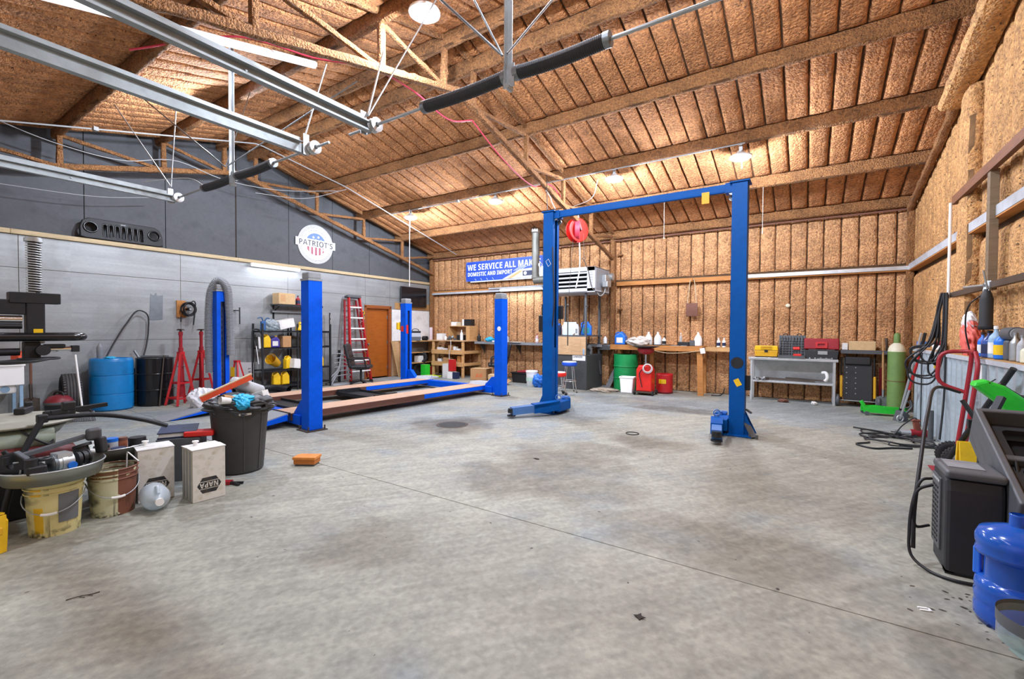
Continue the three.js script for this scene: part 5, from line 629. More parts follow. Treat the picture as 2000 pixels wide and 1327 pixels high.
{ const o = T('space_heater', 'large white waste oil heater with black louvres and flue pipe', 'heater', [-4.875, 2.34, -10.35]);
  M('cabinet', [RB(1.36, 0.03, 0.9, 0.008, 0, 0.585, 0), RB(1.36, 0.03, 0.9, 0.008, 0, 0.015, 0), RB(0.03, 0.6, 0.9, 0.008, 0.665, 0.3, 0), RB(0.03, 0.6, 0.9, 0.008, -0.665, 0.3, 0), B(1.3, 0.56, 0.02, 0, 0.3, -0.43)], MT.greyLight, o); M('face_frame', [RB(1.36, 0.1, 0.03, 0.006, 0, 0.55, 0.455), RB(1.36, 0.08, 0.03, 0.006, 0, 0.06, 0.455), RB(0.2, 0.6, 0.03, 0.006, 0.58, 0.3, 0.455), RB(0.1, 0.6, 0.03, 0.006, -0.63, 0.3, 0.455)], mat(0xc6c9cc, 0.5), o);
  M('heat_core', Array.from({ length: 9 }, (_, k) => C(0.03, 1.2, -0.02, 0.1 + k * 0.05, 0.1 - 0.1 * (k % 2), 0, 0, PI / 2, 0.03, 10)), MT.steelDull, o); for (let k = 0; k < 4; k++) M('louvre', RB(1.06, 0.022, 0.06, 0.004, -0.05, 0.16 + k * 0.1, 0.475, 0.5, 0, 0), mat(0xc6c9cc, 0.5), o);
  M('grille_slots', Array.from({ length: 12 }, (_, k) => B(0.1, 0.008, 0.004, 0.58, 0.14 + k * 0.03, 0.471)), MT.greyDark, o); M('brand_plate', B(0.16, 0.07, 0.004, -0.02, 0.55, 0.472), MT.greyLight, o);
  M('burner', [RB(0.12, 0.28, 0.36, 0.02, 0.74, 0.3, -0.1), RB(0.14, 0.14, 0.2, 0.02, 0.81, 0.2, 0.08), C(0.09, 0.12, 0.78, 0.42, -0.3, 0, 0, PI / 2)], MT.zinc, o); M('side_panel', B(0.006, 0.5, 0.8, 0.683, 0.32, 0), MT.grey, o); M('burner_line', TB([[0.8, 0.12, 0.1], [0.78, -0.02, 0.16], [0.72, -0.08, 0.24], [0.66, 0.02, 0.3]], 0.012), MT.wireGrey, o);
  M('flue_pipe', [C(0.1, 1.2, -1.2, 1.1, 0.0), C(0.103, 0.02, -1.2, 1.05, 0.0), C(0.11, 0.06, -1.2, 0.5, 0.0), C(0.1, 0.62, -0.92, 0.42, 0.0, 0, 0, PI / 2)], mat(0x77776f, 0.5, 0.5), o); M('flue_cap', LA([[0.1, 1.66], [0.135, 1.7], [0.135, 2.2], [0.12, 2.21], [0.12, 1.75]], -1.2, 0, 0.0), mat(0xa9a59c, 0.3, 0.85), o); M('gas_fitting', [C(0.02, 0.3, -1.02, 0.7, 0.1), TO(0.05, 0.012, -1.0, 0.8, 0.1, 0, 0.5, 0)], MT.zinc, o);
}
{ const o = T('hose_reel', 'red hose reel hanging from overhead lift beam area', 'hose reel', [-4.22, 3.6, -8.95], 1.1); M('reel_drum', LA([[0.05, -0.07], [0.24, -0.07], [0.26, -0.06], [0.24, -0.05], [0.14, -0.045], [0.14, 0.045], [0.24, 0.05], [0.26, 0.06], [0.24, 0.07], [0.05, 0.07]], 0, 0, 0, PI / 2, 0.9, 0, 36), MT.redBright, o); M('coiled_hose', [-0.03, 0, 0.03].map((k) => TO(0.19, 0.028, k * 0.8, 0, k * 0.6, 0, 0.9, 0)), MT.redRubber, o); M('mount_arm', [BAR([0, 0.42, 0], [0.06, 0.0, 0.08], 0.05, 0.02), RB(0.12, 0.03, 0.12, 0.005, 0, 0.42, 0)], MT.zinc, o); M('drop_hose', TB([[0.02, -0.22, 0.05], [0.04, -0.5, 0.05], [0.02, -0.9, 0.06], [-0.06, -1.25, 0.05]], 0.014), MT.paper, o); M('reel_guide', B(0.06, 0.06, 0.05, 0, -0.24, 0.04), MT.red, o); }
ONE('drop_cable', 'thin steel cables with hooks hanging behind left lift column', 'cable', [ROD([-4.25, 3.82, -8.9], [-4.4, 2.0, -8.9], 0.005), ROD([-4.05, 3.5, -8.9], [-4.03, 3.0, -8.9], 0.005), TO(0.03, 0.008, -4.03, 2.97, -8.9, 0, 0, 0), TB([[-4.03, 2.95, -8.9], [-3.95, 2.7, -8.95], [-3.9, 2.4, -9.0], [-3.85, 2.3, -9.0]], 0.01), S(0.03, -4.4, 1.98, -8.9), C(0.013, 0.9, -4.4, 1.55, -8.9), TO(0.025, 0.008, -4.0, 1.95, -9.0, 0, 0, 0)], MT.darkMetal);
// containers on the tank stand and stools
jug('blue square jerry can on tank stand shelf', [-4.58, 1.316, -10.3], 0.3, 0.26, 0.18, 0.34, MT.blueP, MT.blueP, MT.teal, undefined, 'jerry_can'); jug('white oil jug on tank stand shelf', [-5.12, 1.316, -10.2], 0.1, 0.14, 0.1, 0.28, MT.whiteP, MT.grey, MT.paper); jug('second white oil jug beside white sheet on tank stand', [-4.74, 1.316, -10.1], 0.1, 0.09, 0.1, 0.3, MT.whiteP, MT.black, MT.grey);
{ const o = T('fluid_can', 'yellow and blue labelled fluid can on tank stand shelf', 'can', [-5.3, 1.316, -10.12]); M('can_body', RB(0.2, 0.25, 0.12, 0.01, 0, 0.126, 0), MT.navy, o); M('front_label', B(0.14, 0.18, 0.003, -0.03, 0.12, 0.061), MT.yellow, o); M('cap', C(0.03, 0.04, 0.05, 0.27, 0), MT.blueP, o); }
ONE('clipboard_sheet', 'pale blue sheet propped on tank stand shelf', 'sheet', [EX([[-0.16, 0], [0.1, 0], [0.18, 0.08], [0.18, 0.32], [-0.16, 0.32]], 0.01, 0, 0, 0, -0.1, 0, 0)], mat(0xc8dde8, 0.5), [-4.94, 1.32, -10.06]);
bottle('pale green bottle on tank stand shelf', [-5.45, 1.316, -10.2], 0.05, 0.26, mat(0xa9b46a, 0.4), MT.black, MT.paper); bottle('white bottle on steel bench end beside column', [-4.36, 1.1, -10.98], 0.05, 0.2, MT.whiteP, MT.redDark, null);
ONE('steel_bench_end', 'greasy steel plate shelf between oil tank and column', 'shelf', [RB(0.3, 0.12, 0.36, 0.01, 0, 0, 0), B(0.26, 0.02, 0.3, 0, 0.07, 0)], MT.steel, [-4.3, 1.0, -11.0]);
ONE('scrap_sheet', 'bent grey sheet metal leaning in corner beside oil tank', 'sheet metal', BAR([-4.15, 0.0, -10.6], [-4.02, 0.5, -10.9], 0.16, 0.008), MT.grey);
ONE('dust_pile', 'low pile of pale absorbent dust beside oil tank', 'dust', crumple(0.3, 0.035, 21, 18).translate(0, 0.012, 0), mat(0xb9aa97, 0.95), [-4.08, 0, -10.2]);
function stool(lbl, pos, h, m, wheels) {
  const o = T('work_stool', lbl, 'stool', pos, 0.4); M('seat', [LA([[0.001, h - 0.09], [0.16, h - 0.09], [0.175, h - 0.07], [0.175, h - 0.015], [0.16, h], [0.001, h]], 0, 0, 0, 0, 0, 0, 28)], m, o); M('seat_pad', LA([[0.17, h - 0.012], [0.15, h + 0.012], [0.001, h + 0.016]]), MT.paper, o);
  for (let k = 0; k < 4; k++) { const a = k * PI / 2 + 0.5; M('leg', PIPE([[0.11 * Math.cos(a), h - 0.09, 0.11 * Math.sin(a)], [0.14 * Math.cos(a), h * 0.45, 0.14 * Math.sin(a)], [0.2 * Math.cos(a), wheels ? 0.07 : 0.01, 0.2 * Math.sin(a)]], 0.012, 0.04), MT.chrome, o); if (wheels) M('caster', S(0.035, 0.2 * Math.cos(a), 0.035, 0.2 * Math.sin(a)), MT.black, o); else M('foot', C(0.018, 0.02, 0.2 * Math.cos(a), 0.011, 0.2 * Math.sin(a)), MT.black, o); }
  M('foot_ring', TO(0.17, 0.01, 0, h * 0.38, 0, PI / 2, 0, 0), MT.chrome, o);
}
stool('chrome shop stool with blue seat before dark oil tank', [-4.62, 0, -9.45], 0.7, clean(0x1f52c4, 0.4), false); stool('low chrome stool with red seat behind left lift column', [-4.62, 0, -8.9], 0.5, MT.redBright, true);
// drums and drain under the bench
{ const o = T('drum', 'green steel drum under the pine workbench', 'drum', [-3.72, 0, -10.72]); M('drum_body', LA(drumProf(0.285, 0.86), 0, 0, 0, 0, 0, 0, 40), MT.green, o); M('bung', C(0.03, 0.015, 0.15, 0.855, 0.05), MT.steel, o); }
{ const o = T('waste_bin', 'small white waste bin before green drum', 'bin', [-3.48, 0, -10.17], 0.1); M('bin_body', EX([[-0.13, 0], [0.13, 0], [0.16, 0.36], [-0.16, 0.36]], 0.26, 0, 0, 0, 0, 0, 0, 0.02), MT.whiteP, o); M('rim', EX(rrect(0.35, 0.28, 0.03), 0.025, 0, 0.36, 0, PI / 2, 0, 0, 0, [rrect(0.31, 0.24, 0.03)]), MT.whiteP, o); M('liner', B(0.29, 0.004, 0.23, 0, 0.3, 0), MT.bag, o); }
{ const o = T('oil_drain', 'red rolling oil drain with black catch bowl and coiled hose', 'oil drain', [-3.04, 0, -10.08]);
  M('tank', EX([[-0.17, 0.08], [0.17, 0.08], [0.17, 0.56], [0.12, 0.66], [-0.12, 0.66], [-0.17, 0.56]], 0.3, 0, 0, 0, 0, 0, 0, 0.03), MT.redBright, o); M('base_frame', [B(0.42, 0.03, 0.36, 0, 0.07, 0)], MT.darkMetal, o); for (const [x, z] of [[-0.2, 0.15], [0.2, 0.15], [-0.2, -0.15], [0.2, -0.15]]) M('wheel', C(0.055, 0.03, x, 0.055, z, 0, 0, PI / 2), MT.rubber, o);
  M('stem', C(0.022, 0.3, 0, 0.8, 0), MT.chrome, o); M('funnel', LA([[0.03, 0.9], [0.13, 0.93], [0.18, 0.98], [0.18, 1.04], [0.16, 1.04], [0.12, 0.96], [0.001, 0.93]]), MT.redDark, o); M('catch_bowl', LA([[0.001, 1.04], [0.18, 1.05], [0.3, 1.085], [0.305, 1.09], [0.28, 1.085], [0.001, 1.06]]), MT.blackSteel, o);
  M('coiled_hose', [TO(0.09, 0.011, 0.1, 0.6, 0.17, 0, 0.3, 0), TO(0.1, 0.011, 0.1, 0.6, 0.19, 0, 0.2, 0), TO(0.085, 0.011, 0.1, 0.61, 0.205, 0, 0.3, 0)], clean(0xcfc4c0, 0.4), o); M('drain_hose', TB([[0.03, 0.62, 0.18], [-0.08, 0.5, 0.18], [-0.05, 0.3, 0.18], [-0.02, 0.18, 0.18]], 0.01), MT.wire, o); }
{ const o = T('oily_waste_can', 'red round oily waste can with yellow label', 'can', [-2.76, 0, -10.6]); M('can_body', LA([[0.001, 0.02], [0.18, 0.02], [0.185, 0.05], [0.185, 0.4], [0.19, 0.41], [0.19, 0.43], [0.17, 0.45], [0.001, 0.46]], 0, 0, 0, 0, 0, 0, 36), MT.red, o); M('base_band', LA([[0.001, 0], [0.19, 0], [0.19, 0.05], [0.18, 0.055]]), MT.redDark, o); M('label_patch', C(0.187, 0.1, 0, 0.27, 0, 0, -0.1, 0, 0.187, 24, true).scale(1, 1, 1), MT.yellow, o).geometry.dispose; const lp = o.children[2]; lp.geometry = join(put(new THREE.CylinderGeometry(0.1875, 0.1875, 0.1, 10, 1, true, -0.45, 0.9), 0, 0.28, 0)); }
{ const o = T('wood_workbench', 'long pine workbench against the foam back wall', 'workbench', [-3.0, 0, ZB + 0.36]); M('bench_top', RB(2.12, 0.03, 0.6, 0.004, 0, 1.075, 0), MT.pineOrange, o); M('apron', RB(2.12, 0.09, 0.038, 0.004, 0, 1.02, 0.28), MT.pineOrange, o); M('rear_rail', B(2.1, 0.09, 0.038, 0, 1.02, -0.25), MT.pineOrange, o); for (const [x, z, t] of [[1.0, 0.25, 0.03], [1.0, -0.22, 0], [-0.98, -0.22, 0]]) M('leg', BAR([x + t, 0, z], [x, 1.0, z], 0.12, 0.04), MT.pineOrange, o); M('leg', BAR([-0.12, 0, 0.0], [-0.12, 1.0, 0.0], 0.09, 0.04), MT.pineOrange, o); }
jug('blue square jug on pine workbench end', [-3.86, 1.092, -10.75], 0, 0.26, 0.2, 0.32, MT.blueP, MT.blueP, MT.paper, undefined, 'coolant_jug');
ONE('rag_pile', 'heap of white and brown rags on pine workbench', 'rags', crumple(0.24, 0.11, 31, 18).translate(0, 0.08, 0), mat(0xd8cfc4, 0.9), [-3.42, 1.092, -10.7]);
const gal = (lbl, x, m, liq) => { const o = T('gallon_jug', lbl, 'jug', [x, 1.092, -10.82]); M('jug_body', LA([[0.001, 0], [0.08, 0], [0.085, 0.02], [0.085, 0.16], [0.06, 0.22], [0.025, 0.27], [0.022, 0.3]], 0, 0, 0, 0, 0, 0, 20), m, o); M('cap', C(0.026, 0.02, 0, 0.305, 0), MT.whiteP, o); if (liq) M('contents', C(0.08, 0.1, 0, 0.055, 0), liq, o); };
gal('translucent gallon jug holding green fluid on pine workbench', -3.2, MT.milky, clean(0x49b38a, 0.4)); gal('translucent gallon jug with clear fluid on pine workbench', -2.98, MT.milky, clean(0xb9cdd2, 0.4)); gal('white gallon jug near right end of pine workbench', -2.08, MT.whiteP);
bottle('small white bottle with dark round label on workbench', [-2.83, 1.092, -10.8], 0.045, 0.2, MT.whiteP, MT.black, MT.black); ONE('small_radio', 'small black box on pine workbench', 'box', [RB(0.24, 0.09, 0.14, 0.01, 0, 0.046, 0)], MT.black, [-2.38, 1.092, -10.78]); ONE('small_case', 'small grey case beside black box on workbench', 'case', [RB(0.12, 0.11, 0.1, 0.01, 0, 0.056, 0), B(0.1, 0.02, 0.1, 0, 0.12, 0)], MT.greyDark, [-2.2, 1.092, -10.8]);
ONE('wire_scrap', 'black wire and red tool scattered on workbench', 'tools', [TB([[-0.2, 0.01, 0], [0, 0.02, 0.05], [0.2, 0.01, 0], [0.3, 0.01, 0.04]], 0.01), B(0.16, 0.02, 0.04, -0.25, 0.012, 0.04)], MT.black, [-2.72, 1.092, -10.68]); ONE('paper_scrap', 'light paper scraps lying on pine workbench', 'paper', [B(0.2, 0.004, 0.14, 0, 0.003, 0), B(0.14, 0.004, 0.1, 0.18, 0.004, 0.05, 0, 0.4, 0)], MT.paper, [-2.55, 1.092, -10.72]);
bottle('clear thin bottle on workbench before foam wall', [-2.5, 1.092, -11.0], 0.035, 0.28, MT.clearP, MT.whiteP);
ONE('sagging_rope', 'thin rope sagging along front of pine workbench', 'rope', TB([[-3.1, 1.0, -10.53], [-2.7, 0.93, -10.52], [-2.3, 0.95, -10.52], [-1.98, 1.0, -10.52]], 0.007), MT.tan);
ONE('bench_plank', 'plain pine plank shelf joining workbench and steel shelf', 'plank', RB(0.6, 0.09, 0.3, 0.004, -1.62, 1.03, -10.9), MT.pine); ONE('hang_tag', 'small white tag hanging at workbench corner', 'tag', B(0.1, 0.12, 0.004, -1.93, 1.0, -10.52, 0, 0, 0.2), MT.paper);
for (const x of [-1.66, -1.55]) bottle('small white and blue spray bottle on pine plank shelf', [x, 1.076, -10.85], 0.038, 0.2, MT.whiteP, MT.whiteP, MT.navy, 'spray_bottle', 'spray bottles on the plank');
{ const o = T('hanging_board', 'worn grey board hung by tan rope from wall girt', 'board', [-2.27, 1.78, ZB + 0.17]); M('board', RB(0.26, 0.3, 0.015, 0.004, 0, 0.15, 0), MT.brownRust, o); M('rope_loop', [TB([[-0.1, 0.3, 0.01], [-0.06, 0.6, 0.02], [-0.02, 0.86, 0.02], [0.03, 0.86, 0.02], [0.08, 0.6, 0.02], [0.1, 0.3, 0.01]], 0.009)], MT.tan, o); M('knot', S(0.03, 0, 0.84, 0.03, 1, 1.6, 1), MT.pineOrange, o); }
{ const o = T('steel_table', 'stainless steel work table with lower shelf by back wall', 'table', [-0.28, 0, -10.88]); M('table_top', [RB(1.54, 0.05, 0.5, 0.006, 0, 0.87, 0)], MT.zincBright, o); M('lower_shelf', [RB(1.46, 0.04, 0.44, 0.006, 0, 0.4, 0)], MT.zincBright, o); M('back_sheet', B(1.44, 0.44, 0.006, 0, 0.64, -0.2), MT.zinc, o); for (const [a, b] of [[-0.71, -0.21], [0.71, -0.21], [-0.71, 0.21], [0.71, 0.21]]) M('leg', RB(0.045, 0.85, 0.045, 0.005, a, 0.425, b), MT.zincBright, o); }
ONE('shelf_scrap', 'long dark metal parts lying on steel table lower shelf', 'parts', [BAR([-0.4, 0.03, 0.05], [0.4, 0.03, 0.1], 0.05, 0.04), BAR([-0.1, 0.05, -0.05], [0.55, 0.03, -0.02], 0.07, 0.03), BAR([-0.6, 0.02, 0.12], [-0.4, 0.03, 0.05], 0.06, 0.05)], MT.darkMetal, [-0.28, 0.422, -10.85]); ONE('plastic_elbow', 'black and white plastic elbow pipe on table lower shelf', 'pipe', TB([[0, 0.04, 0.05], [0.04, 0.1, 0.04], [0.02, 0.2, 0.0], [-0.04, 0.2, -0.04]], 0.03, 20, 10), MT.paper, [0.28, 0.422, -10.75]);
ONE('bolt_pile', 'small heap of bolts on steel table lower shelf', 'bolts', [0, 1, 2, 3, 4, 5].map((k) => C(0.02, 0.06, -0.1 + k * 0.04, 0.025 + 0.02 * (k % 2), 0.03 * (k % 3), 1.2, k, 0.4)), MT.zinc, [-0.85, 0.422, -10.7]);
{ const o = T('tool_box', 'yellow plastic tool box on steel table', 'tool box', [-0.73, 0.896, -10.84]); M('box_body', EX([[-0.2, 0], [0.2, 0], [0.215, 0.14], [-0.215, 0.14]], 0.22, 0, 0, 0, 0, 0, 0, 0.012), MT.yellowDark, o); M('lid', EX([[-0.215, 0.145], [0.215, 0.145], [0.205, 0.24], [-0.205, 0.24]], 0.22, 0, 0, 0, 0, 0, 0, 0.012), MT.yellow, o); M('carry_handle', [B(0.2, 0.06, 0.03, 0, 0.2, 0.105), B(0.16, 0.012, 0.02, 0, 0.22, 0.12)], MT.yellowDark, o); M('latch', [B(0.06, 0.05, 0.012, 0, 0.13, 0.115)], MT.black, o); M('base_trim', B(0.4, 0.02, 0.225, 0, 0.01, 0), MT.black, o); }
{ const o = T('socket_case', 'open black socket set case standing on steel table', 'tool case', [-0.28, 0.896, -10.8]); const lid = B(0.46, 0.42, 0.04, 0, 0.23, 0); lid.rotateX(-0.14); lid.translate(0, 0.02, -0.12); M('case_lid', lid, MT.greyDark, o); M('case_tray', B(0.46, 0.05, 0.24, 0, 0.026, 0.06), MT.greyDark, o); const sk = []; for (let r = 0; r < 7; r++) for (let k = 0; k < 8; k++) { const w = 0.03 + 0.02 * ((r * 3 + k) % 3) / 2; const g = RB(w, 0.035, 0.02, 0.006, -0.19 + k * 0.054, 0.06 + r * 0.052, 0.025); g.rotateX(-0.14); g.translate(0, 0.02, -0.12); sk.push(g); } M('socket_well', sk, MT.black, o); const ch = []; for (let k = 0; k < 8; k++) { const g = C(0.009, 0.1, -0.18 + k * 0.051, 0.37, 0.03); g.rotateX(-0.14); g.translate(0, 0.02, -0.12); ch.push(g); } M('socket_row', ch, MT.steelDull, o); M('hinge_strap', [-1, 1].map((s) => TO(0.035, 0.008, s * 0.12, 0.46, -0.19, 0, 0, 0)), MT.black, o); const rg = RB(0.12, 0.06, 0.03, 0.012, 0.08, 0.17, 0.035); rg.rotateX(-0.14); rg.translate(0, 0.02, -0.12); M('ratchet_grip', [rg, RB(0.14, 0.05, 0.04, 0.012, 0.1, 0.065, 0.13)], MT.redBright, o); }
{ const o = T('tool_box', 'red and black lidded tool box open on steel table', 'tool box', [0.22, 0.896, -10.84]); M('box_body', EX([[-0.26, 0], [0.26, 0], [0.28, 0.17], [-0.28, 0.17]], 0.24, 0, 0, 0, 0, 0, 0, 0.012), MT.plasticDark, o); M('lid', [RB(0.58, 0.22, 0.08, 0.02, 0, 0.29, -0.09, -0.1, 0, 0)], MT.redDark, o); M('lid_handle', EX(rrect(0.2, 0.13, 0.02), 0.03, 0, 0.27, -0.035, -0.1, 0, 0, 0.004, [rrect(0.12, 0.05, 0.015)]), MT.red, o); M('latch', RB(0.16, 0.07, 0.015, 0.008, 0.02, 0.12, 0.125), MT.zinc, o); M('tool_tray', [B(0.5, 0.02, 0.2, 0, 0.16, 0), ...[0, 1, 2, 3].map((k) => C(0.012, 0.14, -0.15 + k * 0.1, 0.175, 0.05, 0, 0.4, PI / 2))], MT.greyDark, o); }
ONE('loose_tools', 'loose sockets and wrenches lying along steel table edge', 'tools', [...[0, 1, 2, 3, 4, 5, 6].map((k) => C(0.015, 0.03, -0.1 + k * 0.09, 0.016, 0.02 * (k % 2))), BAR([-0.2, 0.01, 0.02], [-0.02, 0.01, -0.01], 0.02, 0.012), BAR([0.2, 0.01, 0.01], [0.42, 0.01, 0.03], 0.02, 0.012)], MT.zinc, [-0.05, 0.896, -10.68]);
{ const o = T('wall_shelf', 'dark grey steel shelf at right end of back wall', 'shelf', [0.98, 1.05, ZB + 0.24]); M('shelf_board', RB(0.9, 0.02, 0.3, 0.003, 0, 0.02, 0), MT.steelDull, o); M('front_lip', B(0.9, 0.07, 0.01, 0, 0, 0.15), MT.greyDark, o); for (const x of [-0.35, 0.35]) M('bracket', EX([[0, 0], [0.25, 0], [0, -0.25]], 0.012, x, -0.035, -0.14, 0, -PI / 2, 0), MT.steelDull, o); }
carton('cardboard_box', 'plain tan carton on wall shelf above black hand cart', [0.86, 1.085, -10.93], 0.4, 0.17, 0.24, 0, MT.cardLight); carton('small_box', 'small white box on shelf beside red tool box', [0.6, 1.085, -10.98], 0.09, 0.13, 0.12, 0, MT.paper);
{ const o = T('shop_creeper', 'black mechanic creeper with tan side handles leaning on wall', 'creeper', [0.8, 0, -10.78]); const t = (g) => { g.rotateX(-0.12); return g; };
  M('bed', t(EX(rrect(0.44, 0.86, 0.06), 0.03, 0, 0.53, 0, 0, 0, 0, 0.006)), MT.plasticDark, o); M('headrest', t(RB(0.4, 0.16, 0.05, 0.03, 0, 0.88, 0.03)), MT.black, o); M('frame_rail', [t(ROD([-0.25, 0.1, 0], [-0.25, 0.95, 0], 0.015)), t(ROD([0.25, 0.1, 0], [0.25, 0.95, 0], 0.015)), ROD([-0.27, 0.11, 0.02], [0.27, 0.11, 0.02], 0.014)], MT.black, o); for (const s of [-1, 1]) M('side_handle', t(RB(0.04, 0.42, 0.035, 0.012, s * 0.255, 0.38, 0.03)), MT.yellowDark, o); for (const s of [-1, 1]) M('wheel', [LA([[0.02, -0.03], [0.1, -0.03], [0.115, -0.015], [0.115, 0.015], [0.1, 0.03], [0.02, 0.03]], s * 0.31, 0.116, 0.03, 0, 0, PI / 2, 24)], MT.greyDark, o); M('rivets', [0, 1, 2, 3, 4, 5].map((k) => [-1, 1].map((s) => t(C(0.009, 0.006, -0.1 + s * 0.07, 0.25 + k * 0.1, 0.018, PI / 2, 0, 0)))).flat(), MT.zinc, o); M('axle_rod', ROD([-0.31, 0.116, 0.03], [0.31, 0.116, 0.03], 0.01), MT.zinc, o); }
{ const o = T('flat_shovel', 'square flat shovel with pale wooden handle against back wall', 'shovel', [1.17, 0, -10.72]); M('handle', ROD([0, 0.3, 0.02], [0, 1.32, -0.14], 0.018), MT.pineOld, o); M('blade', [EX([[-0.11, 0.0], [0.11, 0.0], [0.11, 0.2], [0.05, 0.25], [-0.05, 0.25], [-0.11, 0.2]], 0.006, 0, 0, 0.04, -0.08, 0, 0), C(0.022, 0.14, 0, 0.3, 0.02, -0.14, 0, 0)], MT.steel, o); }
ONE('steel_bar', 'dark rusty steel bar standing beside flat shovel', 'bar', [ROD([1.32, 0, -10.85], [1.23, 1.32, -10.98], 0.022)], MT.darkMetal);
{ const o = T('gas_cylinder', 'tall green oxygen cylinder with pale shoulder in back corner', 'gas cylinder', [1.34, 0, -10.62]); M('cylinder_body', LA([[0.001, 0], [0.12, 0], [0.128, 0.02], [0.128, 1.08]], 0, 0, 0, 0, 0, 0, 32), MT.greenCyl, o); M('shoulder', LA([[0.128, 1.08], [0.12, 1.14], [0.09, 1.2], [0.05, 1.235], [0.04, 1.24]], 0, 0, 0, 0, 0, 0, 32), MT.cream, o); M('valve_cap', LA([[0.042, 1.22], [0.05, 1.25], [0.05, 1.37], [0.035, 1.41], [0.001, 1.42]]), MT.greenCyl, o); M('restraint', TO(0.13, 0.006, 0, 0.55, 0, PI / 2, 0, 0), MT.brownRust, o); }
ONE('red_pipe', 'thin red pipe standing behind green cylinder', 'pipe', ROD([1.16, 0, -10.98], [1.16, 0.75, -11.04], 0.02), MT.redDark);

// ---------- right wall side ----------
ONE('lumber_rail', 'reddish brown wooden rail fixed high on right foam wall', 'rail', [BAR([1.5, 3.08, -7.77], [1.5, 3.12, -3.5], 0.05, 0.1)], wood(0x8a5a3c)); ONE('white_conduit', 'slim white conduit dropping from wooden rail on right wall', 'conduit', ROD([1.46, 1.86, -7.74], [1.46, 3.05, -7.74], 0.016), MT.whiteP); ONE('steel_post', 'grey weathered wooden post between rails on right wall', 'post', RB(0.07, 1.2, 0.09, 0.004, 1.52, 2.46, -6.42), wood(0x8d7c66));
ONE('steel_rail', 'dark steel angle rail on right wall holding hung cords', 'rail', [BAR([1.5, 1.9, -7.78], [1.5, 1.9, -4.2], 0.05, 0.06), BAR([1.6, 1.9, -7.6], [1.5, 1.9, -7.6], 0.05, 0.05), BAR([1.62, 1.9, -5.0], [1.5, 1.9, -5.0], 0.05, 0.05)], MT.darkMetal);
{ const o = T('clamp_lamp', 'grey cylinder work light hanging from steel rail', 'work light', [1.46, 1.46, -6.28]); M('lamp_tube', LA([[0.001, 0], [0.055, 0], [0.058, 0.04], [0.05, 0.05], [0.05, 0.3], [0.035, 0.36], [0.02, 0.4], [0.001, 0.4]]), MT.plasticDark, o); M('clamp', [BAR([0, 0.38, 0], [0.02, 0.48, -0.02], 0.05, 0.03), ROD([-0.02, 0.44, 0], [-0.06, 0.46, -0.5], 0.012), ROD([0, 0.4, 0.02], [-0.04, 0.58, 0.06], 0.008)], MT.zinc, o); M('cord', TB([[-0.02, 0.36, 0], [-0.1, 0.25, -0.1], [-0.08, 0.0, -0.3], [-0.02, -0.24, -0.4]], 0.007), MT.wire, o); }
{ const o = T('cable_bundle', 'bundle of black extension cords hung over steel rail end', 'cord', [1.44, 0, -7.72]); const r = mulberry(5); for (let k = 0; k < 9; k++) { const b = 0.76 + r() * 0.4, w = -0.06 - r() * 0.32, q = 0.05 * (r() - 0.5), p = -0.02 - 0.03 * k / 9; M('cord_loop', TB([[p, 1.93, q], [p - 0.03, 1.7, q - 0.04], [p + w * 0.35, 1.3, q - 0.05], [p + w * 0.95, b + 0.16, q - 0.08], [p + w * 0.8, b + 0.02, q - 0.08], [p + w * 0.3, b, q - 0.04], [p - 0.02, b + 0.14, q], [p + 0.01, 1.3, 0.02 + q], [p + 0.02, 1.93, 0.03 + q]], 0.011, 60, 6), MT.wire, o); } M('plug_end', [C(0.02, 0.08, -0.03, 1.0, -0.3, 0.4, 0, 0)], MT.yellow, o); M('drop_lead', TB([[0, 1.9, 0.05], [-0.01, 1.2, 0.08], [-0.02, 0.6, 0.1], [-0.06, 0.1, 0.16]], 0.011), MT.wire, o); }
{ const o = T('metal_bench', 'bench clad in pale blue grey corrugated metal along right wall', 'bench'); const z0 = -9.75, z1 = -4.45, x = 1.47, n = 6, L = (z1 - z0) / n, m = mat(0xb4c0c6, 0.42, 0.35);
  for (let k = 0; k < n; k++) { const a = z0 + k * L + 0.004, b = a + L - 0.008, prof = []; const ribs = 4; prof.push([a, 0]); for (let i = 0; i < ribs; i++) { const c = a + (i + 0.5) * (b - a) / ribs; prof.push([c - 0.05, 0], [c - 0.03, -0.025], [c + 0.03, -0.025], [c + 0.05, 0]); } prof.push([b, 0]); const poly = prof.concat(prof.slice().reverse().map((p) => [p[0], p[1] + 0.003])); const g = EX(poly.map(([z, dx]) => [x + dx, -z]).reverse(), 1.14, 0, 0.575, 0, -PI / 2, 0, 0); M('corrugated_sheet', g, m, o); }
  M('bench_top', RB(0.15, 0.03, z1 - z0, 0.004, 1.515, 1.165, (z0 + z1) / 2), MT.pineOld, o); M('front_lip', B(0.03, 0.045, z1 - z0, 1.445, 1.15, (z0 + z1) / 2), MT.greyLight, o); M('end_sheet', B(0.12, 1.14, 0.006, 1.52, 0.57, z0), m, o); M('end_trim', B(0.012, 1.14, 0.012, 1.443, 0.57, -9.1), MT.black, o); }
const BT = 1.182;
{ const o = T('paint_helmet', 'white and red helmet like sander on metal bench', 'sander', [1.53, BT, -8.55]); M('shell', [S(0.09, 0, 0.06, 0, 0.8, 0.8, 1.5), B(0.1, 0.02, 0.24, 0, 0.012, 0)], MT.whiteP, o); M('dark_end', S(0.05, 0, 0.1, 0.1, 1, 0.8, 1), MT.redDark, o); }
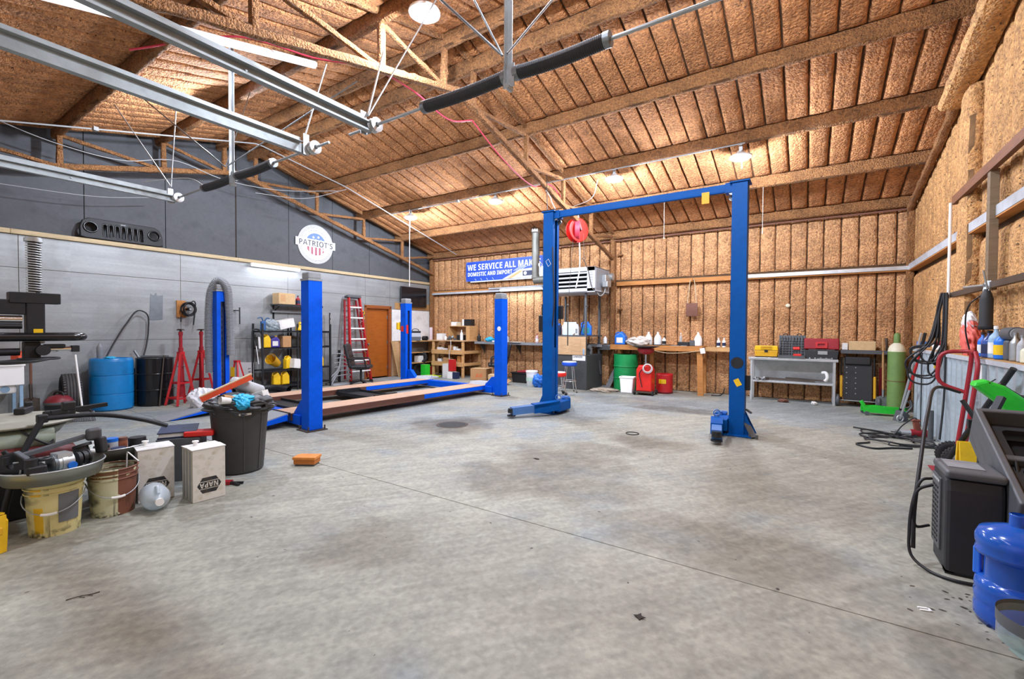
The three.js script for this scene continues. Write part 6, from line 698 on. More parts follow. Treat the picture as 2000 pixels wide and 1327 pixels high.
ONE('wood_scrap', 'tan board lying on metal bench end', 'board', RB(0.14, 0.02, 0.5, 0.003, 0, 0.011, 0), MT.pine, [1.53, BT, -9.0]); ONE('blue_box', 'small blue box at far end of metal bench', 'box', RB(0.14, 0.1, 0.12, 0.005, 0, 0.051, 0), MT.blueP, [1.53, BT, -9.6]);
{ const o = T('shopping_bag', 'tall white and red plastic bag standing on metal bench', 'bag', [1.5, BT, -6.98]); const g = crumple(0.13, 0.19, 43, 16); g.translate(0, 0.17, 0); g.scale(0.5, 1, 1.25); M('bag_body', g, clean(0xe2695c, 0.5), o); const h = crumple(0.1, 0.1, 47, 14); h.translate(0, 0.36, 0); h.scale(0.5, 1, 1.2); M('bag_top', h, MT.bag, o); }
const BB = [['blue spray bottle on metal bench beside plastic bag', -6.6, 0.04, 0.24, MT.blueP, MT.black, MT.paper], ['clear bottle of blue fluid on metal bench', -6.38, 0.06, 0.26, new THREE.MeshPhysicalMaterial({ color: 0x5577c8, roughness: 0.2, transmission: 0.5, thickness: 0 }), MT.black, MT.navy], ['pale blue bottle behind blue jug on metal bench', -6.2, 0.055, 0.3, MT.bluePale, MT.whiteP, MT.paper], ['bright blue oil bottle on metal bench', -6.04, 0.055, 0.26, MT.blueP, MT.paper, MT.yellow], ['grey spray can on metal bench near hand truck', -5.72, 0.035, 0.24, MT.zinc, MT.grey, null], ['slim grey can beside the grey spray can', -5.56, 0.033, 0.22, MT.greyLight, MT.grey, null], ['cream coloured jar on metal bench end', -5.38, 0.06, 0.16, MT.cream, MT.tan, null]];
for (const [l, z, r, h, m, c, lb] of BB) bottle(l, [1.515, BT, z], r, h, m, c, lb);
{ const o = T('air_sander', 'grey and black drill body lying on metal bench', 'power tool', [1.54, BT, -5.88]); M('tool_body', [C(0.06, 0.24, 0, 0.24, 0, PI / 2, 0, 0), RB(0.1, 0.18, 0.1, 0.02, 0, 0.09, 0)], MT.greyDark, o); M('air_intake', [C(0.05, 0.03, 0, 0.24, 0.135, PI / 2, 0, 0), C(0.035, 0.035, 0, 0.24, 0.14, PI / 2, 0, 0)], MT.grey, o); M('grip', RB(0.08, 0.18, 0.08, 0.02, 0.0, 0.2, -0.16, 0.6, 0, 0), MT.black, o); }
ONE('hanging_label', 'white and blue tags hanging from bench lip', 'tags', [B(0.004, 0.2, 0.05, 0, -0.1, 0), B(0.004, 0.16, 0.06, 0, -0.1, 0.12)], MT.paper, [1.425, 1.13, -6.35]);
{ const o = T('hand_truck', 'red two wheeled hand truck with looped handle before metal bench', 'hand truck', [1.28, 0, -6.42]);
  for (const z of [0.06, 0.3]) M('side_rail', PIPE([[0.0, 0.12, z], [0.06, 0.7, z], [0.1, 1.12, z], [0.1, 1.24, z - (z > 0.1 ? 0.1 : -0.02)]], 0.019, 0.08), MT.redDark, o);
  M('loop_handle', PIPE([[0.1, 1.24, 0.2], [0.1, 1.24, 0.0], [-0.12, 1.23, -0.02], [-0.14, 0.9, -0.02], [0.07, 0.82, 0.04]], 0.019, 0.1), MT.redDark, o); M('cross_bar', [ROD([0.055, 0.7, 0.06], [0.055, 0.7, 0.3], 0.014), ROD([0.02, 0.3, 0.06], [0.02, 0.3, 0.3], 0.014), BAR([0.02, 0.3, 0.06], [0.05, 0.14, -0.16], 0.02, 0.02)], MT.redDark, o); M('toe_plate', B(0.2, 0.008, 0.36, -0.1, 0.02, 0.2), MT.redDark, o);
  for (const z of [-0.16, 0.12]) { const w = M('wheel', LA([[0.07, -0.03], [0.1, -0.04], [0.125, -0.035], [0.132, -0.015], [0.132, 0.015], [0.125, 0.035], [0.1, 0.04], [0.07, 0.03]], 0.02, 0.132, z, PI / 2, 0, 0, 32), MT.rubber, o); M('wheel_rim', [LA([[0.001, -0.012], [0.03, -0.02], [0.035, 0.02], [0.06, 0.01], [0.072, 0.03], [0.072, -0.03], [0.06, -0.01]], 0.02, 0.132, z, PI / 2, 0, 0, 24), C(0.02, 0.1, 0.02, 0.132, z, PI / 2, 0, 0)], MT.zincBright, w); M('tread_block', Array.from({ length: 26 }, (_, k) => { const a = k / 26 * 2 * PI; return B(0.012, 0.018, 0.05, 0.02 + 0.131 * Math.cos(a), 0.132 + 0.131 * Math.sin(a), z, 0, 0, a); }), MT.rubber, w); }
  M('axle', ROD([0.02, 0.132, -0.2], [0.02, 0.132, 0.3], 0.012), MT.steel, o); }
ONE('caution_board', 'yellow folding caution board behind hand truck wheel', 'caution sign', [B(0.2, 0.44, 0.02, 0, 0.22, 0, -0.1, 0, 0), B(0.2, 0.44, 0.02, 0, 0.22, -0.08, 0.1, 0, 0)], MT.yellow, [1.26, 0, -5.62], 0.2);
ONE('black_tube', 'long black tube leaning across metal bench front', 'tube', ROD([1.08, 0.02, -6.0], [1.4, 1.14, -5.3], 0.022, 12), MT.blackSteel);
{ const o = T('tube_frame', 'bent black tubular frame with knob beside metal bench', 'frame', [1.3, 0, -5.0]); M('frame_tube', [PIPE([[0.0, 0.02, 0.1], [0.0, 0.75, 0.0], [0.02, 0.95, -0.02], [0.14, 0.93, 0.05], [0.14, 0.7, 0.1], [0.13, 0.02, 0.2]], 0.016, 0.06)], MT.blackSteel, o); M('knob', [C(0.05, 0.02, 0.06, 0.82, 0.06, PI / 2, 0, 0), S(0.012, 0.06, 0.82, 0.075)], MT.black, o); }  // a free-standing tubular frame rather than a bracket
{ const o = T('trimmer_head', 'bright green plastic trimmer housing propped on black frame', 'trimmer', [1.1, 0, -4.9]); const g = EX([[-0.02, 1.05], [0.04, 1.07], [0.14, 1.03], [0.34, 0.86], [0.36, 0.82], [0.3, 0.78], [0.2, 0.78], [0.1, 0.9], [-0.03, 1.02]].reverse(), 0.14, 0, 0, 0, 0, 0, 0, 0.02); M('green_housing', g, MT.greenBright, o); M('split_line', [BAR([0.05, 1.05, 0.072], [0.1, 1.075, 0.0], 0.006, 0.006), BAR([0.12, 1.045, 0.0], [0.33, 0.875, 0.0], 0.06, 0.012)], MT.black, o); M('lower_cover', RB(0.16, 0.07, 0.12, 0.02, 0.24, 0.76, 0), MT.greenBright, o); M('black_end', [RB(0.14, 0.1, 0.1, 0.02, 0.4, 0.8, 0, 0, 0, -0.5), ROD([0.4, 0.76, 0], [0.34, 0.01, 0], 0.016)], MT.black, o); }
{ const o = T('cart_tray', 'black poly cart tray tipped toward floor beside wheel charger', 'cart tray', [1.3, 0.66, -3.9]); const t = (g) => { g.rotateX(0.44); return g; };
  M('tray_deck', t(EX(rrect(0.66, 0.9, 0.04), 0.04, 0, -0.05, 0, PI / 2, 0, 0, 0, [rrect(0.5, 0.3, 0.03, 0.02, -0.22), rrect(0.5, 0.3, 0.03, 0.02, 0.18)])), MT.plasticDark, o); M('tray_rim', [t(RB(0.04, 0.26, 0.92, 0.012, -0.33, -0.06, 0)), t(RB(0.04, 0.26, 0.92, 0.012, 0.33, -0.06, 0)), t(RB(0.66, 0.26, 0.04, 0.012, 0, -0.06, -0.45)), t(RB(0.66, 0.26, 0.04, 0.012, 0, -0.06, 0.45)), t(RB(0.6, 0.05, 0.05, 0.012, 0, -0.01, -0.02))], MT.greyDark, o); M('tray_well', [t(B(0.56, 0.02, 0.36, 0.02, -0.14, -0.22)), t(B(0.56, 0.02, 0.36, 0.02, -0.14, 0.18))], MT.black, o);
  MS('prop_leg', [RB(0.035, 0.8, 0.035, 0.004, -0.27, -0.26, -0.56), BAR([-0.27, 0.1, -0.56], [-0.36, 0.28, -0.62], 0.03, 0.02), BAR([-0.27, 0.08, -0.52], [-0.16, 0.32, -0.62], 0.04, 0.03), B(0.1, 0.06, 0.05, -0.29, 0.12, -0.57), RB(0.035, 0.42, 0.035, 0.004, 0.28, -0.45, 0.1)], MT.blackSteel, o); M('hanging_brush', [LA([[0.001, 0], [0.02, 0], [0.03, 0.06], [0.022, 0.14], [0.001, 0.15]], -0.24, -0.3, 0.08)], MT.greenBright, o); M('brush_tip', C(0.02, 0.05, -0.24, -0.31, 0.08), MT.red, o); M('strap', TB([[-0.25, 0.0, 0.0], [-0.25, -0.1, 0.06], [-0.24, -0.16, 0.08]], 0.01), MT.black, o); }
{ // battery charger
  const o = T('wheel_charger', 'tall black wheeled battery charger with vented side on floor', 'charger', [0.82, 0, -3.78], 0.0);
  M('case_body', EX([[-0.16, 0.02], [-0.16, 0.5], [-0.15, 0.56], [-0.1, 0.58], [0.08, 0.6], [0.16, 0.58], [0.17, 0.5], [0.17, 0.12], [0.1, 0.02]].reverse(), 0.25, 0, 0, 0, 0, PI / 2, 0, 0.02), MT.plasticDark, o); M('top_cap', RB(0.26, 0.05, 0.34, 0.02, 0, 0.595, 0), MT.greyDark, o); M('control_panel', B(0.16, 0.004, 0.2, -0.02, 0.622, -0.03), MT.grey, o); M('face_panel', RB(0.012, 0.44, 0.2, 0.004, -0.128, 0.32, -0.04), MT.greyDark, o);
  M('vent_slot', Array.from({ length: 12 }, (_, r) => [0, 1, 2].map((k) => B(0.004, 0.014, 0.035, -0.135, 0.14 + r * 0.03, -0.1 + k * 0.05))).flat(), MT.black, o); LB(o, 'lettering', 0.18, 0.04, txt(160, 36, '#55585b', [['Schumacher', 80, 18, 'italic bold 26px sans-serif', '#d9dadb']]), -0.1355, 0.52, -0.04, 0, -PI / 2); M('foot', [B(0.24, 0.1, 0.06, 0, 0.05, 0.12), B(0.04, 0.08, 0.3, -0.1, 0.05, 0)], MT.black, o);
  for (const s of [-1, 1]) M('wheel', [LA([[0.02, -0.025], [0.06, -0.03], [0.075, -0.015], [0.075, 0.015], [0.06, 0.03], [0.02, 0.025]], 0.09, 0.075, -0.02 + s * 0.17, PI / 2, 0, 0, 20)], MT.rubber, o); M('cable_rest', [B(0.1, 0.2, 0.06, 0.17, 0.42, 0.02), B(0.02, 0.03, 0.004, 0.16, 0.47, 0.053)], MT.black, o);
  M('power_cord', [TB([[-0.17, 0.53, 0.05], [-0.22, 0.52, 0.08], [-0.26, 0.4, 0.1], [-0.28, 0.2, 0.12], [-0.27, 0.06, 0.14], [-0.2, 0.012, 0.2], [-0.1, 0.012, 0.26], [0.05, 0.012, 0.24]], 0.009, 60), TB([[-0.17, 0.22, 0.0], [-0.24, 0.22, 0.06], [-0.26, 0.32, 0.1], [-0.24, 0.46, 0.1], [-0.17, 0.5, 0.08]], 0.009, 40), TB([[-0.26, 0.1, 0.12], [-0.25, 0.3, 0.06], [-0.2, 0.6, -0.1], [-0.12, 0.88, -0.4], [0.0, 1.02, -0.8], [0.14, 0.98, -0.9]], 0.011, 60)], MT.wire, o);
}
{ // water bottle
  const o = T('water_jug', 'large translucent blue five gallon water bottle with handle', 'water jug', [0.865, 0, -3.16], -0.5); const bl = new THREE.MeshPhysicalMaterial({ color: 0x2f78e6, roughness: 0.14, transmission: 0.55, thickness: 0 }); const r = 0.148;
  M('lower_body', LA([[0.001, 0.008], [r * 0.9, 0.0], [r, 0.03], [r, 0.08], [r * 0.96, 0.095], [r, 0.11], [r, 0.14], [r * 0.96, 0.155], [r, 0.17], [r * 0.97, 0.2], [r * 0.86, 0.21]], 0, 0, 0, 0, 0, 0, 40), bl, o); M('handle_recess', LA([[r * 0.86, 0.21], [r * 0.76, 0.22], [r * 0.76, 0.32], [r * 0.86, 0.33]], 0, 0, 0, 0, 0, 0, 40), bl, o); M('upper_body', LA([[r * 0.86, 0.33], [r * 0.98, 0.34], [r, 0.355], [r * 0.955, 0.372], [r, 0.39], [r, 0.42], [r * 0.9, 0.455], [r * 0.5, 0.48], [0.034, 0.492]], 0, 0, 0, 0, 0, 0, 40), bl, o); M('neck', LA([[0.034, 0.49], [0.032, 0.5], [0.03, 0.54], [0.033, 0.545], [0.028, 0.55]], 0, 0, 0, 0, 0, 0, 24), bl, o); M('carry_handle', RB(0.03, 0.14, 0.04, 0.008, -r * 0.93, 0.27, 0), clean(0x2f78e6, 0.3), o); }
{ const o = T('acrylic_guard', 'curved clear plastic guard on small black caster', 'guard', [0.835, 0, -2.7]); M('clear_band', put(new THREE.CylinderGeometry(0.15, 0.15, 0.1, 40, 1, true, PI * 0.9, PI * 1.2), 0, 0.2, 0), new THREE.MeshPhysicalMaterial({ color: 0xdde6e6, roughness: 0.1, transmission: 0.85, thickness: 0, side: THREE.DoubleSide }), o); M('dark_band', put(new THREE.CylinderGeometry(0.152, 0.152, 0.05, 40, 1, true, PI * 1.0, PI * 0.8), 0, 0.24, 0), MT.greyDark, o); M('flat_tab', RB(0.12, 0.008, 0.1, 0.002, -0.06, 0.145, 0.1, 0, 0.4, 0), MT.glassG, o); M('caster', [C(0.035, 0.03, -0.02, 0.036, 0.1, PI / 2, 0.4, 0), B(0.06, 0.05, 0.05, -0.02, 0.09, 0.1), B(0.2, 0.02, 0.24, 0.04, 0.125, 0.02)], MT.black, o); M('disc_plate', C(0.145, 0.008, 0, 0.152, 0, 0, 0, 0, 0.145, 36), MT.glassG, o); }
ONE('cable_tangle', 'tangle of dark extension cord lying on floor by corded drill', 'cord', [TB(Array.from({ length: 30 }, (_, i) => [0.3 * Math.sin(i * 0.9) + 0.14 * Math.sin(i * 2.3), 0.012 + 0.012 * (i % 3), 0.42 * Math.cos(i * 0.61) + 0.05 * i / 10]), 0.011, 220, 6), TB([[-0.3, 0.012, 0.5], [-0.45, 0.012, 0.7], [-0.3, 0.012, 0.85], [-0.1, 0.012, 0.7], [0.1, 0.012, 0.6]], 0.011, 40)], MT.wire, [0.98, 0, -7.85]);
{ const o = T('corded_drill', 'red and grey corded power drill lying on floor', 'drill', [1.25, 0, -8.12], 0.3); M('motor_body', [C(0.05, 0.2, 0.02, 0.06, 0, 0, 0, PI / 2), RB(0.12, 0.06, 0.09, 0.02, 0.08, 0.05, 0)], MT.redDark, o); M('gear_case', C(0.05, 0.1, -0.13, 0.06, 0, 0, 0, PI / 2, 0.035), MT.zincBright, o); M('chuck', [C(0.022, 0.07, -0.2, 0.06, 0, 0, 0, PI / 2), C(0.01, 0.06, -0.26, 0.06, 0, 0, 0, PI / 2)], MT.steel, o); M('handle', [RB(0.07, 0.14, 0.06, 0.02, 0.0, 0.15, 0, 0, 0, 0.2), RB(0.1, 0.04, 0.06, 0.02, -0.01, 0.23, 0)], mat(0x8a4a38, 0.5), o); M('lead', TB([[0.0, 0.25, 0], [-0.04, 0.27, 0.03], [-0.2, 0.18, 0.1], [-0.4, 0.02, 0.2], [-0.6, 0.012, 0.1]], 0.008), MT.wire, o); }
ONE('steel_tube', 'short dark steel tube standing upright beside drill', 'tube', [C(0.03, 0.4, 0, 0.2, 0, 0, 0, 0, 0.03, 16), C(0.05, 0.02, 0, 0.01, 0)], MT.greyDark, [1.37, 0, -8.0]);
{ const o = T('broom', 'aluminium handled broom with dark bristles leaning on metal bench', 'broom', [1.26, 0, -9.5]); M('handle', ROD([0, 0.16, 0], [0.155, 1.42, 0.5], 0.015), MT.zincBright, o); M('bristles', EX([[-0.03, 0.17], [0.03, 0.17], [0.1, 0.0], [-0.08, 0.0]].reverse(), 0.12, 0, 0, 0, 0, 0.5, 0, 0.01), MT.greyDark, o); M('ferrule', C(0.022, 0.08, 0, 0.17, 0, 0.3, 0, -0.1), MT.black, o); }
ONE('red_pole', 'red and black scraper pole leaning beside aluminium broom', 'pole', [ROD([1.24, 0.05, -9.36], [1.31, 0.55, -9.12], 0.014), TO(0.05, 0.01, 1.24, 0.06, -9.36, 0, 0.6, 0)], MT.zincBright).add(M('red_grip', [ROD([1.31, 0.55, -9.12], [1.39, 1.2, -8.82], 0.018)], MT.red), M('black_grip', ROD([1.39, 1.2, -8.82], [1.41, 1.42, -8.72], 0.021), MT.black));
{ const o = T('floor_jack', 'bright green low floor jack on concrete in back corner', 'floor jack', [1.1, 0, -9.95], 0.15); M('side_frame', [EX([[-0.3, 0.05], [0.3, 0.04], [0.3, 0.12], [-0.1, 0.16], [-0.3, 0.14]].reverse(), 0.02, 0, 0, 0.09), EX([[-0.3, 0.05], [0.3, 0.04], [0.3, 0.12], [-0.1, 0.16], [-0.3, 0.14]].reverse(), 0.02, 0, 0, -0.09), B(0.2, 0.06, 0.16, -0.1, 0.1, 0)], MT.greenBright, o); M('handle_socket', [C(0.03, 0.16, -0.28, 0.16, 0, 0, 0, 0.5)], MT.greenBright, o); M('lift_arm', [BAR([0, 0.13, 0], [0.28, 0.12, 0], 0.08, 0.05), C(0.05, 0.03, 0.28, 0.15, 0)], MT.greenBright, o); for (const [x, z] of [[-0.26, 0.11], [-0.26, -0.11], [0.28, 0.11], [0.28, -0.11]]) M('wheel', C(0.035, 0.03, x, 0.036, z, PI / 2, 0, 0), MT.steelDull, o); }
ONE('fuel_nozzle', 'dark nozzle lying beside floor jack and broom', 'nozzle', [TB([[0, 0.04, 0], [0.04, 0.1, 0.02], [0.1, 0.2, 0], [0.08, 0.3, 0]], 0.02), TO(0.05, 0.012, 0.03, 0.22, 0, 0, 0, 0)], MT.greyDark, [1.36, 0, -9.9]);

// ---------- foreground, left ----------
{ // tyre changer
  const o = T('tire_changer', 'black tire changing machine with spring topped mast and turntable', 'tire changer', [-4.87, 0, -0.855]);
  const q = (d) => 0; // parts in local metres, x towards the camera
  M('cabinet', [RB(0.5, 0.62, 0.6, 0.02, -0.25, 0.31, 0.32), RB(0.2, 0.2, 0.3, 0.02, 0.02, 0.45, 0.35)], MT.black, o); M('mast_column', RB(0.1, 1.5, 0.12, 0.01, -0.6, 0.75, 0.42), MT.blackSteel, o);
  M('turntable', [LA([[0.001, 0.69], [0.4, 0.69], [0.42, 0.7], [0.42, 0.715], [0.001, 0.72]], -0.28, 0, 0.12, 0, 0, 0, 40)], mat(0xa9a796, 0.5), o); M('table_drum', [LA([[0.001, 0.6], [0.3, 0.6], [0.36, 0.68], [0.001, 0.69]], -0.28, 0, 0.12)], mat(0x8f9a8c, 0.5), o); for (let k = 0; k < 4; k++) { const a = k * PI / 2 + 0.5; M('clamp_jaw', [RB(0.16, 0.05, 0.07, 0.01, -0.28 + 0.3 * Math.cos(a), 0.745, 0.12 + 0.3 * Math.sin(a), 0, -a, 0), RB(0.05, 0.07, 0.05, 0.01, -0.28 + 0.38 * Math.cos(a), 0.77, 0.12 + 0.38 * Math.sin(a))], MT.black, o); }
  M('mast_spring', new THREE.TubeGeometry(new (class extends THREE.Curve { getPoint(t) { const a = t * 21 * 2 * PI; return V(0.04 * Math.cos(a), 1.69 + t * 0.385, 0.04 * Math.sin(a)); } })(), 420, 0.0045, 6), MT.zincBright, o); M('spring_core', C(0.031, 0.4, 0, 1.88, 0), MT.black, o); M('mast_cap', [C(0.052, 0.025, 0, 2.085, 0), C(0.045, 0.012, 0, 2.1, 0)], MT.zinc, o);
  M('head_block', [RB(0.1, 0.08, 0.27, 0.006, 0, 1.65, 0.0)], MT.blackSteel, o); M('cross_arm', [RB(0.08, 0.11, 0.62, 0.008, 0, 1.58, 0.36)], MT.blackSteel, o); M('hex_shaft', [RB(0.09, 0.32, 0.1, 0.01, 0.0, 1.5, 0.0)], MT.blackSteel, o); M('pneumatic_tube', [C(0.028, 0.5, 0.02, 1.49, 0.32, PI / 2, 0, 0)], MT.chrome, o); M('pneumatic_tube', C(0.02, 0.5, 0.02, 1.44, 0.32, PI / 2, 0, 0), MT.black, o); M('warning_label', B(0.003, 0.04, 0.05, 0.047, 1.4, -0.01), MT.yellow, o);
  M('guard_bar', PIPE([[0.07, 1.36, 0.7], [0.07, 1.36, -0.26], [-0.1, 1.36, -0.26], [-0.1, 1.36, 0.6]], 0.032, 0.07, 12), MT.blackShiny, o); M('lower_arm', [C(0.027, 0.56, 0.0, 1.25, 0.36, PI / 2, 0, 0), RB(0.08, 0.13, 0.09, 0.01, 0, 1.26, 0.02), C(0.04, 0.1, 0.03, 1.26, -0.03, 0, 0, PI / 2), RB(0.05, 0.03, 0.12, 0.01, 0.02, 1.29, -0.1)], MT.blackSteel, o); M('tool_shaft', C(0.02, 0.2, 0.0, 1.265, -0.12, PI / 2, 0, 0), MT.chrome, o); M('shaft_end', RB(0.05, 0.05, 0.05, 0.006, 0, 1.265, -0.22), MT.blackSteel, o); M('press_disc', [LA([[0.001, 1.16], [0.09, 1.165], [0.17, 1.18], [0.175, 1.19], [0.09, 1.19], [0.001, 1.2]], 0, 0, 0.01, 0.06, 0, 0, 30), TO(0.11, 0.008, 0, 1.195, -0.02, PI / 2, 0, 0)], MT.plasticDark, o); M('mount_bracket', [RB(0.06, 0.06, 0.1, 0.01, 0, 1.34, 0.0)], MT.zinc, o);
  M('cylinder_body', [C(0.07, 0.56, 0.05, 0.6, 0.2, PI / 2, 0, 0)], mat(0x9aa795, 0.45), o); M('bead_arm', [TB([[0.18, 0.76, 0.0], [0.24, 0.75, -0.3], [0.3, 0.68, -0.55], [0.32, 0.6, -0.72]], 0.018, 30, 8), TB([[0.18, 0.76, 0.0], [0.22, 0.5, 0.12], [0.26, 0.2, 0.2], [0.27, 0.02, 0.22]], 0.02, 30, 8), RB(0.06, 0.06, 0.06, 0.01, 0.17, 0.76, 0)], MT.blackSteel, o); M('bead_hook', [BAR([-0.1, 0.76, -0.1], [-0.12, 0.78, -0.44], 0.05, 0.03), RB(0.06, 0.07, 0.08, 0.01, -0.1, 0.8, -0.2)], MT.black, o); M('foot_shell', TB([[0.1, 0.52, 0.3], [0.12, 0.5, 0.0], [0.08, 0.48, -0.18]], 0.05, 20, 8), mat(0x6b2a2a, 0.5), o); M('air_line', TB([[0.1, 0.68, 0.1], [0.13, 0.6, 0.02], [0.12, 0.56, -0.05], [0.1, 0.64, -0.08]], 0.008), MT.wire, o);
}
const dirtyBucket = (base, accents, seed) => dataTex(512, 256, (i, j) => { const x = i / 512, y = j / 256; let [r, g, b] = base; const n = fbm(x * 14, y * 7, seed, 4), q = fbm(x * 5 + 3, y * 3, seed + 5, 4), dr = fbm(x * 40, y * 3, seed + 9, 3); for (const [x0, x1, y0, y1, c] of accents) if (x > x0 && x < x1 && y > y0 && y < y1 && n > 0.3) [r, g, b] = c; const k = 1 - 0.55 * sstep(0.55, 0.8, q) - 0.35 * sstep(0.6, 0.8, dr) * sstep(0.55, 0.05, y) - 0.5 * sstep(0.5, 0.72, fbm(x * 20, y * 10, seed + 20, 3)) * sstep(0.2, 0.0, y); return [r * k, g * k * 0.99, b * k * 0.96]; });
function pail(lbl, pos, turn, tex, r0, r1, h) {
  const o = T('pail', lbl, 'bucket', pos, turn); const wall = new THREE.CylinderGeometry(r1, r0, h, 44, 1, true); wall.translate(0, h / 2, 0); M('pail_wall', wall, new THREE.MeshStandardMaterial({ map: tex, roughness: 0.55, side: THREE.DoubleSide }), o, true); M('pail_base', C(r0, 0.006, 0, 0.006, 0, 0, 0, 0, r0, 36), MT.tan, o);
  M('rim_ring', [h - 0.006, h - 0.045, h - 0.08].map((y) => TO(r0 + (r1 - r0) * y / h + 0.002, 0.006, 0, y, 0, PI / 2, 0, 0, PI * 2, 40)), new THREE.MeshStandardMaterial({ map: tex, roughness: 0.55 }), o);
  const ry = h - 0.1, rr = r1 + 0.005; M('bail_wire', TB(Array.from({ length: 11 }, (_, k) => { const a = PI * k / 10; return [rr * 1.02 * Math.cos(a), ry - 0.11 * Math.sin(a), rr * 1.02 * Math.sin(a)]; }), 0.004, 40), MT.zinc, o); M('bail_grip', TB(Array.from({ length: 5 }, (_, k) => { const a = PI * (0.42 + k * 0.04); return [rr * 1.03 * Math.cos(a), ry - 0.11 * Math.sin(a), rr * 1.03 * Math.sin(a)]; }), 0.01, 10, 8), MT.whiteP, o);
  return o;
}
const pail1 = pail('grimy pale yellow plastic pail supporting galvanised drain pan', [-4.42, 0, -0.86], 1.2, dirtyBucket([222, 216, 158], [[0.9, 0.96, 0.08, 0.55, [232, 190, 40]]], 501), 0.13, 0.152, 0.375);
{ const g = new THREE.CylinderGeometry(0.1475, 0.14, 0.2, 14, 1, true, 0.3, 0.85); g.translate(0, 0.19, 0); const m = M('paper_label', g, new THREE.MeshStandardMaterial({ map: txt(200, 160, '#6f7478', [['─────────', 100, 40, '26px sans-serif', '#c9ccce'], ['────────', 100, 62, '26px sans-serif', '#c9ccce'], ['──────', 90, 84, '26px sans-serif', '#a9b2ba'], ['▬▬▬▬', 100, 130, 'bold 26px sans-serif', '#b9c6d2']]), roughness: 0.6, side: THREE.DoubleSide }), pail1, true); }
const pail2 = pail('rusty oil stained pail with yellow label and wire bail', [-4.5, 0, -1.2], 1.5, dirtyBucket([206, 208, 178], [[0.0, 0.3, 0.0, 0.85, [124, 78, 60]], [0.72, 1.0, 0.82, 1.0, [130, 92, 66]], [0.0, 0.3, 0.82, 1.0, [112, 72, 58]]], 531), 0.13, 0.15, 0.36);
{ const g = new THREE.CylinderGeometry(0.1475, 0.138, 0.16, 8, 1, true, -0.95, 0.4); g.translate(0, 0.24, 0); M('paper_label', g, clean(0xe2d54a, 0.6, 0, { side: THREE.DoubleSide }), pail2, true); M('pail_contents', [C(0.13, 0.01, 0, 0.26, 0), S(0.04, 0.04, 0.28, 0.03), S(0.05, -0.05, 0.28, -0.02)], MT.black, pail2); M('bent_wire', PIPE([[0.1, 0.3, -0.08], [0.1, 0.44, -0.06], [0.14, 0.38, 0.06], [0.14, 0.38, 0.1]], 0.005, 0.02), MT.whiteP, pail2); M('bent_wire', ROD([-0.12, 0.34, 0.1], [-0.2, 0.46, 0.16], 0.005), MT.zinc, pail2); }
function drainPan(lbl, pos, r, turn) { const o = T('drain_pan', lbl, 'pan', pos, turn); M('pan_body', LA([[0.001, 0.0], [r * 0.93, 0.0], [r, 0.085], [r * 1.02, 0.09], [r * 1.02, 0.096], [r * 0.985, 0.094], [r * 0.915, 0.008], [r * 0.001, 0.008]], 0, 0, 0, 0, 0, 0, 56), mat(0xaab1ac, 0.4, 0.75), o); M('rolled_rim', TO(r * 1.01, 0.005, 0, 0.093, 0, PI / 2, 0, 0, PI * 2, 56), MT.zincBright, o); return o; }
drainPan('galvanised drain pan heaped with black engine parts on yellow pail', [-4.44, 0.378, -0.86], 0.27, 0);
{ const o = T('support_pail', 'black pail under the rear galvanised drain pan', 'bucket', [-4.92, 0, -1.3]); M('pail_wall', LA([[0.001, 0], [0.14, 0], [0.16, 0.345], [0.165, 0.35], [0.001, 0.35]]), MT.black, o); M('rim', TO(0.162, 0.007, 0, 0.34, 0, PI / 2, 0, 0), MT.black, o); }
drainPan('galvanised drain pan of jars and bottles behind rusty pail', [-4.9, 0.352, -1.3], 0.24, 0);
{ const o = T('alternator', 'silver alternator with blue cap in galvanised drain pan', 'alternator', [-4.33, 0.452, -0.88], 0.2); M('stator', [C(0.06, 0.1, 0, 0.04, 0, PI / 2, 0, 0), C(0.064, 0.03, 0, 0.04, 0, PI / 2, 0, 0)], MT.zinc, o); M('end_bell', [S(0.06, 0, 0.04, 0.05, 1, 1, 0.5), C(0.062, 0.02, 0, 0.04, 0.045, PI / 2, 0, 0)], MT.steelDull, o); M('cooling_fins', Array.from({ length: 7 }, (_, k) => B(0.006, 0.03, 0.08, -0.045 + k * 0.015, 0.095, 0)), MT.zincBright, o); M('blue_cap', C(0.026, 0.03, 0.06, 0.02, -0.03, 0, 0, PI / 2), MT.blueP, o); M('pulley', [C(0.045, 0.04, 0, 0.045, -0.13, PI / 2, 0, 0), C(0.05, 0.012, 0, 0.045, -0.145, PI / 2, 0, 0), C(0.05, 0.02, 0, 0.04, -0.09, PI / 2, 0, 0)], MT.black, o); }
ONE('control_arm', 'long black steel suspension arm lying across drain pan', 'engine part', [BAR([0.06, 0.1, 0.25], [-0.06, 0.17, -0.2], 0.05, 0.025), RB(0.06, 0.09, 0.09, 0.02, -0.04, 0.18, -0.24), BAR([0.0, 0.08, 0.1], [0.06, 0.06, 0.24], 0.04, 0.04)], MT.greyDark, [-4.5, 0.44, -0.86]);
ONE('engine_bracket', 'black cast engine bracket with bolt holes in drain pan', 'engine part', [EX([[-0.08, 0], [0.08, 0], [0.09, 0.1], [0.02, 0.15], [-0.06, 0.13]], 0.05, 0, 0, 0, 0, 0.7, 0, 0.01, [circ(0, 0.06, 0.02, 12)]), C(0.016, 0.05, 0.04, 0.1, 0.04), C(0.014, 0.08, -0.03, 0.12, 0.02, 0.5, 0, 0)], MT.blackSteel, [-4.38, 0.46, -0.66]);
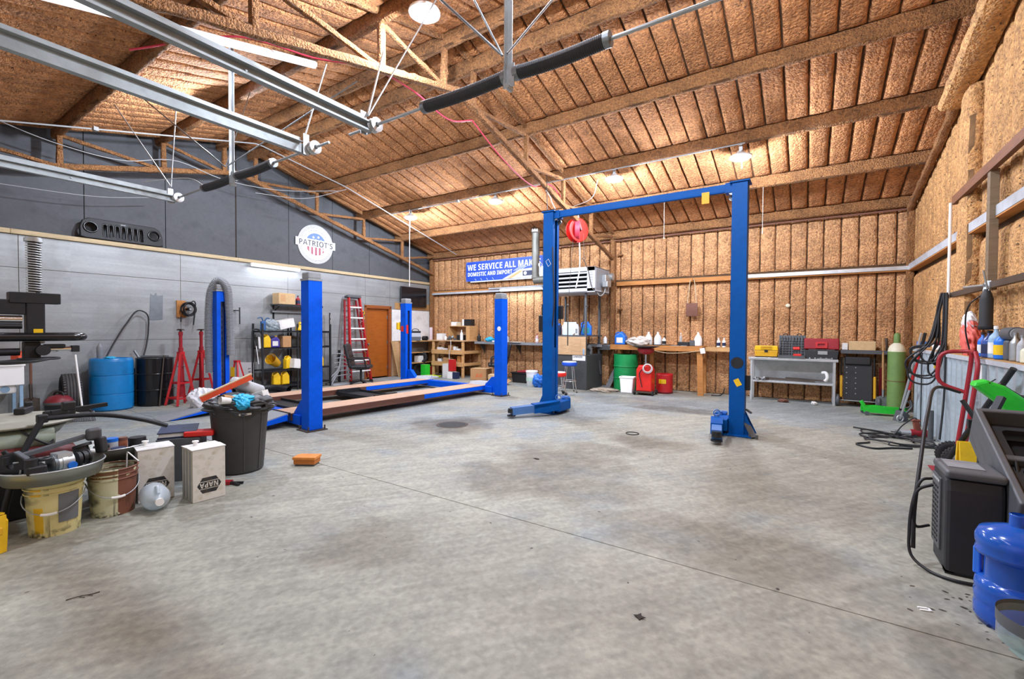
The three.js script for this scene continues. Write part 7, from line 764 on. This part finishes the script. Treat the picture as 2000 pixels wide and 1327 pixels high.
ONE('engine_mount', 'black rubber engine mount with steel bolts in drain pan', 'engine part', [RB(0.14, 0.06, 0.1, 0.015, 0, 0.04, 0), C(0.035, 0.09, 0.03, 0.07, 0.02), C(0.012, 0.05, -0.04, 0.09, 0.0), C(0.012, 0.04, -0.05, 0.07, 0.04), TO(0.03, 0.01, 0.02, 0.1, -0.04, PI / 2, 0, 0)], MT.black, [-4.28, 0.45, -0.74]);
ONE('bolt_spill', 'scatter of small bolts and clips in drain pan', 'bolts', Array.from({ length: 12 }, (_, k) => C(0.008, 0.03, 0.1 * Math.cos(k * 2.4), 0.02 + 0.03 * (k % 3), 0.1 * Math.sin(k * 2.4), k, k * 2, 0)), MT.steel, [-4.36, 0.46, -0.76]);
ONE('linkage', 'black rubber boot linkage at edge of drain pan', 'engine part', [C(0.045, 0.1, 0, 0.05, 0, 0.2, 0, 0.3), C(0.055, 0.02, 0, 0.1, 0, 0.2, 0, 0.3), RB(0.08, 0.12, 0.05, 0.015, 0.03, 0.09, -0.1, 0, 0.3, 0.2)], MT.plasticDark, [-4.52, 0.45, -1.03]);
for (const [l, dx, dz, r, h, m, cm] of [['black lidded jar in rear drain pan', 0.06, 0.08, 0.05, 0.1, MT.brownRust, MT.black], ['blue capped jar in rear drain pan', -0.04, -0.01, 0.045, 0.13, MT.greyLight, MT.blueP], ['copper coloured tin in rear drain pan', -0.06, -0.09, 0.035, 0.12, mat(0xb0684a, 0.4), MT.brownRust], ['low black tin in rear drain pan', 0.1, -0.02, 0.05, 0.07, MT.greyDark, MT.navy], ['white plastic tub in rear drain pan', 0.1, 0.15, 0.035, 0.09, MT.whiteP, MT.whiteP], ['large black cap at edge of rear drain pan', 0.08, -0.15, 0.06, 0.13, MT.black, MT.black]]) { const o = T('small_jar', l, 'jar', [-4.9 + dx, 0.361, -1.3 + dz]); M('jar_body', LA([[0.001, 0], [r * 0.96, 0], [r, 0.008], [r, h * 0.8], [r * 0.9, h * 0.86]]), m, o); M('lid', C(r * 1.02, h * 0.22, 0, h * 0.9, 0), cm, o); }
// printed cartons, standing upside down
const napa = (w, h) => canvasTex(w, h, (c) => { c.fillStyle = '#d9d6cc'; c.fillRect(0, 0, w, h); c.save(); c.translate(w, h); c.rotate(PI); c.fillStyle = '#26272a'; c.font = 'bold 22px sans-serif'; c.textBaseline = 'middle'; c.fillText('▪▪▪▪▪▪▪▪▪▪ ▪▪▪', 40, 34); const cx = w / 2, cy = 150; c.beginPath(); for (const [x, y] of [[-112, 0], [-64, -78], [64, -78], [112, 0], [64, 78], [-64, 78]]) c.lineTo(cx + x, cy + y); c.fill(); c.fillStyle = '#d9d6cc'; c.fillRect(cx - 116, cy - 38, 232, 6); c.fillRect(cx - 116, cy + 34, 232, 6); c.font = 'bold 70px sans-serif'; c.textAlign = 'center'; c.save(); c.translate(cx, cy + 2); c.scale(0.95, 1); c.fillText('NAPA', 0, 0); c.restore(); c.fillStyle = '#4a4b4d'; c.font = '15px sans-serif'; for (let k = 0; k < 4; k++) c.fillText('▪▪▪▪▪ ▪▪▪ ▪▪▪▪▪▪▪ ▪▪▪▪', cx - 20 * (k % 2), 270 + k * 20); c.font = 'bold 24px sans-serif'; c.fillText('▮▮▮▮', cx + 60, 372); c.font = '17px sans-serif'; for (let r = 0; r < 5; r++) for (let k = 0; k < 3; k++) c.fillText(['▪▪▪', '▪▪', '▪▪▪▪', '▪▪▪'][(r + k) % 4], 60 + k * 90, 412 + r * 20); c.restore(); c.fillStyle = 'rgba(150,138,100,0.12)'; for (let k = 0; k < 60; k++) { c.beginPath(); c.arc(hash(k, 1, 3) * w, hash(k, 2, 3) * h, 6 + 26 * hash(k, 3, 3), 0, 7); c.fill(); } });
const napaT = napa(300, 512);
function oilCarton(lbl, pos, turn) { const o = T('oil_carton', lbl, 'box', pos, turn, 'printed oil cartons'); M('carton', RB(0.24, 0.43, 0.24, 0.005, 0, 0.215, 0), MT.paperDirty, o); LB(o, 'front_print', 0.236, 0.425, napaT, 0, 0.2155, 0.1215); M('corner_strip', B(0.004, 0.42, 0.06, 0.1215, 0.215, 0.08), MT.paper, o); M('top_flap', [B(0.25, 0.006, 0.13, 0, 0.436, 0.06, 0.04, 0, 0), B(0.25, 0.006, 0.12, 0, 0.434, -0.062, -0.02, 0, 0)], MT.paper, o); M('spout', [C(0.016, 0.04, -0.05, 0.455, -0.03), C(0.024, 0.01, -0.05, 0.475, -0.03)], MT.whiteP, o); M('side_stripes', [0, 1, 2].map((k) => B(0.002, 0.4, 0.02, -0.1215, 0.215, -0.07 + k * 0.07)), MT.grey, o); return o; }
oilCarton('printed white oil carton upside down, beside black rubbish bin', [-4.28, 0, -1.74], 1.5); const oc = oilCarton('printed white oil carton behind the empty milk jug', [-4.62, 0, -1.5], 1.4);
{ const o = T('milk_jug', 'empty translucent gallon jug lying on floor before cartons', 'jug', [-4.28, 0.096, -1.4], 0.35); const g = LA([[0.001, 0], [0.08, 0], [0.092, 0.015], [0.092, 0.15], [0.075, 0.19], [0.028, 0.235], [0.025, 0.255]], 0, -0.12, 0, 0, 0, 0, 24); g.rotateZ(-PI / 2); g.rotateY(-0.5); M('jug_body', g, MT.jugClear, o); M('cap', put(C(0.028, 0.018, 0, 0, 0, 0, 0, PI / 2), 0, 0, 0).rotateY(-0.5).translate(0.127, 0, 0.069), MT.whiteP, o); M('grip', TB([[0.02, 0.085, 0.01], [0.06, 0.095, 0.03], [0.09, 0.055, 0.05]], 0.014), MT.jugClear, o); }
carton('cardboard_box', 'dark grey carton behind oil cartons carrying a black binder', [-5.02, 0, -1.86], 0.34, 0.4, 0.3, 1.0, MT.greyDark); { const o = T('ring_binder', 'black ring binder with white pages on dark carton', 'binder', [-5.04, 0.404, -1.84], 1.1); M('cover', [B(0.3, 0.008, 0.26, 0, 0.004, 0), B(0.3, 0.008, 0.26, 0, 0.062, 0, 0.1, 0, 0)], MT.navy, o); M('pages', B(0.28, 0.04, 0.24, 0, 0.03, 0), MT.paper, o); } ONE('red_case', 'flat red plastic case beside black binder on carton', 'case', [RB(0.24, 0.05, 0.14, 0.012, 0, 0.026, 0)], MT.redBright, [-4.86, 0.404, -1.95], 0.9);
{ // rubbish bin
  const o = T('trash_can', 'large black rubber trash can overflowing with rubbish', 'trash can', [-4.8, 0, -2.28], 0.6); M('can_wall', LA([[0.001, 0.012], [0.2, 0.0], [0.21, 0.02], [0.255, 0.6], [0.258, 0.62], [0.27, 0.64], [0.275, 0.7], [0.285, 0.705], [0.285, 0.72], [0.27, 0.72], [0.262, 0.66], [0.2, 0.03], [0.001, 0.025]], 0, 0, 0, 0, 0, 0, 48), mat(0x3b3b3a, 0.6), o); M('can_rib', [0.2, 0.9, 2.2, 2.9, 4.2, 5.2].map((a) => BAR([0.208 * Math.cos(a), 0.03, 0.208 * Math.sin(a)], [0.256 * Math.cos(a), 0.62, 0.256 * Math.sin(a)], 0.014, 0.014)), mat(0x454544, 0.6), o); for (const s of [0, PI]) M('side_handle', [put(EX(rrect(0.16, 0.07, 0.02), 0.03, 0, 0, 0, 0, 0, 0, 0.004, [rrect(0.11, 0.035, 0.012)]), 0.285 * Math.cos(s + 0.4), 0.66, 0.285 * Math.sin(s + 0.4), 0, -s - 0.4 + PI / 2, 0)], mat(0x3b3b3a, 0.6), o); M('paint_smear', [put(new THREE.CylinderGeometry(0.272, 0.27, 0.02, 6, 1, true, 0.5, 0.4), 0, 0.6, 0)], MT.paper, o); }
ONE('rubbish_heap', 'mixed rubbish filling the top of black trash can', 'rubbish', crumple(0.25, 0.1, 61, 20).translate(0, 0.0, 0), MT.greyDark, [-4.8, 0.66, -2.28]);
{ const o = T('long_box', 'orange and tan long parts box poking out of trash', 'box', [-4.82, 0.8, -2.22], 0); M('box_tube', [BAR([-0.1, -0.06, 0.24], [0.06, 0.14, -0.16], 0.09, 0.05)], MT.orange, o); M('box_lid', BAR([-0.1, -0.03, 0.24], [0.06, 0.17, -0.16], 0.088, 0.012), MT.tan, o); } ONE('grey_jug', 'grey plastic bottle lying across rubbish in can', 'jug', [put(LA([[0.001, -0.17], [0.05, -0.17], [0.062, -0.15], [0.062, 0.12], [0.05, 0.16], [0.001, 0.175]]), 0, 0, 0, 1.15, -0.45, 0)], MT.greyLight, [-4.86, 0.83, -2.38]); ONE('shop_rag', 'bright cyan paper towel hanging over trash can rim', 'rag', [crumple(0.09, 0.045, 71, 12), crumple(0.06, 0.05, 72, 10).translate(0.07, -0.04, 0.03)], MT.cyan, [-4.62, 0.74, -2.22]); ONE('card_tube', 'brown cardboard tube among rubbish in can', 'tube', put(LA([[0.026, -0.07], [0.032, -0.07], [0.032, 0.07], [0.026, 0.07], [0.026, -0.07]]), 0, 0, 0, 1.3, 0.6, 0), MT.card, [-4.66, 0.75, -2.13]); carton('parts_box', 'small white parts box on top of rubbish in can', [-4.72, 0.71, -2.44], 0.16, 0.07, 0.1, 0.5, MT.paper, 0.3); ONE('paper_cup', 'white paper cup on rubbish beside orange box', 'cup', put(LA([[0.028, 0], [0.036, 0.09], [0.038, 0.092], [0.026, 0.01], [0.001, 0.01]]), 0, 0, 0, 1.4, 0.9, 0), MT.paper, [-4.6, 0.74, -2.1]);
carton('parts_box', 'small black and white box behind trash can', [-5.24, 0, -2.26], 0.18, 0.22, 0.18, 0.4, MT.black, 0, prn('▮▮', '▬▬▬', '#1b1c1e', '#d8d8d8')); ONE('brown_handle', 'brown plastic handle lying on box behind trash can', 'handle', TB([[-0.06, 0.02, 0], [0, 0.05, 0], [0.06, 0.02, 0]], 0.02), MT.brownRust, [-5.24, 0.224, -2.26]);
{ const o = T('bolt_cutter', 'red and black pliers lying on floor beside trash can', 'pliers', [-4.42, 0.0, -2.0], 0.5); M('red_grip', [BAR([-0.16, 0.018, 0.04], [0.02, 0.018, 0.01], 0.03, 0.03), BAR([-0.16, 0.018, 0.0], [0.02, 0.018, -0.02], 0.03, 0.03)], MT.redDark, o); M('jaw', [BAR([0.02, 0.018, 0.005], [0.12, 0.012, -0.03], 0.022, 0.018), BAR([0.02, 0.018, -0.01], [0.12, 0.012, 0.03], 0.022, 0.018)], MT.blackSteel, o); } ONE('flyer', 'folded white printed flyer on floor beside trash can', 'paper', [B(0.16, 0.01, 0.12, 0, 0.006, 0)], MT.paper, [-4.52, 0, -1.95], 0.4);
{ const o = T('air_filter', 'orange plastic filter panel on concrete floor', 'air filter', [-4.4, 0, -2.76], 0.55); M('filter_frame', [EX([[-0.12, -0.075], [0.12, -0.075], [0.12, 0.075], [-0.09, 0.075], [-0.12, 0.04]], 0.03, 0, 0.08, 0, -PI / 2, 0, 0, 0.006)], mat(0xe08a34, 0.5), o); M('filter_sides', [EX([[-0.11, -0.068], [0.11, -0.068], [0.11, 0.068], [-0.085, 0.068], [-0.11, 0.036]], 0.05, 0, 0.045, 0, -PI / 2, 0, 0)], mat(0xc27228, 0.6), o); M('paper_pleats', [EX([[-0.1, -0.062], [0.1, -0.062], [0.1, 0.062], [-0.08, 0.062], [-0.1, 0.03]], 0.02, 0, 0.011, 0, -PI / 2, 0, 0)], MT.greyDark, o); }
{ const o = T('dust_pan', 'yellow plastic dust pan standing on edge near pails', 'dust pan', [-4.32, 0, -0.5], 0.5); M('pan_shell', EX([[-0.16, 0], [0.1, 0], [0.11, 0.03], [0.12, 0.2], [0.08, 0.25], [-0.16, 0.25]], 0.012, 0, 0, -0.06, 0, 0, 0, 0.004), MT.yellow, o); M('pan_wall', [RB(0.012, 0.24, 0.12, 0.005, 0.11, 0.12, 0), RB(0.25, 0.012, 0.12, 0.005, -0.02, 0.246, 0), B(0.26, 0.01, 0.14, -0.03, 0.006, 0.01)], MT.yellow, o); M('pan_slot', TB([[-0.1, 0.2, -0.052], [0.02, 0.2, -0.052], [0.05, 0.15, -0.052], [0.05, 0.1, -0.052]], 0.008), MT.brownRust, o); M('hinge_lug', RB(0.03, 0.05, 0.05, 0.008, 0.125, 0.15, 0), MT.yellowDark, o); }
// floor details
{ const o = T('floor_drain', 'round iron floor drain grate in concrete', 'drain', [-4.46, 0, -5.15]); M('drain_ring', LA([[0.2, 0.0], [0.235, 0.0], [0.24, 0.004], [0.22, 0.006], [0.2, 0.003]]), MT.darkMetal, o); M('drain_hole_shade', C(0.2, 0.002, 0, 0.001, 0, 0, 0, 0, 0.2, 36), MT.darkMetal, o); for (let k = -5; k < 6; k++) { const l = 2 * Math.sqrt(0.2 * 0.2 - (k * 0.034) ** 2); M('grate_bar', B(l, 0.006, 0.014, 0, 0.004, k * 0.034), MT.steelDull, o); } o.rotation.y = 0.6; }  // dark disc under the bars paints the shade of the open hole
ONE('rubber_ring', 'thin black rubber ring lying on concrete floor', 'ring', TO(0.085, 0.006, 0, 0.006, 0, PI / 2, 0, 0, PI * 2, 40), MT.wire, [-2.02, 0, -6.12]);
ONE('dry_leaf', 'curled dark dry leaf on concrete floor', 'leaf', EX([[-0.03, 0], [-0.012, 0.01], [0.0, 0.027], [0.008, 0.01], [0.03, 0.008], [0.012, -0.004], [0.006, -0.02], [-0.01, -0.008]], 0.003, 0, 0.006, 0, -PI / 2 + 0.15, 0, 0), mat(0x2d211a, 0.8), [-0.68, 0, -2.2]); ONE('dry_leaf', 'small dark leaf scrap before the left lift arm', 'leaf', EX([[-0.04, 0], [-0.01, 0.012], [0.03, 0.012], [0.04, -0.004], [0.0, -0.014]], 0.003, 0, 0.006, 0, -PI / 2 + 0.15, 0, 0), mat(0x2d211a, 0.8), [-2.5, 0, -4.3]);
ONE('dry_twig', 'thin dry branching twig on concrete floor', 'twig', [TB([[-0.06, 0.003, 0.015], [-0.01, 0.006, 0.0], [0.04, 0.004, -0.01], [0.065, 0.003, -0.025]], 0.0025), ROD([-0.015, 0.005, 0.0], [0.02, 0.004, 0.018], 0.0018), ROD([0.02, 0.005, -0.005], [0.05, 0.004, 0.008], 0.0018)], MT.darkMetal, [-3.2, 0, -0.72], 0.9);
ONE('paper_bit', 'small white plastic clip on floor near water bottle', 'clip', [B(0.05, 0.004, 0.01, 0, 0.003, 0), B(0.05, 0.004, 0.01, 0, 0.003, 0.022), B(0.01, 0.004, 0.032, 0.022, 0.003, 0.011)], MT.whiteP, [0.52, 0, -3.1], 0.3);
ONE('cord_end', 'short black cord end lying on floor before workbench', 'cord', TB([[-1.55, 0.15, -11.0], [-1.56, 0.06, -10.9], [-1.62, 0.012, -10.8], [-1.78, 0.012, -10.75]], 0.012), MT.wire);
ONE('foam_blob', 'small white blob of spray foam on back wall above tool table', 'foam blob', S(0.045, 0, 0, 0, 1, 0.9, 0.5), MT.cream, [-0.37, 1.98, ZB + 0.065]);
ONE('paper_scrap', 'crumpled white paper scrap on floor under steel table', 'paper', crumple(0.05, 0.035, 81).translate(0, 0.03, 0), MT.paper, [0.12, 0, -10.6]); ONE('leather_glove', 'brown work glove lying on floor under steel table', 'glove', crumple(0.09, 0.03, 83).translate(0, 0.028, 0), MT.brownRust, [-0.4, 0, -10.65]);

renderer.render(scene, camera);
